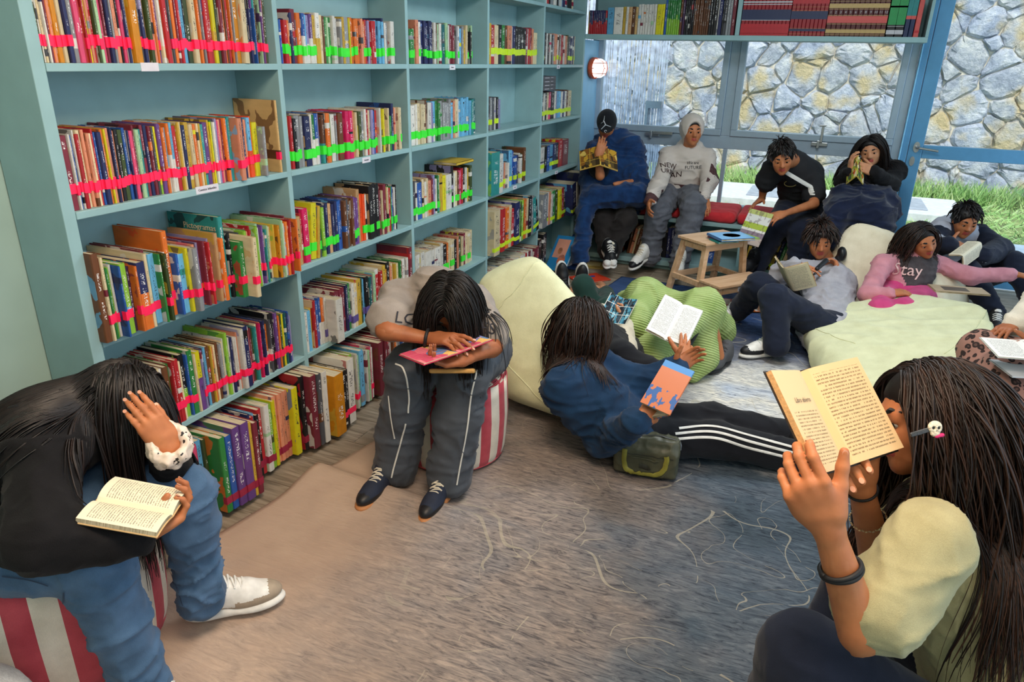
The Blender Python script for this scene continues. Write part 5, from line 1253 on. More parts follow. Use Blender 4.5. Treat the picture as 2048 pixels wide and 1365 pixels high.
for x in (-.012, .392): sb('side_rail', (x-.01, -.16, .185), (x+.01, .27, .223))
sb('back_rail', (.02, .262, .185), (.38, .28, .225))
e = MB().box((.16, -.1735, .183), (.245, -.172, .212)).build('sticker', lab, st); text_obj('lettering', 'MESTA', .019, ink, axes((.2025, -.174, .1975), (1, 0, 0), (0, 0, 1)), e)
# generic closed flat book
def flat_book(label, c, rz, L, W_, T, hexc, cover2=None, group=None, rx=0, ry=0, art=True, nm='book', cat='book'):
    root = thing(nm, label, cat, c, group, (rx, ry, rz)); cm = plain('cover_'+hexc.strip('#').lower(), hexc, .4, .05, 8)
    MB().box((0, -W_/2, 0), (L, W_/2, .002)).box((0, -W_/2, T-.002), (L, W_/2, T)).box((0, -W_/2, 0), (.002, W_/2, T)).build('cover', cm, root)
    o = MB().box((.002, -W_/2+.003, .0018), (L-.003, W_/2-.003, T-.0018)).build('pages', pageM, root); a = o.data.attributes.new('seed', 'FLOAT', 'POINT'); a.data.foreach_set('value', [.8]*8)
    if cover2:
        for (hx, kind, a) in cover2:
            mm = plain('print_'+hx.strip('#').lower(), hx, .4, .05, 8); mb = MB()
            if kind == 'oval': mb.prism([(a[0]+a[2]*math.cos(q), a[1]+a[3]*math.sin(q)) for q in np.linspace(0, 6.283, 24)[:-1]], T, T+.0004)
            else: mb.box((a[0], a[1], T), (a[2], a[3], T+.0004))
            mb.build('cover_print', mm, root)
    return root
bs = A.to_3d(); th_ = math.atan2(A.y, A.x)
zt = .5006
flat_book('small teal book at the bottom of the pile on the step stool', (-.56, 4.78, zt), th_-.2, .155, .11, .011, '#1E8C8A', group='books piled on the step stool')
flat_book('lime green book under the blue one on the step stool', (-.46, 4.93, zt), th_-.1, .17, .15, .010, '#8FB83A', group='books piled on the step stool')
flat_book('dark maroon thin book in the middle of the pile on the stool', (-.56, 4.80, zt+.0115), th_-.05, .20, .14, .007, '#5A2438', group='books piled on the step stool')
flat_book('blue picture book with an orange round picture topping the pile on the stool', (-.565, 4.80, zt+.019), th_-.25, .25, .19, .016, '#3E78B8', [('#7FB6E0', 'box', (.006, -.09, .244, .09)), ('#E2A05A', 'oval', (.13, .0, .06, .05)), ('#F0D2A0', 'oval', (.12, .0, .03, .028))], group='books piled on the step stool')
# books scattered on the floor
flat_book('orange red book lying on the tiles beside the window bench', (-1.60, 5.10, .003), .9, .27, .2, .008, '#D8452A', [('#3A4C9A', 'oval', (.18, .03, .03, .02)), ('#3A4C9A', 'oval', (.12, -.02, .02, .02))], group='books scattered on the floor')
flat_book('yellow illustrated magazine lying by the end of the bookcase', (-1.79, 5.56, .003), .2, .28, .2, .006, '#B99A4A', [('#4A4334', 'box', (.03, -.08, .12, .02)), ('#D8C890', 'box', (.14, -.03, .25, .08))], group='books scattered on the floor')
flat_book('blue picture book of a pink sea creature leaning in the last bay', (-1.80, 5.20, .030), 1.25, .30, .24, .012, '#2E8FD0', [('#E8A48C', 'box', (.11, -.06, .27, .09)), ('#D4785A', 'oval', (.09, -.03, .05, .045)), ('#E8A070', 'oval', (.17, .02, .028, .028))], group='books scattered on the floor', rx=-.25, ry=-1.0)
flat_book('dark blue space picture book slumped behind the blue one', (-1.74, 5.30, .030), 1.2, .31, .24, .010, '#27407A', [('#E8E4EC', 'oval', (.06, 0, .04, .06)), ('#4A68B0', 'box', (.15, -.1, .3, .1))], group='books scattered on the floor', rx=-.25, ry=-.9)
flat_book('open paper magazine lying flat near the bookcase foot', (-1.86, 4.86, .004), .35, .25, .2, .005, '#C9B89A', group='books scattered on the floor')
flat_book('orange and white leaflet lying on the floor under the stool', (-.36, 4.95, .018), .4, .2, .15, .004, '#E0702C', [('#F0E6DE', 'box', (.1, -.07, .19, .06))], group='books scattered on the floor')
flat_book('pink comic lying on the rug under the step stool', (-.50, 5.02, .0235), .2, .2, .15, .004, '#C65A5A', [('#F0DCC8', 'box', (.02, -.06, .08, .06))], group='books scattered on the floor')
flat_book('dark magazine on the rug beneath the step stool', (-.38, 4.78, .018), 1.9, .24, .17, .004, '#2A2A32', [('#C8A080', 'box', (.03, -.06, .18, .05))], group='books scattered on the floor')
# olive shoulder bag
ol = plain('olive_nylon', '#4E4E3C', .42, .06, 30, bump=.2); olb = plain('olive_webbing', '#8A8436', .5, .05, 60, bump=.4); old = plain('dark_olive_nylon', '#33332A', .45, .05)
hb = thing('shoulder_bag', 'small olive green shoulder bag standing on the rug beside the girl in navy', 'bag', (0, 0, 0))
p0 = onplane(1222, 945, 2, .02); p1 = onplane(1352, 968, 2, .02); bd = (p1-p0); LB = bd.length; bx_ = bd.normalized(); by_ = Vector((-bx_.y, bx_.x, 0)); cB = (p0+p1)/2+by_*.055
S = Solid(); S.box(cB+Vector((0, 0, .066)), (LB/2-.002, .055, .066), (bx_, by_, (0, 0, 1)), r=.02).box(cB+Vector((0, 0, .142))+by_*.005, (LB/2-.008, .040, .025), (bx_, by_, (0, 0, 1)), r=.02, k=.03)
o, Vb, Fb = solid_obj('body', S, .006, ol, hb, amp=.005, freq=16, seed=4, stretch=(1, 1, 1))
bvb = bvh_of(Vb, Fb); front = -by_
def bp(u, z): return cB+bx_*(u*LB/2)-by_*.07+Vector((0, 0, z))
project_strip('handle', spline([bp(-.62, .125), bp(-.63, .10), bp(-.62, .06), bp(-.45, .028), bp(-.1, .018), bp(.25, .020), bp(.55, .045), bp(.64, .09), bp(.63, .118)], 40), .020, olb, bvb, hb, front, .004)
project_strip('pocket_seam', spline([bp(-.85, .105), bp(0, .105), bp(.85, .105)], 20), .004, old, bvb, hb, front, .002)
project_strip('pocket_piping', spline([bp(-.42, .090), bp(0, .088), bp(.42, .086)], 14), .007, ol, bvb, hb, front, .004)
project_strip('label_patch', spline([bp(-.16, .055), bp(.0, .054), bp(.2, .052)], 8), .022, old, bvb, hb, front, .002)
project_strip('zip', spline([cB+bx_*(-LB*.45)+Vector((0, 0, .18)), cB+Vector((0, 0, .18)), cB+bx_*(LB*.45)+Vector((0, 0, .18))], 16), .012, old, bvb, hb, (0, 0, 1), .002)
MB().tube([bp(.93, .15)+by_*.06, bp(.98, .165)+by_*.06, bp(1.0, .15)+by_*.06, bp(1.0, .13)+by_*.06], .004, 6).build('ring', metal, hb)
sp_ = spline([bp(-.98, .15)+by_*.06, bp(-1.05, .17)+by_*.07, bp(-1.2, .10)+by_*.09, bp(-1.35, .02)+by_*.12, bp(-1.75, .012)+by_*.16, bp(-2.1, .018)+by_*.22, bp(-2.2, .03)+by_*.30], 30)
v = []; f = []
for i, p in enumerate(sp_):
    t_ = (sp_[min(i+1, 29)]-sp_[max(i-1, 0)]).normalized(); s_ = Vector((.25, .35, .9)).normalized(); s_ = (s_-t_*s_.dot(t_)).normalized()*.018
    v += [tuple(p-s_+Vector((0, 0, .018))), tuple(p+s_+Vector((0, 0, .018)))]
    if i: k = 2*i; f.append((k-2, k-1, k+1, k))
o = mesh_obj('strap', v, f, ol, hb, True); mm = o.modifiers.new('t', 'SOLIDIFY'); mm.thickness = .003
# ================================================================== people
VUP = Vector((0, 0, 1)); TOCAM = lambda p: (Vector(CAM)-Vector(p)).normalized()
SR = Vector(_rt); SU = Vector(_up); SF = Vector(_fw)          # picture right, up, away
def person(label, J, hd, lat, o, group=None):
    """J: named joints; hd: head centre/forward/up/height; lat: the person's left; o: options"""
    lat = Vector(lat).normalized(); k = o.get('k', 1.)
    root = thing('person', label, 'person', (J['pel'][0], J['pel'][1], 0), group)
    inv = Matrix.Translation(-Vector(root.location))
    spine = (Vector(J['nek'])-Vector(J['pel'])).normalized(); fb = lat.cross(spine).normalized()
    J.setdefault('hL', Vector(J['pel'])+lat*.085*k); J.setdefault('hR', Vector(J['pel'])-lat*.085*k)
    J.setdefault('sL', Vector(J['nek'])+lat*.150*k-spine*.035*k); J.setdefault('sR', Vector(J['nek'])-lat*.150*k-spine*.035*k)
    if hd: hd['ax'] = head_frame(hd['f'], hd['u']); hd.setdefault('s', .205*k)
    che = lerp3(J['pel'], J['nek'], .72); parts = []
    # --- under-body, one skin surface
    B = Solid(); B.cap(J['pel'], che, .10*k, .105*k, fb=fb, flat=.7, k=.04).cap(J['sL'], J['sR'], .045*k, .045*k, k=.05)
    for s in 'LR':
        if 'e'+s in J: B.chain([J['s'+s], J['e'+s], J['w'+s]], [.042*k, .036*k, .023*k], .02)
        if 'k'+s in J: B.chain([J['h'+s], J['k'+s], J['a'+s]], [.075*k, .052*k, .034*k], .03)
    V, F = B.mesh(.02); parts.append((relax(V, F, 1), F, None))
    tips = []
    if hd:
        H = Solid(); head_solid(H, hd, J['nek']); V, F = H.mesh(o.get('hv', .0062)); V = relax(V, F, 1, .3)
        c = V[F].mean(1); lp = np.array(headpt(hd, 0, .37, -.255)); A = hd['ax']; q = (c-lp)/hd['s']
        x = q @ np.array(A[0]); y = q @ np.array(A[1]); z = q @ np.array(A[2]); mi = ((np.abs(x) < .10) & (np.abs(z) < .052) & (y > -.06)).astype(int); parts.append((V, F, mi))
    for s, hp in o.get('hands', {}).items():
        Hs = Solid(); W = J['w'+s]; E_ = J['e'+s]; side = 1 if s == 'R' else -1
        Hs.cap(lerp3(E_, W, .0 if o.get('bare', 0) else .6), W, (.037 if o.get('bare', 0) else .028)*k, .0225*k, k=.02, fb=hp['n'], flat=.85)
        Hs.cap(W, Vector(W)+Vector(hp['d']).normalized()*.03*k, .0225*k, .024*k, .015, fb=hp['n'], flat=.8)
        tp = hand(Hs, W, hp['d'], hp['n'], side*hp.get('flip', 1), hp.get('sc', .95)*k, hp.get('curl', (.3, .4, .3)), hp.get('spread', .05), hp.get('thumb'), hp.get('curls'), tcurl=hp.get('tc', .25))
        tips += tp; V, F = Hs.mesh(o.get('hh', .0042)); parts.append((relax(V, F, 1, .35), F, None))
    for s, ft in o.get('feet', {}).items():
        Hs = Solid(); footprims(Hs, ft[0], ft[1], ft[2], .95*k); Hs.cap(J['a'+s], Vector(ft[0])+Vector(ft[2]).normalized()*.05, .032*k, .034*k, .02); V, F = Hs.mesh(.0055); parts.append((relax(V, F, 1, .4), F, None))
    if 'ankle' in o:
        for s in o['ankle']: Hs = Solid(); Hs.cap(lerp3(J['k'+s], J['a'+s], .6), J['a'+s], .042*k, .034*k); V, F = Hs.mesh(.007); parts.append((V, F, None))
    loc = np.array(root.location); parts = [(v-loc, f, m) for v, f, m in parts]
    join_meshes('body', parts, root, [o['skin'], lipM]); off = Vector(root.location)
    class R: pass
    r = R(); r.root = root; r.J = J; r.hd = hd; r.tips = tips; r.fb = fb; r.lat = lat; r.spine = spine; r.che = che; r.off = off; r.k = k
    before = set(bpy.data.objects)
    nl = None
    if o.get('nails') and tips:
        mb = MB()
        for p, d, n in tips:
            s_ = d.cross(n); m4 = Matrix.Identity(4); c = Vector(p)+n*.0055*k-d*.001
            for i in range(3): m4[i][0] = d[i]; m4[i][1] = s_[i]; m4[i][2] = n[i]; m4[i][3] = c[i]
            mb.prism([(.006*math.cos(a), .0046*math.sin(a)) for a in np.linspace(0, 6.283, 11)[:-1]], 0, .0012, m4)
        mb.build('finger_nails', nailM, root)
    if o.get('top'): r.top = garment_top(r, *o['top'])
    if o.get('bottom'): r.bot = garment_legs(r, *o['bottom'])
    if hd and o.get('eyes', 1): eyes(hd, root)
    for s, sh in o.get('shoes', {}).items():
        e = bpy.data.objects.new('shoe', None); col.objects.link(e); e.parent = root; shoe(e, 'shoe', *sh[:3], sh[3], **(sh[4] if len(sh) > 4 else {}))
    r.before = before
    return r
def settle(r):
    """children were modelled in world space: hang them from the person's base point"""
    M_ = Matrix.Translation(-r.off)
    for c in r.root.children:
        if c.name.startswith('body'): continue
        c.matrix_parent_inverse = M_
def garment_top(r, mat, sleeve='long', amp=.007, puff=1., h=.009, hem=.0, hood=False, cuff=True, torso=1., name='top', freq=8., paint=None, mats=None, collar=True, sl=1.):
    J = r.J; k = r.k; S = Solid(); pel = Vector(J['pel']); che = r.che; fb = r.fb
    S.cap(pel+r.spine*(.02-hem), che, .150*k*torso, .152*k*torso, k=.03, fb=fb, flat=.74).cap(J['sL'], J['sR'], .062*k*puff, .062*k*puff, k=.06)
    S.cap(che, Vector(J['nek'])-r.spine*.03*k, .12*k, .070*k, k=.05, fb=fb, flat=.8)
    if collar: S.cap(Vector(J['nek'])-r.spine*.03*k, Vector(J['nek'])+r.spine*.012*k, .078*k, .064*k, k=.02)
    if hood: S.ell(Vector(J['nek'])+fb*(-.075*k if hood > 0 else .075*k)+r.spine*.02, (.12*k, .075*k, .085*k), (r.lat, fb, r.spine), k=.04)
    for s in 'LR':
        if 'e'+s not in J: continue
        if sleeve == 'long':
            w_ = lerp3(J['e'+s], J['w'+s], sl)
            S.chain([J['s'+s], J['e'+s], w_], [.062*k*puff, .056*k*puff, .041*k*puff], .03)
            if cuff: S.cap(lerp3(J['e'+s], w_, .86), lerp3(J['e'+s], w_, 1.0), .037*k, .035*k, .006)
        else: S.cap(J['s'+s], lerp3(J['s'+s], J['e'+s], .72), .066*k*puff, .074*k*puff, .03)
    h = h*(1.22 if depth(r.root.location) > 3.2 else 1.05); o, V, F = solid_obj(name, S, h, mat if paint is None else None, r.root, amp=amp, freq=freq, seed=len(bpy.data.objects) % 17, paint=paint, mats=mats)
    r.topS = S; r.topV = (V, F); return o
def garment_legs(r, mat, amp=.006, wide=1., h=.009, name='trousers', short=1., hemw=1., freq=8., skirt=0, paint=None, mats=None):
    J = r.J; k = r.k; S = Solid(); S.ell(Vector(J['pel'])+r.spine*.01, (.150*k, .115*k, .12*k), (r.lat, r.fb, r.spine), k=.03)
    for s in 'LR':
        if 'k'+s not in J: continue
        a_ = lerp3(J['k'+s], J['a'+s], short)
        S.chain([J['h'+s], J['k'+s], a_], [.095*k*wide, .072*k*wide, .058*k*wide*hemw], .03)
    h = h*(1.22 if depth(r.root.location) > 3.2 else 1.05); o, V, F = solid_obj(name, S, h, mat if paint is None else None, r.root, amp=amp, freq=freq, seed=len(bpy.data.objects) % 13+5, paint=paint, mats=mats)
    r.botS = S; r.botV = (V, F); return o
def book_from(name, label, g0, g1, rt_, lf_, coverm, pm, pm2=None, tl=.01, tr=.01, **kw):
    g0, g1, rt_, lf_ = map(Vector, (g0, g1, rt_, lf_)); y = (g1-g0); h_ = y.length; y.normalize(); c = (g0+g1)/2
    a = rt_-c; b = lf_-c; a -= y*a.dot(y); b -= y*b.dot(y); w_ = (a.length+b.length)/2; ang = math.degrees(a.angle(b)); x = (a.normalized()-b.normalized())
    m = axes(c, x, y); z = Vector((m[0][2], m[1][2], m[2][2]))
    if z.dot(a.normalized()+b.normalized()) < 0 and ang < 172: ang = 360-ang
    return open_book(name, label, c, x, y, w_, h_, ang, coverm, pm, pm2, tl, tr, **kw)
def short_hair(r, mat, n=160, length=.07, seed=1, grow=1.08, **kw):
    hd = r.hd; C = hair_cap(hd, grow, **kw); V, F = C.mesh(.007); parts = [(relax(V, F, 1), F, np.zeros(len(V)))]
    rs_ = np.random.RandomState(seed); R_ = []; D_ = []
    for i in range(n):
        a = rs_.uniform(0, 6.28); e = rs_.uniform(.15, 1.5); x = .36*math.cos(a)*math.cos(e); y = -.08+.46*math.sin(a)*math.cos(e); z = .12+.41*math.sin(e)
        if y > .22 and z < .33: continue
        R_.append(headpt(hd, x, y, z)); D_.append(hd['ax'][0]*(x*1.2+.25)+hd['ax'][1]*(y*1.0+.25)+hd['ax'][2]*(-.15))
    P = strands(R_, D_, C, n=8, stiff=.8, lens=np.full(len(R_), length)*rs_.uniform(.6, 1.2, len(R_)), wave=.5, seed=seed, off=.003)
    parts.append(locks('h', P, mat, None, .0065, .001, 5)); return hair_obj('hair', parts, mat, r.root)
def long_hair(r, mat, coll, n=150, length=.42, seed=2, grow=1.07, r0=.0075, wave=.3, stiff=.72, grav=(0, 0, -1), nseg=20, part=0., spread=1., capkw={}, tone=None, lenvar=.25, part_back=-.45, extra=None, capgrow=None, back=0., yfront=.33, guard=None):
    hd = r.hd; C = hair_cap(hd, capgrow or grow, **capkw); V, F = C.mesh(.012); parts = [(relax(V, F, 1), F, np.zeros(len(V)))]
    col_ = Solid(); col_.p = list(C.p)+list(coll.p)
    if guard: col_.ell(headpt(hd, 0, guard+.34, -.25), (.62*hd['s'], .34*hd['s'], .80*hd['s']), hd['ax'], k=.005)
    P = hair_from_part(hd, col_, n, length, part, seed, grav, wave, stiff, nseg, spread=spread, lenvar=lenvar, part_back=part_back, back=back, yfront=yfront); parts.append(locks('h', P, mat, None, r0, .0008, 4, thin=np.random.RandomState(seed).uniform(.45, 1.3, len(P))))
    if extra is not None:
        for e in extra: parts.append(locks('h', e, mat, None, r0, .0008, 4))
    o = hair_obj('hair', parts, mat, r.root); return o
def flat_hand(d, n, **k): return dict(d=Vector(d), n=Vector(n), **k)
txtP = pageprint('novel_page', '#E9DDC2', 30); txtW = pageprint('white_page', '#E6E5E0', 34); txtT = pageprint('tan_page', '#D9B88A', 27, '#4A3B2A', margins=(.11, .93, .07, .93))
txtT2 = pageprint('tan_page_short', '#DDBE93', 30, '#5A4834', margins=(.1, .8, .07, .60))
comicM = pageprint('comic_page', '#E4E2DC', 10, blotch=(5.5, ['#1E5A74', '#232A33', '#4E8FA8', '#2C3A3A', '#7FB4C4', '#16222C', '#3C4C58'])); comicY = pageprint('comic_yellow', '#D9B040', 10, blotch=(4., ['#C99A2E', '#8C5A20', '#3A2C18', '#E0C060', '#5C4A2A']))
pinkP = pageprint('pink_page', '#D9707E', 9, '#8A2A44', blotch=(2.6, ['#D66A7C', '#DDB468', '#C94E68', '#8FA59A', '#E08A90', '#5A7FB0']))
novelC = plain('cream_book_cover', '#C9A878', .5); blackC = plain('dark_book_cover', '#2A2320', .5); pinkC = plain('crimson_book_cover', '#C42450', .4); greyC = plain('pale_book_cover', '#BFC4C0', .5)
rubber = plain('black_rubber', '#1B1B1E', .6); whiteR = plain('white_rubber', '#DCDAD4', .55); blackL = plain('black_leather', '#1A1A1D', .45); whiteL = plain('white_leather', '#E2E0DA', .5); gumR = plain('gum_rubber', '#B5794A', .6); navyS = plain('navy_suede', '#232A3C', .8, bump=.3); laceW = plain('cream_laces', '#DDD3BE', .8); greyS = plain('grey_suede', '#4C4C50', .8); tanS = plain('taupe_suede', '#A39380', .8); tealS = plain('teal_paint_splash', '#3F9DB0', .6)
blackK = cloth('black_knit', '#151416', 420, bump=.6, hex2='#0E0D0F', var=.1, sheen=.1); blackF = cloth('black_cotton', '#17181D', 800, hex2='#101116'); navyF = cloth('navy_fleece', '#173452', 420, bump=.5, hex2='#122A45')
denim = cloth('blue_denim', '#4D6988', 650, hex2='#38536F', bump=.5); greyT = cloth('heather_grey_jersey', '#958C84', 500, hex2='#857C75'); nylonG = cloth('charcoal_nylon', '#4A4F57', 900, hex2='#3F444C', rough=.6, bump=.1); greyH = cloth('pale_grey_fleece', '#A8A6AC', 420, hex2='#97959C', bump=.5)
navyP = cloth('dark_navy_jersey', '#1C2233', 600, hex2='#161B2A'); piping = plain('white_piping', '#D9D7D0', .5)
# ---------------------------------------------------------------- girl in the black sweater, reading on the near pouf
J = dict(pel=Vector((-1.83, .80, .52)), nek=onto(150, 815, 1.80))
J['sR'] = onto(85, 905, 1.66); J['eR'] = reach(J['sR'], 80, 1078, .25, False); J['wR'] = onto(292, 1068, 1.62)
J['sL'] = onto(235, 850, 1.98); J['eL'] = reach(J['sL'], 335, 985, .25, True); J['wL'] = onto(338, 892, 1.74)
J['aL'] = onplane(405, 1205, 2, .11); J['kL'] = reach(J['aL'], 372, 985, .40, False); J['hL'] = Vector((-1.80, .93, .50))
J['kR'] = onplane(190, 1120, 2, .50); J['hR'] = Vector((-1.76, .74, .50)); J['aR'] = Vector((J['kR'].x+.04, J['kR'].y+.02, .10))
f1 = Vector((.50, .62, -.60))
hd = dict(c=onto(250, 812, 1.85), f=f1, u=Vector((.42, .50, .76)), s=.205)
hb_ = (onto(322, 828, 1.86)-J['wL'])
P1 = person('girl in black sweater and blue jeans bent over a paperback, hand on forehead', J, hd, (-.62, .78, 0), dict(skin=skinA, k=1., nails=1, hh=.0033, hv=.005,
    hands={'R': flat_hand(onto(352, 1030, 1.66)-J['wR'], SU*.8-SF*.2, curls=[(.5, .8, .5), (.6, .8, .6), (.65, .9, .6), (.7, .9, .6)], thumb=SR*.5+SU*.75-SF*.4, flip=-1),
           'L': flat_hand(onto(296, 842, 1.70)-J['wL'], -SR*.35+SF*.9-SU*.25, curl=(.3, .4, .35), spread=-.01, thumb=-SR*.5+SU*.75+SF*.3, sc=.9)},
    top=(blackK, 'long', .010, 1.22, .008, .02, False, True, 1., 'top', 8., None, None, True, .88), bottom=(denim, .012, 1.10, .0075), shoes={'L': (onto(375, 1240, 2.13)*1, onto(520, 1205, 2.20), VUP, (whiteR, whiteL, tanS, whiteR), dict(sc=1.05)), 'R': (Vector((J['aR'].x-.05, J['aR'].y-.02, .0)), Vector((J['aR'].x+.2, J['aR'].y+.08, .0)), VUP, (whiteR, whiteL, tanS, whiteR))}))
coll = Solid(); coll.p = list(P1.topS.p)
long_hair(P1, hairD, coll, 1250, .46, 3, r0=.0033, wave=.22, part=.02, nseg=20, lenvar=.45, stiff=.70)
rs_ = np.random.RandomState(31); hd_ = P1.hd; bk_ = (Vector(J['pel'])-Vector(J['nek'])).normalized()
R_ = []; D_ = []
for i in range(420): x = rs_.uniform(-.34, .34); y = rs_.uniform(-.5, -.15); zz = max(.05, 1-(x/.36)**2-((y+.08)/.47)**2); R_.append(headpt(hd_, x, y, .12+.415*math.sqrt(zz))); D_.append(bk_-hd_['ax'][1]*.4)
cl_ = Solid(); cl_.p = list(hair_cap(hd_, 1.07).p)+list(P1.topS.p); gv_ = np.array(bk_)*.9+np.array([0, 0, -.25])
ex_ = strands(R_, D_, cl_, n=18, grav=tuple(nrm(gv_)), stiff=.6, lens=.46*(1.1-.5*rs_.rand(420)), wave=.25, seed=9, off=.006)
hair_obj('hair', [locks('h', ex_, hairD, None, .0036, .0008)], hairD, P1.root)
S = Solid(); w_ = J['wL']; dW = (w_-J['eL']).normalized()
for i in range(16):
    a = i/16*2*math.pi; u_ = dW.orthogonal().normalized(); v_ = dW.cross(u_); c = w_+dW*.004+(u_*math.cos(a)+v_*math.sin(a))*.040+dW*.010*(-1)**i; S.ell(c, (.015, .015, .020), k=.012)
def scm():
    m, t = newmat('printed_scrunchie_satin'); geo = t.add('ShaderNodeNewGeometry'); n = t.add('ShaderNodeTexNoise', i_Vector=(geo, 0), i_Scale=90.0, i_Detail=1.0); n2 = t.add('ShaderNodeTexNoise', i_Vector=(geo, 0), i_Scale=34.0)
    f_ = t.math('MULTIPLY', t.math('GREATER_THAN', (n, 0), .6), t.math('GREATER_THAN', (n2, 0), .55)); t.out(t.mix(f_, lin('#E3D2C2'), lin('#2A2422')), .45); return m
solid_obj('scrunchie', S, .004, scm(), P1.root, amp=.004, freq=40, stretch=(1, 1, 1))
bv = bvh_of(*P1.botV)
for pts in ([(128, 1180), (130, 1250), (150, 1362)], [(2, 1152), (60, 1160), (100, 1172)], [(315, 1090), (345, 1150), (368, 1215)]):
    project_strip('seam', pts, .0035, plain('dark_stitching', '#2E4058', .8), bv, P1.root, -SF, .003)
settle(P1)
g0 = onto(345, 1032, 1.60); g1 = onto(192, 1004, 1.58)
book_from('open_book', 'open cream paged paperback lying across the lap of the girl in black', g1, g0, onto(170, 1050, 1.50), onto(352, 990, 1.68), novelC, txtP, None, .016, .010, curve=.006)
# ---------------------------------------------------------------- girl in the grey tee on the second pouf
J = dict(pel=Vector((-1.245, 2.48, .47)), nek=onto(868, 572, 2.66))
J['sR'] = onto(800, 600, 2.66); J['eR'] = reach(J['sR'], 772, 662, .24, False); J['wR'] = onto(862, 678, 2.45)
J['sL'] = onto(950, 615, 2.70); J['eL'] = reach(J['sL'], 985, 695, .24, False); J['wL'] = onto(935, 716, 2.42)
J['kR'] = onto(822, 742, 2.62); J['kL'] = onto(928, 750, 2.60); J['aR'] = onplane(790, 932, 2, .09); J['aL'] = onplane(898, 955, 2, .09)
hd = dict(c=onto(905, 608, 2.54), f=Vector((.12, -.55, -.80)), u=Vector((0.10, -.75, .62)), s=.205)
P2 = person('girl in grey slogan tee and piped trousers bent over a pink board book', J, hd, (1, .05, 0), dict(skin=skinB, k=1., nails=1, hh=.004, bare=1,
    hands={'R': flat_hand(onto(905, 678, 2.40)-J['wR'], -VUP+SF*.2, curls=[(.15, .25, .2), (.3, .4, .3), (.4, .5, .4), (.5, .6, .4)], thumb=SR*.6-SU*.5),
           'L': flat_hand(onto(890, 722, 2.40)-J['wL'], VUP*.8-SF*.2, curl=(.5, .7, .5), thumb=-SR*.3+SU*.9)},
    top=(greyT, 'short', .009, 1.04, .0075, .03, False, False, .98), bottom=(nylonG, .010, 1.22, .0085, 'trousers', .97, 1.3), shoes={'R': (onplane(786, 962, 2, .016), onplane(757, 990, 2, .016), VUP, (gumR, navyS, blackL, laceW), dict(sc=.9)), 'L': (onplane(898, 982, 2, .016), onplane(870, 1020, 2, .016), VUP, (gumR, navyS, blackL, laceW), dict(sc=.9))}))
coll = Solid(); coll.p = list(P2.topS.p)
long_hair(P2, hairD, coll, 1100, .30, 5, r0=.003, wave=.4, part=.0, nseg=18, lenvar=.5)
bv = bvh_of(*P2.topV); z_ = TOCAM(J['pel'])
project_text('lettering', 'LOS ANGELES', .056, ink, onto(893, 648, 2.5), SR+SU*-.12, SU, bv, P2.root, .002, 3, .3)
bv = bvh_of(*P2.botV)
for pts in ([(790, 728), (808, 740), (818, 790), (816, 828)], [(778, 790), (782, 830), (790, 880)], [(812, 845), (800, 890), (782, 958)], [(955, 735), (942, 790), (935, 850), (922, 920), (912, 975)]):
    project_strip('piping', pts, .006, piping, bv, P2.root, -SF, .004)
wd = (J['wR']-J['eR']).normalized(); MB().tube([J['wR']-wd*.015+(wd.orthogonal()*math.cos(a)+wd.cross(wd.orthogonal())*math.sin(a)).normalized()*.029 for a in np.linspace(0, 6.283, 25)], .006, 8).build('hair_tie_bracelet', rubber, P2.root, True)
settle(P2)
book_from('open_book', 'pink spiral bound board book held open by the girl in the grey tee', onto(918, 706, 2.36), onto(868, 688, 2.48), onto(975, 684, 2.44), onto(812, 722, 2.36), pinkC, pinkP, None, .003, .003)
wal = Solid(); wal.box(onto(905, 742, 2.44), (.075, .035, .008), (SR+SU*.25, SF, SU), r=.004); o, _, _ = solid_obj('folded_envelope', wal, .005, plain('kraft_paper', '#B98C4E', .8)); tag(o, 'small kraft envelope resting on the trousers of the girl in the grey tee', 'envelope')
def person_pelt(): pass
# ---------------------------------------------------------------- girl in the navy sweatshirt leaning on the tall bean bag
J = dict(pel=onplane(1262, 862, 2, .13), nek=onto(1135, 735, 3.02))
J['sR'] = onto(1125, 778, 2.90); J['eR'] = onplane(1203, 882, 2, .12); J['wR'] = onto(1272, 846, 2.72)
J['sL'] = onto(1185, 725, 3.16); J['eL'] = onto(1275, 770, 3.10); J['wL'] = onto(1348, 742, 3.05)
J['hR'] = onplane(1285, 878, 2, .11); J['kR'] = onplane(1428, 878, 2, .12); J['aR'] = onplane(1600, 915, 2, .09); J['hL'] = onplane(1275, 850, 2, .13); J['kL'] = onplane(1425, 840, 2, .14); J['aL'] = onplane(1600, 880, 2, .09)
hd = dict(c=onto(1165, 652, 3.02), f=SR*.86+SU*-.30+SF*.30, u=SU*.92+SR*.30+SF*.05, s=.205)
P3 = person('girl in navy sweatshirt and striped track pants lying against the tall bean bag', J, hd, SF*.8+SU*.3, dict(skin=skinA, k=1., hh=.004, hv=.0055,
    hands={'R': flat_hand(onto(1325, 822, 2.72)-J['wR'], SF*.75+SU*.35, curls=[(.4, .6, .4), (.5, .7, .5), (.6, .8, .5), (.7, .8, .5)], thumb=SU*.9+SR*.5),
           'L': flat_hand(onto(1365, 728, 3.05)-J['wL'], SR*.3-SF*.8, curl=(.4, .5, .3))},
    top=(navyF, 'long', .013, 1.32, .0085, .04, False, True, 1.08), bottom=(blackF, .006, 1.02, .009, 'trousers', 1.0, 1.25),
    shoes={'R': (onplane(1612, 935, 2, .016), onplane(1650, 905, 2, .12), VUP, (whiteR, blackL, whiteL, whiteR)), 'L': (onplane(1612, 900, 2, .016), onplane(1650, 868, 2, .12), VUP, (whiteR, blackL, whiteL, whiteR))}))
coll = Solid(); coll.p = list(P3.topS.p)
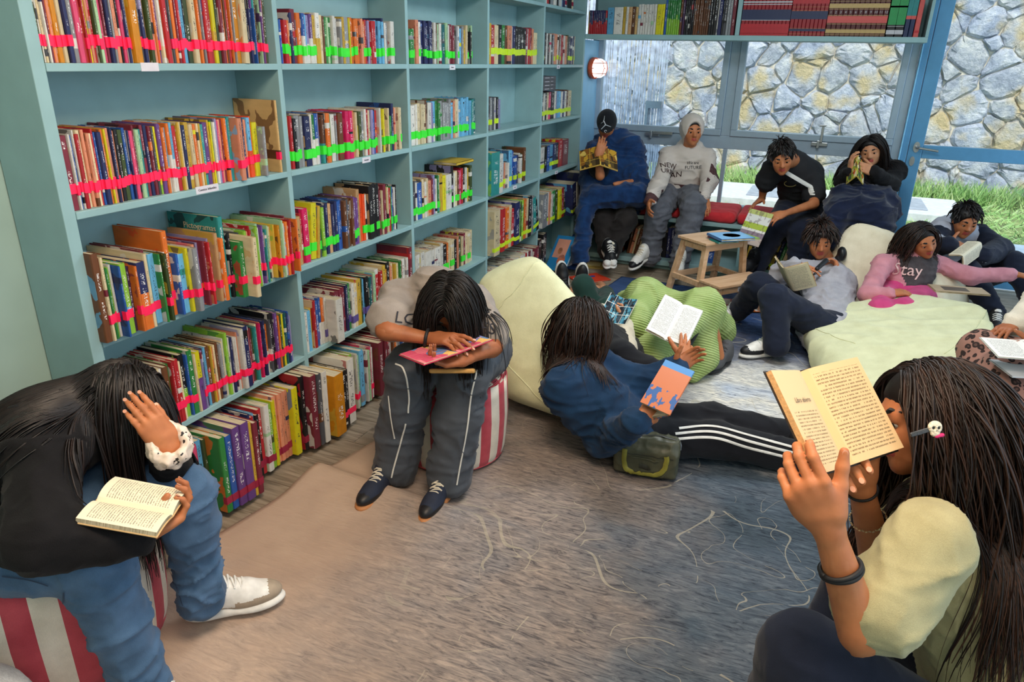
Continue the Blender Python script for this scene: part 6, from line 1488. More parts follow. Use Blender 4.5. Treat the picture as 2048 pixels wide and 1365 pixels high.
long_hair(P3, hairB, coll, 1200, .34, 8, r0=.0033, wave=.75, part=.0, nseg=20, lenvar=.4, stiff=.72, back=.2, yfront=.25, guard=.28)
bv = bvh_of(*P3.botV)
for i, (a, b, c, d) in enumerate((((1352, 858), (1425, 853), (1500, 872), (1592, 897)), ((1344, 869), (1425, 864), (1500, 884), (1592, 908)), ((1338, 880), (1425, 876), (1500, 897), (1590, 919)))):
    project_strip('stripe', (a, b, c, d), .011, piping, bv, P3.root, -SF, .003)
settle(P3)
orangeC, t = newmat('orange_illustrated_cover'); tc = t.add('ShaderNodeTexCoord'); sp = t.add('ShaderNodeSeparateXYZ'); t.l.new(tc.outputs[0], sp.inputs[0]); n = t.add('ShaderNodeTexNoise', i_Vector=(tc, 0), i_Scale=5.0, i_Detail=2.0)
mk = t.math('MULTIPLY', t.math('LESS_THAN', (sp, 1), .42), t.math('GREATER_THAN', (n, 0), .52)); bd_ = t.math('GREATER_THAN', (sp, 1), .86)
t.out(t.mix(bd_, t.mix(mk, lin('#C9703F'), lin('#2F5C9A')), lin('#3F86C8')), .35)
o = book_from('open_book', 'orange and blue paperback held upright by the girl in navy', onto(1340, 830, 2.63), onto(1388, 745, 2.74), onto(1312, 782, 2.70), onto(1330, 775, 2.84), orangeC, txtP, None, .012, .010)
# ---------------------------------------------------------------- person lying behind the bean bag: trainers and shins in sight
J = dict(pel=Vector((-1.38, 3.86, .12)), nek=Vector((-1.22, 3.62, .24))); J['hL'] = Vector((-1.46, 3.90, .11)); J['hR'] = Vector((-1.34, 3.92, .11))
J['kR'] = onplane(1128, 618, 2, .20); J['aR'] = onplane(1152, 578, 2, .11); J['kL'] = onplane(1106, 612, 2, .18); J['aL'] = onplane(1126, 574, 2, .11); J['eL'] = Vector((-1.45, 3.62, .12)); J['wL'] = Vector((-1.38, 3.80, .22)); J['eR'] = Vector((-1.05, 3.72, .12)); J['wR'] = Vector((-1.2, 3.85, .22))
shortsM, t = newmat('white_check_cotton'); geo = t.add('ShaderNodeNewGeometry'); sp = t.add('ShaderNodeSeparateXYZ'); t.l.new(geo.outputs[0], sp.inputs[0])
g_ = t.math('MAXIMUM', t.math('LESS_THAN', t.math('FRACT', t.math('MULTIPLY', (sp, 0), 22.0)), .1), t.math('LESS_THAN', t.math('FRACT', t.math('MULTIPLY', (sp, 1), 22.0)), .1)); t.out(t.mix(g_, lin('#DCDDE2'), lin('#4A5570')), .8)
hd = dict(c=Vector((-1.12, 3.50, .27)), f=Vector((-.3, .5, .8)), u=Vector((.5, -.8, .3)), s=.2)
P4 = person('person behind the bean bag in white check shorts and black striped trainers', J, hd, (-.9, -.4, 0), dict(skin=skinC, k=.98, ankle='LR', top=(greyH, 'long', .006, 1.1, .012), bottom=(shortsM, .004, 1.0, .009, 'shorts', .25), eyes=0,
    hands={'L': flat_hand((.1, .1, .02), (0, 0, -1)), 'R': flat_hand((-.1, .1, .02), (0, 0, -1))},
    shoes={'L': (onplane(1122, 590, 2, .05), onto(1120, 535, 4.95), SU*.2+SR*.1-SF*.9+VUP*.3, (whiteR, blackL, blackL, blackL), dict(stripes=whiteL, sc=1.0)), 'R': (onplane(1158, 590, 2, .05), onto(1163, 540, 4.95), SU*.2-SF*.9+VUP*.3, (whiteR, blackL, blackL, blackL), dict(stripes=whiteL, sc=1.0))}))
short_hair(P4, hairD, 60); settle(P4)
# ---------------------------------------------------------------- barefoot person with the comic
J = dict(pel=Vector((-.98, 3.86, .12)), nek=Vector((-1.0, 3.48, .30))); J['kL'] = onto(1166, 572, 4.25); J['aL'] = onplane(1186, 590, 2, .07); J['hL'] = Vector((-1.08, 3.9, .12)); J['kR'] = onto(1215, 620, 4.05); J['aR'] = onplane(1212, 585, 2, .06)
J['sR'] = onto(1200, 690, 3.5); J['eR'] = onto(1243, 700, 3.42); J['wR'] = onto(1250, 652, 3.62); J['eL'] = Vector((-1.15, 3.6, .15)); J['wL'] = onto(1195, 640, 3.75)
creamF = cloth('cream_fleece', '#CFC6B2', 420, bump=.5); greenF = cloth('dark_green_fleece', '#1E3A34', 420)
hd = dict(c=onto(1160, 668, 3.42), f=SF*.7+SU*.3, u=SU*.8-SF*.4, s=.2)
P5 = person('barefoot person in dark green trousers and cream sleeves lying with a comic', J, hd, (-.9, -.1, 0), dict(skin=skinC, k=.96, hh=.0055, hands={'R': flat_hand(onto(1252, 620, 3.66)-J['wR'], -SR*.8+SU*.2+SF*.3, curl=(.6, .7, .5), thumb=SU*.8-SR*.5)},
    feet={'L': (onplane(1192, 592, 2, .016), onto(1180, 556, 4.66), SU*.3-SF*.9), 'R': (onplane(1200, 586, 2, .02), onto(1232, 572, 4.62), SU*.8-SF*.5)}, top=(creamF, 'long', .006, 1.2, .009), bottom=(greenF, .004, .92, .009), eyes=0))
short_hair(P5, hairD, 80); settle(P5)
book_from('open_comic', 'open dark blue comic book held above the rug near the green blanket', onto(1222, 648, 3.56), onto(1248, 598, 3.68), onto(1255, 622, 3.60), onto(1198, 612, 3.62), greyC, comicM, None, .003, .003)
# ---------------------------------------------------------------- person under the green blanket
J = dict(pel=onplane(1290, 745, 2, .12), nek=onto(1195, 690, 3.36)); J['kL'] = onto(1292, 585, 4.0); J['aL'] = onplane(1330, 640, 2, .10); J['kR'] = onto(1408, 608, 3.82); J['aR'] = onplane(1436, 712, 2, .10); J['hR'] = onplane(1315, 748, 2, .12); J['hL'] = onplane(1268, 728, 2, .12)
J['sR'] = onto(1240, 715, 3.24); J['eR'] = onto(1345, 785, 3.14); J['wR'] = onto(1366, 722, 3.18); J['sL'] = onto(1190, 670, 3.5); J['eL'] = onto(1235, 700, 3.6); J['wL'] = onto(1300, 690, 3.6)
hd = dict(c=onto(1165, 662, 3.36), f=SR*.6+SF*.5, u=SU*.9, s=.2)
P6 = person('person in black lying with green blanket over the knees and a white book', J, hd, SF*.6+SU*.6-SR*.2, dict(skin=skinA, k=1., bare=1, nails=1, hh=.0042, hands={'R': flat_hand(onto(1374, 690, 3.24)-J['wR'], SF*.85-SU*.1-SR*.1, curls=[(.1, .15, .1), (.1, .2, .1), (.2, .2, .2), (.3, .3, .2)], thumb=-SR*.55+SU*.8, spread=.09)},
    top=(blackF, 'short', .008, 1.1, .009), bottom=(blackF, .003, .80, .009, 'trousers', .35), eyes=0, ankle='R', shoes={'R': (onplane(1456, 722, 2, .016), onplane(1428, 742, 2, .016), VUP, (rubber, greyS, greyS, greyS), dict(sc=1.0))}))
short_hair(P6, hairD, 80); settle(P6)
book_from('open_book', 'open white paged novel propped on the green blanket', onto(1330, 680, 3.28), onto(1366, 610, 3.44), onto(1390, 656, 3.36), onto(1308, 632, 3.38), greyC, txtW, None, .010, .010)
def ribm():
    m, t = newmat('green_ribbed_blanket'); geo = t.add('ShaderNodeNewGeometry'); sp = t.add('ShaderNodeSeparateXYZ'); t.l.new(geo.outputs[0], sp.inputs[0])
    a = t.math('ADD', t.math('MULTIPLY', (sp, 2), 420.0), t.math('MULTIPLY', (sp, 1), 260.0)); s_ = t.math('SINE', a)
    n = t.add('ShaderNodeTexNoise', i_Vector=(geo, 0), i_Scale=9.0, i_Detail=4.0); f_ = t.add('ShaderNodeTexNoise', i_Vector=(geo, 0), i_Scale=300.0)
    c = t.mix(.22, t.ramp((n, 0), [(.3, lin('#8CA45C')), (.7, lin('#B4C585'))]), t.ramp(s_, [(0, lin('#7C944E')), (1, lin('#C3D096'))]))
    t.out(c, .95, t.math('ADD', s_, (f_, 0)), .6, .004, .1); return m
S = Solid(); k1 = J['kL']; k2 = J['kR']
S.cap(onto(1262, 650, 3.72), k1-VUP*.02, .10, .085, k=.06).cap(k1-VUP*.02, onplane(1330, 640, 2, .10), .085, .09, k=.06).cap(k1-VUP*.02, onplane(1225, 618, 2, .06), .08, .06, k=.08)
S.cap(onto(1305, 705, 3.52), k2-VUP*.02, .09, .085, k=.06).cap(k2-VUP*.02, onplane(1440, 660, 2, .16), .085, .085, k=.05).cap(k2-VUP*.02, onplane(1405, 715, 2, .12), .085, .085, k=.07).cap(k1-VUP*.03, k2-VUP*.03, .075, .075, k=.06)
S.cap(onplane(1405, 715, 2, .12), onplane(1384, 755, 2, .04), .075, .045, k=.06).cap(onplane(1300, 700, 2, .20), onplane(1215, 665, 2, .22), .075, .045, k=.06).cap(onplane(1330, 700, 2, .16), onplane(1385, 730, 2, .08), .08, .06, k=.06)
o, V, F = solid_obj('blanket', S, .009, ribm(), amp=.014, freq=5., seed=2, stretch=(1, 1, .6), it=1, extra=lambda V, F: np.stack([V[:, 0], V[:, 1], np.maximum(V[:, 2], .019)], 1)); tag(o, 'pale green ribbed blanket draped over raised knees on the rug', 'blanket')
# ---------------------------------------------------------------- boy in the cap wrapped in a blue blanket
DS = -.12
def bench_person(px, nekx, neky, hx, hy, dpel=5.98, **kw): pass
J = dict(pel=Vector((-1.60, 6.0, .60)), nek=onto(1232, 290, 6.05)); lat = Vector((1, 0, 0))
J['kR'] = onplane(1208, 440, 1, 5.58); J['kL'] = onplane(1252, 440, 1, 5.56); J['aR'] = onplane(1212, 502, 1, 5.50); J['aL'] = onplane(1222, 508, 1, 5.50); J['aR'].z = J['aL'].z = .16
J['sR'] = onto(1195, 305, 5.98); J['eR'] = onto(1200, 352, 5.72); J['wR'] = onto(1197, 312, 5.64); J['sL'] = onto(1268, 305, 6.0); J['eL'] = onto(1272, 365, 5.85); J['wL'] = onto(1230, 368, 5.7)
hd = dict(c=onto(1213, 250, 5.93), f=SR*-.15-SF*.75-SU*.75, u=SU*.75-SF*.55, s=.205)
P7 = person('boy in a black cap hunched on the bench inside a dark blue blanket', J, hd, lat, dict(skin=skinA, k=1., hh=.0055, bare=1, hands={'R': flat_hand(onto(1203, 292, 5.62)-J['wR'], SF*.9, curl=(.3, .5, .4), thumb=SR*.8+SU*.3)},
    top=(blackF, 'short', .006, 1.1, .010), bottom=(cloth('faded_black_cotton', '#2C2827', 600, hex2='#1E1B1B'), .010, 1.2, .010), shoes={'R': (onplane(1207, 500, 1, 5.47)*1, onplane(1228, 540, 1, 5.27), VUP, (whiteR, blackL, whiteL, whiteL)), 'L': (onplane(1228, 506, 1, 5.5)*1, onplane(1214, 540, 1, 5.25), VUP, (whiteR, blackL, whiteL, laceW))}))
S = hair_cap(hd, 1.16, face=(0, .50, -.35), fr=(.42, .33, .42), back=-.1); capM = cloth('black_cap_twill', '#1B1D22', 600)
A_ = hd['ax']; S.ell(headpt(hd, 0, .50, .16), (.30*hd['s'], .30*hd['s'], .035*hd['s']), (A_[0], (A_[1]*.93-A_[2]*.35), A_[2]+A_[1]*.35), k=.01)
o, Vc, Fc2 = solid_obj('cap', S, .006, capM, P7.root); bvc = bvh_of(Vc, Fc2)
# leaping figure emblem and small badge on the cap
silv = plain('silver_thread', '#C8CCD4', .4)
mb = MB()
for a, b, r1, r2 in (((1207, 241), (1211, 250), .007, .006), ((1211, 250), (1202, 259), .006, .003), ((1211, 250), (1222, 254), .006, .003), ((1208, 243), (1202, 247), .004, .002), ((1208, 240), (1209, 232), .004, .002)):
    pa, pb = [bvc.ray_cast(Vector(CAM), (onto(p[0], p[1], 5)-Vector(CAM)).normalized())[0] for p in (a, b)]
    if pa and pb: mb.tube([pa-SF*.002, pb-SF*.002], [r1*.6, r2*.6], 6)
pa = bvc.ray_cast(Vector(CAM), (onto(1208, 237, 5)-Vector(CAM)).normalized())[0]
if mb.v: mb.build('cap_emblem', silv, P7.root)
pa = bvc.ray_cast(Vector(CAM), (onto(1211, 263, 5)-Vector(CAM)).normalized())[0]
if pa: MB().tube([pa+(SR*math.cos(a)+SU*math.sin(a))*.009-SF*.003 for a in np.linspace(0, 5, 9)], .0022, 5).build('cap_badge', silv, P7.root)
settle(P7)
book_from('open_comic', 'yellow covered comic held up to his face by the boy in the cap', onto(1200, 330, 5.58), onto(1198, 292, 5.66), onto(1236, 318, 5.70), onto(1163, 308, 5.70), comicY, comicY, None, .004, .006)
blueB = cloth('blue_plush', '#173A68', 300, bump=.7, hex2='#0C1F42', sheen=.6)
S = Solid(); fb_ = Vector((0, -1, 0))
S.cap(onto(1238, 385, 6.0), onto(1230, 300, 6.05), .235, .19, k=.05, fb=fb_, flat=.75).cap(onto(1190, 308, 6.0), onto(1262, 305, 6.02), .075, .085, k=.07).cap(onto(1262, 300, 6.0), onto(1280, 390, 5.85), .10, .11, k=.06)
S.cap(onto(1190, 310, 6.0), onto(1182, 400, 5.85), .09, .10, k=.06).cap(onto(1195, 392, 5.78), onto(1268, 390, 5.75), .09, .10, k=.05)
S.ell(onto(1208, 325, 5.6), (.17, .20, .14), (SR, SF, SU), k=.05, sub=True)
S.cap(onto(1172, 405, 5.80), onto(1166, 470, 5.74), .07, .05, k=.05).cap(onto(1166, 470, 5.74), onto(1160, 512, 5.70), .05, .07, k=.04)
o, V, F = solid_obj('blanket', S, .010, blueB, amp=.020, freq=6.5, seed=8, stretch=(1, 1, 2.2)); tag(o, 'dark blue plush blanket wrapped around the boy in the cap', 'blanket')
# ---------------------------------------------------------------- boy in the patterned hoodie
DS = -.33
def cowm():
    m, t = newmat('cow_patch_hoodie_fleece'); geo = t.add('ShaderNodeNewGeometry'); n = t.add('ShaderNodeTexNoise', i_Vector=(geo, 0), i_Scale=7.5, i_Detail=1.0); sp = t.add('ShaderNodeSeparateXYZ'); t.l.new(geo.outputs[0], sp.inputs[0])
    # brown patches sit on the sleeves and along the hem
    sx = t.math('MAXIMUM', t.math('GREATER_THAN', t.math('ABSOLUTE', t.math('ADD', (sp, 0), 1.0)), .21), t.math('LESS_THAN', (sp, 2), .68))
    f_ = t.math('MULTIPLY', t.math('GREATER_THAN', (n, 0), .52), sx); w_ = t.add('ShaderNodeTexNoise', i_Vector=(geo, 0), i_Scale=26.0, i_Detail=0.0)
    ln = t.math('MULTIPLY', t.math('LESS_THAN', t.math('ABSOLUTE', t.math('SUBTRACT', (w_, 0), .5)), .012), sx)
    t.out(t.mix(t.math('MULTIPLY', ln, .7), t.mix(f_, lin('#C9BFB6'), lin('#4A2A2C')), lin('#55504E')), .9, w_, .2, .003); return m
cow = cowm(); cargo = cloth('washed_grey_cargo_cotton', '#62656E', 600, hex2='#4E5058'); cargo2 = cargo
J = dict(pel=Vector((-1.03, 6.02, .58)), nek=onto(1378, 305, 6.08)); J['kR'] = onplane(1318, 420, 1, 5.60); J['kL'] = onplane(1388, 412, 1, 5.60); J['aR'] = onplane(1300, 500, 1, 5.62); J['aL'] = onplane(1360, 512, 1, 5.50)
J['aR'].z = .14; J['aL'].z = .14
J['eR'] = onto(1316, 372, 5.92); J['wR'] = onto(1300, 402, 5.72); J['eL'] = onto(1418, 362, 6.0); J['wL'] = onto(1408, 392, 5.82)
hd = dict(c=onto(1384, 262, 5.98), f=-SF*.90-SU*.40+SR*.03, u=SU*.95-SF*.15, s=.215)
P8 = person('boy in cream hoodie with brown cow patches and grey cargo trousers on the bench', J, hd, (1, .05, 0), dict(skin=skinA, k=1.02, hh=.0055, hands={'R': flat_hand(SR*-.2-SU*.6-SF*.4, SR*.8), 'L': flat_hand(-SU*.75-SF*.3+SR*.1, -SR*.2+SU*-.1+SF*.8, curl=(.2, .3, .2))},
    top=(cow, 'long', .010, 1.12, .0085, .03, True), bottom=(cargo, .014, 1.22, .0085, 'trousers', 1.0, 1.15),
    shoes={'R': (onplane(1296, 515, 1, 5.60)*1, onplane(1268, 538, 1, 5.40), VUP, (whiteR, whiteL, blackL, laceW)), 'L': (onplane(1362, 520, 1, 5.50)*1, onplane(1354, 560, 1, 5.27), VUP, (whiteR, whiteL, blackL, laceW))}))
hs = hair_cap(hd, 1.27, face=(0, .52, -.05), fr=(.31, .34, .46), back=-.45); solid_obj('hood', hs, .007, cow, P8.root, amp=.004, freq=9)
S = hair_cap(hd, 1.08, face=(0, .44, -.13), fr=(.33, .3, .42)); V, F = S.mesh(.008); hair_obj('hair', [(V, F, np.zeros(len(V)))], hairD, P8.root)
bv = bvh_of(*P8.topV); brownI = plain('dark_brown_print', '#3A2224', .8)
project_text('lettering', 'NEW', .062, brownI, onto(1346, 322, 5.85), SR, SU+SR*.15, bv, P8.root, .003, 2, .35); project_text('lettering', 'URBAN', .058, brownI, onto(1352, 336, 5.85), SR, SU+SR*.15, bv, P8.root, .003, 2, .35)
project_text('lettering', 'We are', .03, ink, onto(1396, 316, 5.85), SR, SU, bv, P8.root, .003, 2, .35); project_text('lettering', 'FUTURE', .036, ink, onto(1397, 325, 5.85), SR, SU, bv, P8.root, .003, 2, .35)
settle(P8)
# ---------------------------------------------------------------- boy in the black polo leaning over
DS = -.40
poloM, t = newmat('black_polo_knit'); t.out(lin('#16171C'), .85)
J = dict(pel=Vector((-.08, 6.02, .56)), nek=onto(1590, 320, 5.72)); J['sR'] = onto(1545, 338, 5.70); J['sL'] = onto(1625, 345, 5.80); J['eR'] = onto(1528, 372, 5.82); J['wR'] = onto(1524, 398, 5.92); J['eL'] = onto(1628, 408, 5.58); J['wL'] = onto(1568, 428, 5.48)
J['kR'] = onplane(1556, 452, 1, 5.62); J['kL'] = onplane(1600, 462, 1, 5.58); J['aR'] = onplane(1510, 522, 1, 5.52); J['aL'] = onplane(1590, 555, 1, 5.50); J['aR'].z = .12; J['aL'].z = .12
hd = dict(c=onto(1564, 316, 5.52), f=-SF*.75-SU*.60-SR*.25, u=SU*.80-SF*.45-SR*.15, s=.215)
P9 = person('boy in a black polo with white sleeve bands leaning over the bench with a magazine', J, hd, (1, .1, 0), dict(skin=skinA, k=1.02, hh=.0055, bare=1, hands={'R': flat_hand(-SR*.6-SU*.4-SF*.3, -SU*.9-SF*.2, curl=(.1, .1, .1), spread=.14), 'L': flat_hand(onto(1545, 436, 5.45)-J['wL'], -SU*.5+SF*.5, curl=(.5, .5, .4))},
    top=(poloM, 'short', .007, 1.15, .009), bottom=(navyP, .008, 1.12, .010), shoes={'R': (onplane(1512, 528, 1, 5.5), onplane(1494, 545, 1, 5.33), VUP, (rubber, blackL, blackL, blackL)), 'L': (onplane(1592, 560, 1, 5.5), onplane(1575, 580, 1, 5.33), VUP, (rubber, blackL, blackL, blackL))}))
short_hair(P9, hairD, 260, .06, 4, 1.10); bv = bvh_of(*P9.topV)
project_strip('sleeve_band', spline([onto(1598, 322, 5.4), onto(1612, 345, 5.4), onto(1618, 372, 5.4), onto(1622, 396, 5.4)], 24), .035, piping, bv, P9.root, -SF, .003)
p = bv.ray_cast(Vector(CAM), (onto(1580, 368, 5)-Vector(CAM)).normalized())[0]
if p: MB().tube([p+SR*.045*math.cos(a)+SU*.022*math.sin(a)-SF*.006 for a in np.linspace(0, 6.283, 19)], .003, 5).build('chest_badge', plain('dull_gold_thread', '#8A7A4A', .6), P9.root)
settle(P9)
magC, t = newmat('printed_magazine_cover'); tc = t.add('ShaderNodeTexCoord'); sp = t.add('ShaderNodeSeparateXYZ'); t.l.new(tc.outputs[0], sp.inputs[0]); n = t.add('ShaderNodeTexNoise', i_Vector=(tc, 0), i_Scale=7.0, i_Detail=2.0)
c_ = t.ramp((sp, 1), [(0, lin('#B9A8A0')), (.22, lin('#8A7A88')), (.38, lin('#E4E2DC')), (.45, lin('#A8BC40')), (.62, lin('#DADBD6')), (.86, lin('#B8C070'))], 'CONSTANT'); t.out(t.mix(t.math('MULTIPLY', t.math('GREATER_THAN', (n, 0), .57), .5), c_, lin('#5A3A48')), .4)
r_ = open_book('magazine', 'green and white magazine hanging open from the hand of the boy in the polo', onto(1532, 462, 5.44), (SU*.90+SR*.42).cross(-SR*.75+SU*.32+SF*.75), SU*.90+SR*.42, .17, .25, 16, greyC, comicY, None, .003, .003)
for c in r_.children:
    if c.name.startswith('cover'): c.data.materials.clear(); c.data.materials.append(magC)
# ---------------------------------------------------------------- girl with the navy blanket on the bench end
DS = -.70
J = dict(pel=Vector((.28, 6.02, .56)), nek=onto(1752, 332, 6.02)); J['eR'] = onto(1690, 362, 5.88); J['wR'] = onto(1702, 345, 5.72); J['eL'] = onto(1775, 372, 5.85); J['wL'] = onto(1748, 345, 5.68)
J['kR'] = onplane(1680, 420, 1, 5.60); J['kL'] = onplane(1745, 425, 1, 5.60); J['aR'] = Vector((.02, 5.55, .10)); J['aL'] = Vector((.28, 5.55, .10))
hd = dict(c=onto(1742, 302, 5.92), f=-SF*.75-SU*.45-SR*.5, u=SU*.93-SF*.2-SR*.1, s=.205)
P10 = person('long haired girl in black with a navy blanket over her lap at the bench end', J, hd, (1, -.1, 0), dict(skin=skinC, k=.97, hh=.0055, hands={'R': flat_hand(-SR*.1+SU*.9-SF*.2, SR*.9-SF*.1, curl=(.4, .6, .4)), 'L': flat_hand(-SR*.85+SU*.3-SF*.2, -SR*.1+SF*.8, curl=(.3, .5, .4))},
    top=(blackK, 'long', .010, 1.2, .009, .03, True), bottom=(navyP, .006, 1.1, .011), shoes={'R': (Vector((.02, 5.53, .005)), Vector((.0, 5.33, .005)), VUP, (whiteR, blackL, blackL, whiteL)), 'L': (Vector((.28, 5.55, .016)), Vector((.27, 5.32, .016)), VUP, (whiteR, blackL, blackL, whiteL))}))
coll = Solid(); coll.p = list(P10.topS.p); long_hair(P10, hairD, coll, 450, .36, 12, r0=.0045, wave=.35, nseg=16, part=-.05, back=.3, yfront=.22, guard=.20)
settle(P10)
comicG = pageprint('bright_comic_cover', '#C9B040', 8, blotch=(6., ['#C9B03A', '#6A2A2A', '#8FA03A', '#2E2A28', '#C4552E', '#D9C9A0', '#3A5A3A']))
book_from('open_comic', 'colourful comic held by the long haired girl on the bench', onto(1713, 352, 5.60), onto(1716, 312, 5.66), onto(1732, 330, 5.74), onto(1700, 334, 5.72), comicG, comicG, None, .003, .003)
navyB = cloth('navy_plush', '#131C36', 300, bump=.6, hex2='#0D1428', sheen=.6)
S = Solid(); S.cap(onto(1690, 405, 5.75), onto(1762, 412, 5.75), .13, .14, k=.06).cap(onto(1685, 425, 5.65), onto(1750, 432, 5.62), .12, .12, k=.06).cap(onto(1720, 395, 5.85), onto(1745, 400, 5.85), .10, .1, k=.05).cap(onto(1670, 440, 5.6), onto(1660, 480, 5.58), .09, .08, k=.05).cap(onto(1750, 440, 5.6), onto(1745, 490, 5.6), .12, .10, k=.05)
o, V, F = solid_obj('blanket', S, .011, navyB, amp=.022, freq=6, seed=5); tag(o, 'navy plush blanket heaped on the lap of the long haired girl', 'blanket')
# ---------------------------------------------------------------- boy in the grey hoodie on the rug
DS = -.12
J = dict(pel=onplane(1652, 660, 2, .14), nek=onto(1660, 535, 4.98)); J['sR'] = onto(1607, 545, 4.86); J['sL'] = onto(1702, 553, 5.0)
J['eR'] = onto(1580, 568, 4.72); J['wR'] = onto(1590, 533, 4.62); J['eL'] = onto(1672, 608, 4.66); J['wL'] = onto(1676, 548, 4.68)
J['wR'] = onto(1588, 530, 4.66); J['eR'] = onto(1560, 548, 4.80)
J['hR'] = onplane(1625, 655, 2, .13); J['hL'] = onplane(1668, 668, 2, .13)
J['kR'] = onto(1520, 572, 4.50); J['aR'] = onplane(1476, 622, 2, .10); J['kL'] = onto(1548, 596, 4.22); J['aL'] = onplane(1552, 690, 2, .11)
hd = dict(c=onto(1640, 482, 4.90), f=-SF*.80-SU*.50-SR*.22, u=SU*.90-SF*.30, s=.215)
P11 = person('boy in pale grey hoodie sitting on the rug with headphones round his neck', J, hd, SR*.9-SF*.25, dict(skin=skinA, k=1.02, hh=.0055, nails=1, hands={'R': flat_hand(onto(1622, 540, 4.60)-J['wR'], -SU*.6+SF*.6, curls=[(.1, .2, .2), (.2, .3, .2), (.4, .5, .3), (.5, .5, .3)], thumb=SR*.8-SU*.3),
        'L': flat_hand(onto(1672, 524, 4.72)-J['wL'], -SR*.8+SF*.4, curl=(.7, .9, .6))},
    top=(greyH, 'long', .013, 1.15, .0085, .04, True, True, 1.02), bottom=(navyP, .008, 1.08, .009, 'trousers', 1.0, 1.15), ankle='L',
    shoes={'L': (onplane(1558, 708, 2, .018), onplane(1482, 716, 2, .018), VUP, (whiteR, whiteL, blackL, greyC)), 'R': (onplane(1478, 640, 2, .018), onplane(1440, 650, 2, .018), VUP, (whiteR, whiteL, blackL, greyC))}))
short_hair(P11, hairB, 300, .085, 9, 1.12, full=.6)
lk = strands([headpt(P11.hd, RNG.uniform(-.05, .05), -.05+RNG.uniform(-.05, .05), .52) for _ in range(26)], [SU*1.0+SR*RNG.uniform(-1.2, 1.2)+SF*RNG.uniform(-.5, .5) for _ in range(26)], hair_cap(P11.hd, 1.1), n=8, stiff=.9, lens=np.full(26, .07), wave=.5)
v_, f_, t_ = locks('h', lk, hairB, None, .004, .001); hair_obj('hair', [(v_, f_, t_)], hairB, P11.root)
hp = MB(); nk = Vector(J['nek']); ax_ = P11.hd['ax']
hp.tube(spline([onto(1688, 512, 4.84), onto(1680, 528, 4.98), onto(1650, 532, 5.02), onto(1618, 520, 4.9)], 14), .007, 6); hp.build('headphone_band', black_plastic, P11.root, True)
S = Solid(); S.cap(onto(1678, 514, 4.88), onto(1662, 530, 4.95), .02, .014, k=.02); S.ell(onto(1684, 508, 4.86), (.046, .03, .048), (SR*.3+SF, SR-SF*.3, SU), k=.01); solid_obj('headphone_cup', S, .005, black_plastic, P11.root)
MB().tube(spline([onto(1632, 545, 4.58), onto(1612, 560, 4.60), onto(1600, 580, 4.58), onto(1606, 600, 4.55), onto(1612, 616, 4.5)], 24), .0035, 6).build('cable', rubber, P11.root, True)
MB().tube(spline([onto(1634, 547, 4.58), onto(1618, 556, 4.58), onto(1604, 572, 4.56), onto(1604, 592, 4.54), onto(1596, 572, 4.6)], 24), .003, 6).build('cable', rubber, P11.root, True)
S = Solid(); S.cap(onto(1634, 538, 4.60), onto(1652, 522, 4.64), .014, .017, k=.01); solid_obj('phone_grip', S, .005, black_plastic, P11.root)
settle(P11)
open_book('open_book', 'open cream book resting face down on the knees of the boy in grey', onto(1578, 560, 4.38), -SR*.45+SU*.20+SF*.6, SR*.72-SU*.62, .13, .20, 250, novelC, txtP, None, .006, .008)
# ---------------------------------------------------------------- girl in the pink tee
DS = -.42
pinkS = cloth('pale_pink_jersey', '#C98A94', 600, hex2='#BD7C88'); pinkT = cloth('hot_pink_jersey', '#C8487C', 600, hex2='#B83C70'); charM = cloth('charcoal_marl', '#4C4648', 260, hex2='#3A3538', var=.2)
J = dict(pel=Vector((.64, 5.06, .21)), nek=onto(1826, 512, 5.06)); J['sR'] = onto(1766, 528, 5.0); J['sL'] = onto(1872, 528, 5.1); J['eR'] = onto(1736, 588, 4.82); J['wR'] = onto(1778, 588, 4.72); J['eL'] = onto(1940, 552, 5.0); J['wL'] = onto(2022, 549, 4.95)
J['kR'] = onto(1762, 588, 4.62); J['kL'] = onto(1806, 620, 4.66); J['aR'] = Vector((.30, 4.72, .28)); J['aL'] = Vector((.44, 4.72, .30))
J['kR'] = onto(1762, 622, 4.66); J['hR'] = Vector((.52, 5.02, .22)); J['hL'] = Vector((.74, 5.05, .22))
J['aR'] = onto(1740, 640, 4.80); J['aL'] = onto(1775, 645, 4.80)
hd = dict(c=onto(1843, 482, 4.96), f=-SF*.80-SU*.45+SR*.12, u=SU*.88-SR*.35-SF*.25, s=.21)
def pk(c):
    q = (c-np.array(J['nek'])); l = np.array(SR); x = q @ l; z = q @ np.array(SU); return ((x > -.155+z*-.25) & (x < .125) & (z < -.015)).astype(int)
P12 = person('girl in pink and grey top and hot pink trousers reaching out one arm', J, hd, SR*.95-SF*.1, dict(skin=skinA, k=1., hh=.0055, hands={'R': flat_hand(SR*.8+SU*.1, -SU*.5+SF*.3, curl=(.3, .4, .3)), 'L': flat_hand(SR*.95-SU*.1, -SU*.9, curl=(.2, .2, .2))},
    top=(pinkS, 'long', .008, .98, .0085, .02, False, True, .98, 'top', 8., pk, [pinkS, charM]), bottom=(pinkT, .005, .98, .009)))
coll = Solid(); coll.p = list(P12.topS.p); long_hair(P12, hairB, coll, 600, .25, 14, r0=.004, wave=.8, nseg=16, part=.05, lenvar=.35, back=.3, yfront=.22, guard=.20)
bv = bvh_of(*P12.topV); project_text('lettering', 'Stay', .105, plain('pale_pink_print', '#E8C4BE', .8), onto(1842, 536, 4.8), SR-SU*.12, SU, bv, P12.root, .004, 3, .4)
settle(P12)
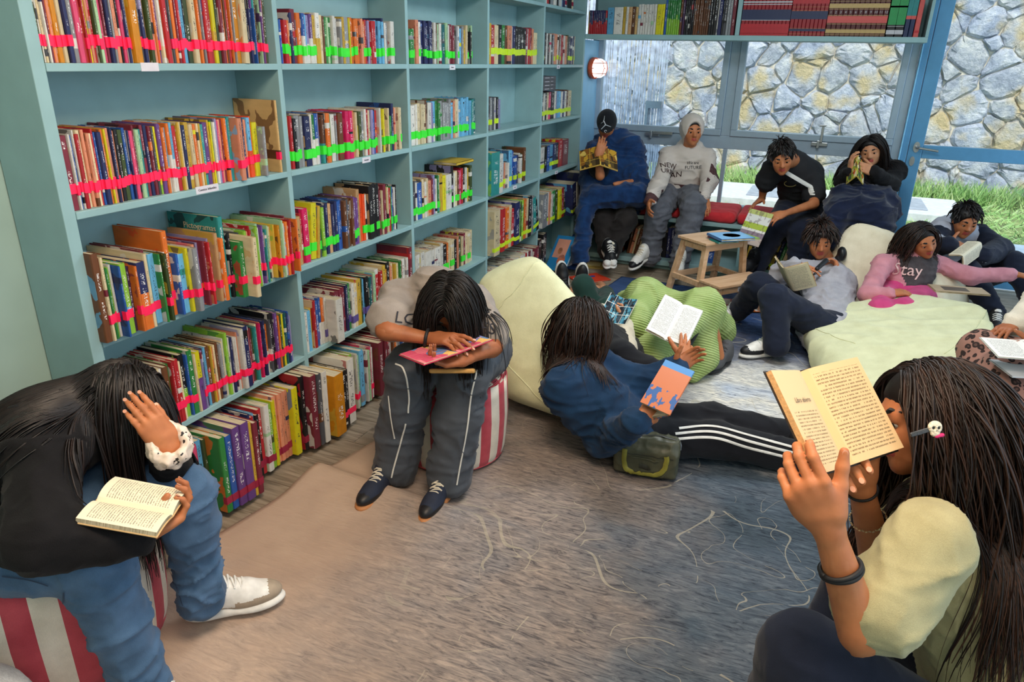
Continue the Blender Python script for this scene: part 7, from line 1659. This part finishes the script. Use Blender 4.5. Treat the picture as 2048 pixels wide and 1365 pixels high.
# ---------------------------------------------------------------- boy at the glass door
DS = -.88
J = dict(pel=Vector((1.05, 5.95, .14)), nek=onto(1902, 462, 6.05)); J['sR'] = onto(1880, 462, 5.95); J['sL'] = onto(1955, 470, 6.0); J['eR'] = onto(1872, 490, 5.85); J['wR'] = onto(1898, 490, 5.62); J['eL'] = onto(2000, 500, 5.85); J['wL'] = onto(1965, 512, 5.62)
J['kR'] = onto(1935, 545, 5.65); J['kL'] = onto(2030, 530, 5.75); J['aR'] = Vector((1.22, 5.35, .10)); J['aL'] = Vector((1.5, 5.3, .10))
patS, t = newmat('grey_print_shirt'); geo = t.add('ShaderNodeNewGeometry'); n = t.add('ShaderNodeTexNoise', i_Vector=(geo, 0), i_Scale=9.0, i_Detail=1.0); t.out(t.ramp((n, 0), [(.3, lin('#B4B6C2')), (.6, lin('#2A2A3A'))], 'CONSTANT'), .85)
hd = dict(c=onto(1930, 442, 5.86), f=-SF*.75-SU*.55-SR*.15, u=SU*.88-SF*.35+SR*.05, s=.215)
P13 = person('boy with short black hair reading a small patterned book by the glass door', J, hd, SR, dict(skin=skinA, k=1., hh=.0055, hands={'R': flat_hand(SR*.9-SU*.05, -SU*.4+SF*.5, curl=(.4, .6, .4), thumb=SU*.8+SR*.4), 'L': flat_hand(-SR*.9+SU*.2, SF*.7-SU*.2, curl=(.4, .6, .4))},
    top=(patS, 'long', .008, 1.15, .010, .02, True), bottom=(navyP, .008, 1.15, .011), shoes={'R': (Vector((1.22, 5.33, .016)), Vector((1.2, 5.12, .016)), VUP, (whiteR, blackL, blackL, whiteL))}))
S = Solid(); S.chain([J['sL'], J['eL'], J['wL']], [.085, .078, .06], .03); S.cap(lerp3(J['sR'], J['eR'], .3), J['eR'], .082, .075).cap(J['eR'], J['wR'], .07, .055); solid_obj('jacket_sleeves', S, .011, navyP, P13.root, amp=.008)
short_hair(P13, hairD, 200, .06, 6, 1.1); settle(P13)
book_from('open_book', 'small patterned grey green book held by the boy at the glass door', onto(1925, 512, 5.45), onto(1962, 485, 5.58), onto(1962, 512, 5.62), onto(1935, 488, 5.62), plain('grey_green_print_cover', '#6E7460', .6, .25, 60), txtP, None, .008, .008)
DS = 0.
flat_book('thin tan book lying on the top edge of the broad cream bean bag', onto(1862, 578, 4.30), .2, .30, .14, .010, '#B09878', [('#4E4030', 'box', (.06, -.04, .2, .04))])
# ---------------------------------------------------------------- person in leopard trousers at the edge of view
DS = 0.
def leo():
    m, t = newmat('leopard_print_jersey'); geo = t.add('ShaderNodeNewGeometry'); n = t.add('ShaderNodeTexNoise', i_Vector=(geo, 0), i_Scale=20.0); va = t.n.new('ShaderNodeVectorMath'); va.operation = 'MULTIPLY_ADD'
    t.l.new(n.outputs[1], va.inputs[0]); va.inputs[1].default_value = (.02, .02, .02); t.l.new(geo.outputs[0], va.inputs[2]); v = t.add('ShaderNodeTexVoronoi', i_Vector=va, i_Scale=34.0)
    t.out(t.ramp((v, 0), [(0, lin('#5A4038')), (.22, lin('#2A1A16')), (.47, lin('#9C7264'))], 'CONSTANT'), .9); return m
J = dict(pel=Vector((1.18, 3.35, .40)), nek=Vector((1.30, 3.30, .86))); J['sR'] = Vector((1.10, 3.42, .80)); J['eR'] = onto(2085, 600, 3.25); J['wR'] = onto(2030, 650, 3.10); J['eL'] = onto(2150, 690, 2.9); J['wL'] = onto(2080, 700, 2.85)
J['kR'] = onto(1962, 702, 3.12); J['kL'] = onto(2010, 738, 2.95); J['aR'] = Vector((.70, 2.75, .08)); J['aL'] = Vector((.85, 2.62, .08)); J['aR'] = Vector((.78, 2.95, .10))
hd = dict(c=Vector((1.22, 3.22, 1.05)), f=Vector((-.7, -.3, -.5)), u=Vector((-.2, 0, .9)), s=.21); offw = cloth('off_white_fleece', '#D5CCBA', 420, bump=.5)
P14 = person('person in leopard print trousers and off white sleeve beside the bean bag', J, hd, (-.2, -.9, 0), dict(skin=skinB, k=1., hh=.004, nails=1, hands={'R': flat_hand(onto(1975, 672, 3.02)-J['wR'], -SU*.85+SF*.2, curls=[(.3, .4, .3)]*4, thumb=-SU*.7-SR*.2, spread=.05, flip=-1), 'L': flat_hand(onto(2020, 690, 2.82)-J['wL'], -SU*.6+SF*.5, curl=(.3, .4, .3), thumb=-SR*.5+SU*.6)},
    top=(offw, 'long', .008, 1.2, .010, .02), bottom=(leo(), .006, 1.2, .009), eyes=0))
short_hair(P14, hairD, 60); settle(P14)
r_ = open_book('open_book', 'white paper booklet in the hands of the person in leopard trousers', onto(2052, 700, 2.78), SR*.9-SF*.2, SU*.4+SF*.9, .13, .18, 170, greyC, txtW, None, .002, .002)
flat_book('white magazine on the leopard trousers below the hands', onto(2000, 738, 2.82), .3, .24, .17, .005, '#D8DCE0', [('#5A78B8', 'box', (.12, -.05, .2, .04))])
# ---------------------------------------------------------------- girl in the cream tee, nearest
J = dict(pel=Vector((.52, 1.32, .34)), nek=onto(1905, 985, 1.46))
J['sL'] = onto(1858, 1090, 1.25); J['eL'] = onto(1722, 1268, 1.22); J['wL'] = onto(1655, 1052, 1.17)
J['sR'] = onto(1860, 1010, 1.60); J['eR'] = onto(1760, 1150, 1.55); J['wR'] = onto(1722, 972, 1.40)
J['kL'] = onto(1640, 1330, 1.38); J['kR'] = onto(1730, 1150, 1.78); J['hL'] = Vector((.46, 1.22, .36)); J['hR'] = Vector((.52, 1.48, .36)); J['aL'] = Vector((.08, 1.30, .10)); J['aR'] = Vector((.18, 1.55, .10)); J['kL'] = onto(1608, 1318, 1.42)
hd = dict(c=onto(1858, 838, 1.40), f=-SR*.98-SU*.10+SF*.12, u=SU*.98-SR*.12+SF*.02, s=.212)
P15 = person('girl in cream tee with a skull hair clip reading a tan paged book', J, hd, -SF*.98+SR*.05, dict(skin=skinA, k=1.02, bare=1, nails=1, hh=.0028, hv=.0036,
    hands={'L': flat_hand(onto(1600, 958, 1.14)-J['wL'], SR*.45+SF*.88, curls=[(.5, .9, .5), (.7, .9, .6), (.8, .9, .6), (.9, .9, .6)], thumb=SU*.92+SR*.10-SF*.12, spread=.02, sc=1.0, tc=.05),
           'R': flat_hand(onto(1700, 940, 1.37)-J['wR'], -SR*.45-SF*.55+SU*.35, curls=[(.6, .7, .4), (.7, .8, .4), (.8, .8, .4), (.8, .8, .4)], thumb=SU*.85+SR*.1-SF*.2, spread=.03, sc=1.0)},
    top=(cloth('cream_tee_jersey', '#A5A07C', 700, hex2='#989370'), 'short', .007, 1.02, .007, .03, False, False, 1.0), bottom=(navyP, .005, 1.15, .008)))
S = Solid(); J_ = J
coll = Solid(); coll.p = list(P15.topS.p)
long_hair(P15, hairB, coll, 2000, .56, 21, r0=.0028, wave=.6, part=.0, nseg=22, lenvar=.45, stiff=.74, back=.30, yfront=.20, guard=.27, capkw=dict(face=(0, .46, -.19), fr=(.42, .26, .44)))
for w_, e_, d_, nm in ((J['wL'], J['eL'], .085, 'hair_tie_bracelet'), (J['wR'], J['eR'], .012, 'hair_tie_bracelet')):
    dd = (e_-w_).normalized(); c = w_+dd*d_; u_ = dd.orthogonal().normalized(); v_ = dd.cross(u_); R_ = .0325 if d_ > .05 else .028
    for off_ in ((-.003, .003) if d_ > .05 else (0,)):
        MB().tube([c+dd*off_*(1+.3*math.sin(3*a))+(u_*math.cos(a)+v_*math.sin(a))*R_ for a in np.linspace(0, 6.283, 33)], .0042 if d_ > .05 else .003, 8).build(nm, rubber, P15.root, True)
dd = (J['eR']-J['wR']).normalized(); c = J['wR']+dd*.10; u_ = dd.orthogonal().normalized(); v_ = dd.cross(u_); mb = MB()
for i in range(34):
    a = i/34*6.283; p = c+(u_*math.cos(a)+v_*math.sin(a))*.034; q = c+(u_*math.cos(a+.13)+v_*math.sin(a+.13))*.034+dd*.002*(-1)**i; mb.tube([p, q], .0018, 5)
mb.build('chain_bracelet', plain('pale_gold', '#D9C49A', .3, Metallic=.8), P15.root)
# skull clip
cp = hd['c']+0*SR; bh = bpy.data.objects.new('hair_clip', None); col.objects.link(bh); bh.parent = P15.root
pc = onto(1870, 855, 1.255); pw = plain('ivory_glitter', '#DCD2BE', .6, .15, 300, bump=.6); pkc = plain('magenta_bow', '#D02A6C', .5)
S = Solid(); S.ell(pc, (.0125, .0065, .0115), (SR, SF, SU), k=.004).ell(pc-SU*.0115, (.008, .0055, .0055), (SR, SF, SU), k=.004)
for s_ in (-1, 1): S.ell(pc+SR*.0047*s_-SU*.001-SF*.006, (.0032, .004, .0034), (SR, SF, SU), k=.001, sub=True)
S.ell(pc-SU*.0065-SF*.006, (.0013, .003, .0018), (SR, SF, SU), k=.0005, sub=True); solid_obj('skull', S, .0009, pw, bh)
for s_ in (-1, 1):
    S = Solid(); S.ell(pc+SR*.0047*s_-SU*.001-SF*.0025, (.003, .002, .0032), (SR, SF, SU)); solid_obj('eye_socket', S, .0009, rubber, bh)
S = Solid(); S.ell(pc+SR*.002-SU*.0155-SF*.002, (.0048, .003, .0036), (SR, SF, SU), k=.004).ell(pc+SR*.011-SU*.0135-SF*.002, (.0048, .003, .0036), (SR, SF, SU), k=.004).cap(pc+SR*.003-SU*.015-SF*.003, pc+SR*.010-SU*.014-SF*.003, .0026, k=.002); solid_obj('bow', S, .001, pkc, bh)
S = Solid(); S.box(pc-SR*.024-SU*.009+SF*.002, (.019, .002, .0042), (SR+SU*.3, SF, SU-SR*.3), r=.0018); solid_obj('clip_bar', S, .001, plain('dark_glitter', '#3A3C3E', .4, .3, 400), bh)
settle(P15)
for o_ in (bh,): o_.matrix_parent_inverse = Matrix.Translation(-P15.off)
G0 = onto(1690, 935, 1.27); G1 = onto(1598, 745, 1.33)
bk = book_from('open_book', 'large tan paged book held upright in both hands of the nearest girl', G0, G1, onto(1735, 768, 1.385), onto(1612, 905, 1.185), blackC, txtT, txtT, .010, .016, edge=plain('tan_page_edges', '#C99A66', .8, .1, 200))
for c in bk.children:
    if c.name.startswith('pages') and sum(v.co.x for v in c.data.vertices) < 0:
        c.data.materials[0] = txtT2; pg_ = c
bv_ = BVHTree.FromPolygons([bk.matrix_world @ v.co for v in pg_.data.vertices], [tuple(p.vertices) for p in pg_.data.polygons]); lc = sum((bk.matrix_world @ v.co for v in pg_.data.vertices), Vector())/len(pg_.data.vertices)
mw = bk.matrix_world; yd_ = Vector((mw[0][1], mw[1][1], mw[2][1])); zx_ = (lc-Vector(mw.translation)); zx_ = (-zx_+yd_*zx_.dot(yd_)).normalized()
to_ = project_text('lettering', 'Libro abierto', .013, ink, lc+yd_*.035, zx_, yd_, bv_, bk, .0008, 1, .05); to_.matrix_parent_inverse = bk.matrix_world.inverted()
# seat under the nearest girl
S = Solid(); S.box((.56, 1.36, .155), (.27, .27, .135), r=.06); o, V, F = solid_obj('floor_cushion', S, .014, greyH, amp=.006, freq=5); tag(o, 'pale grey floor cushion under the girl in the cream tee', 'cushion')
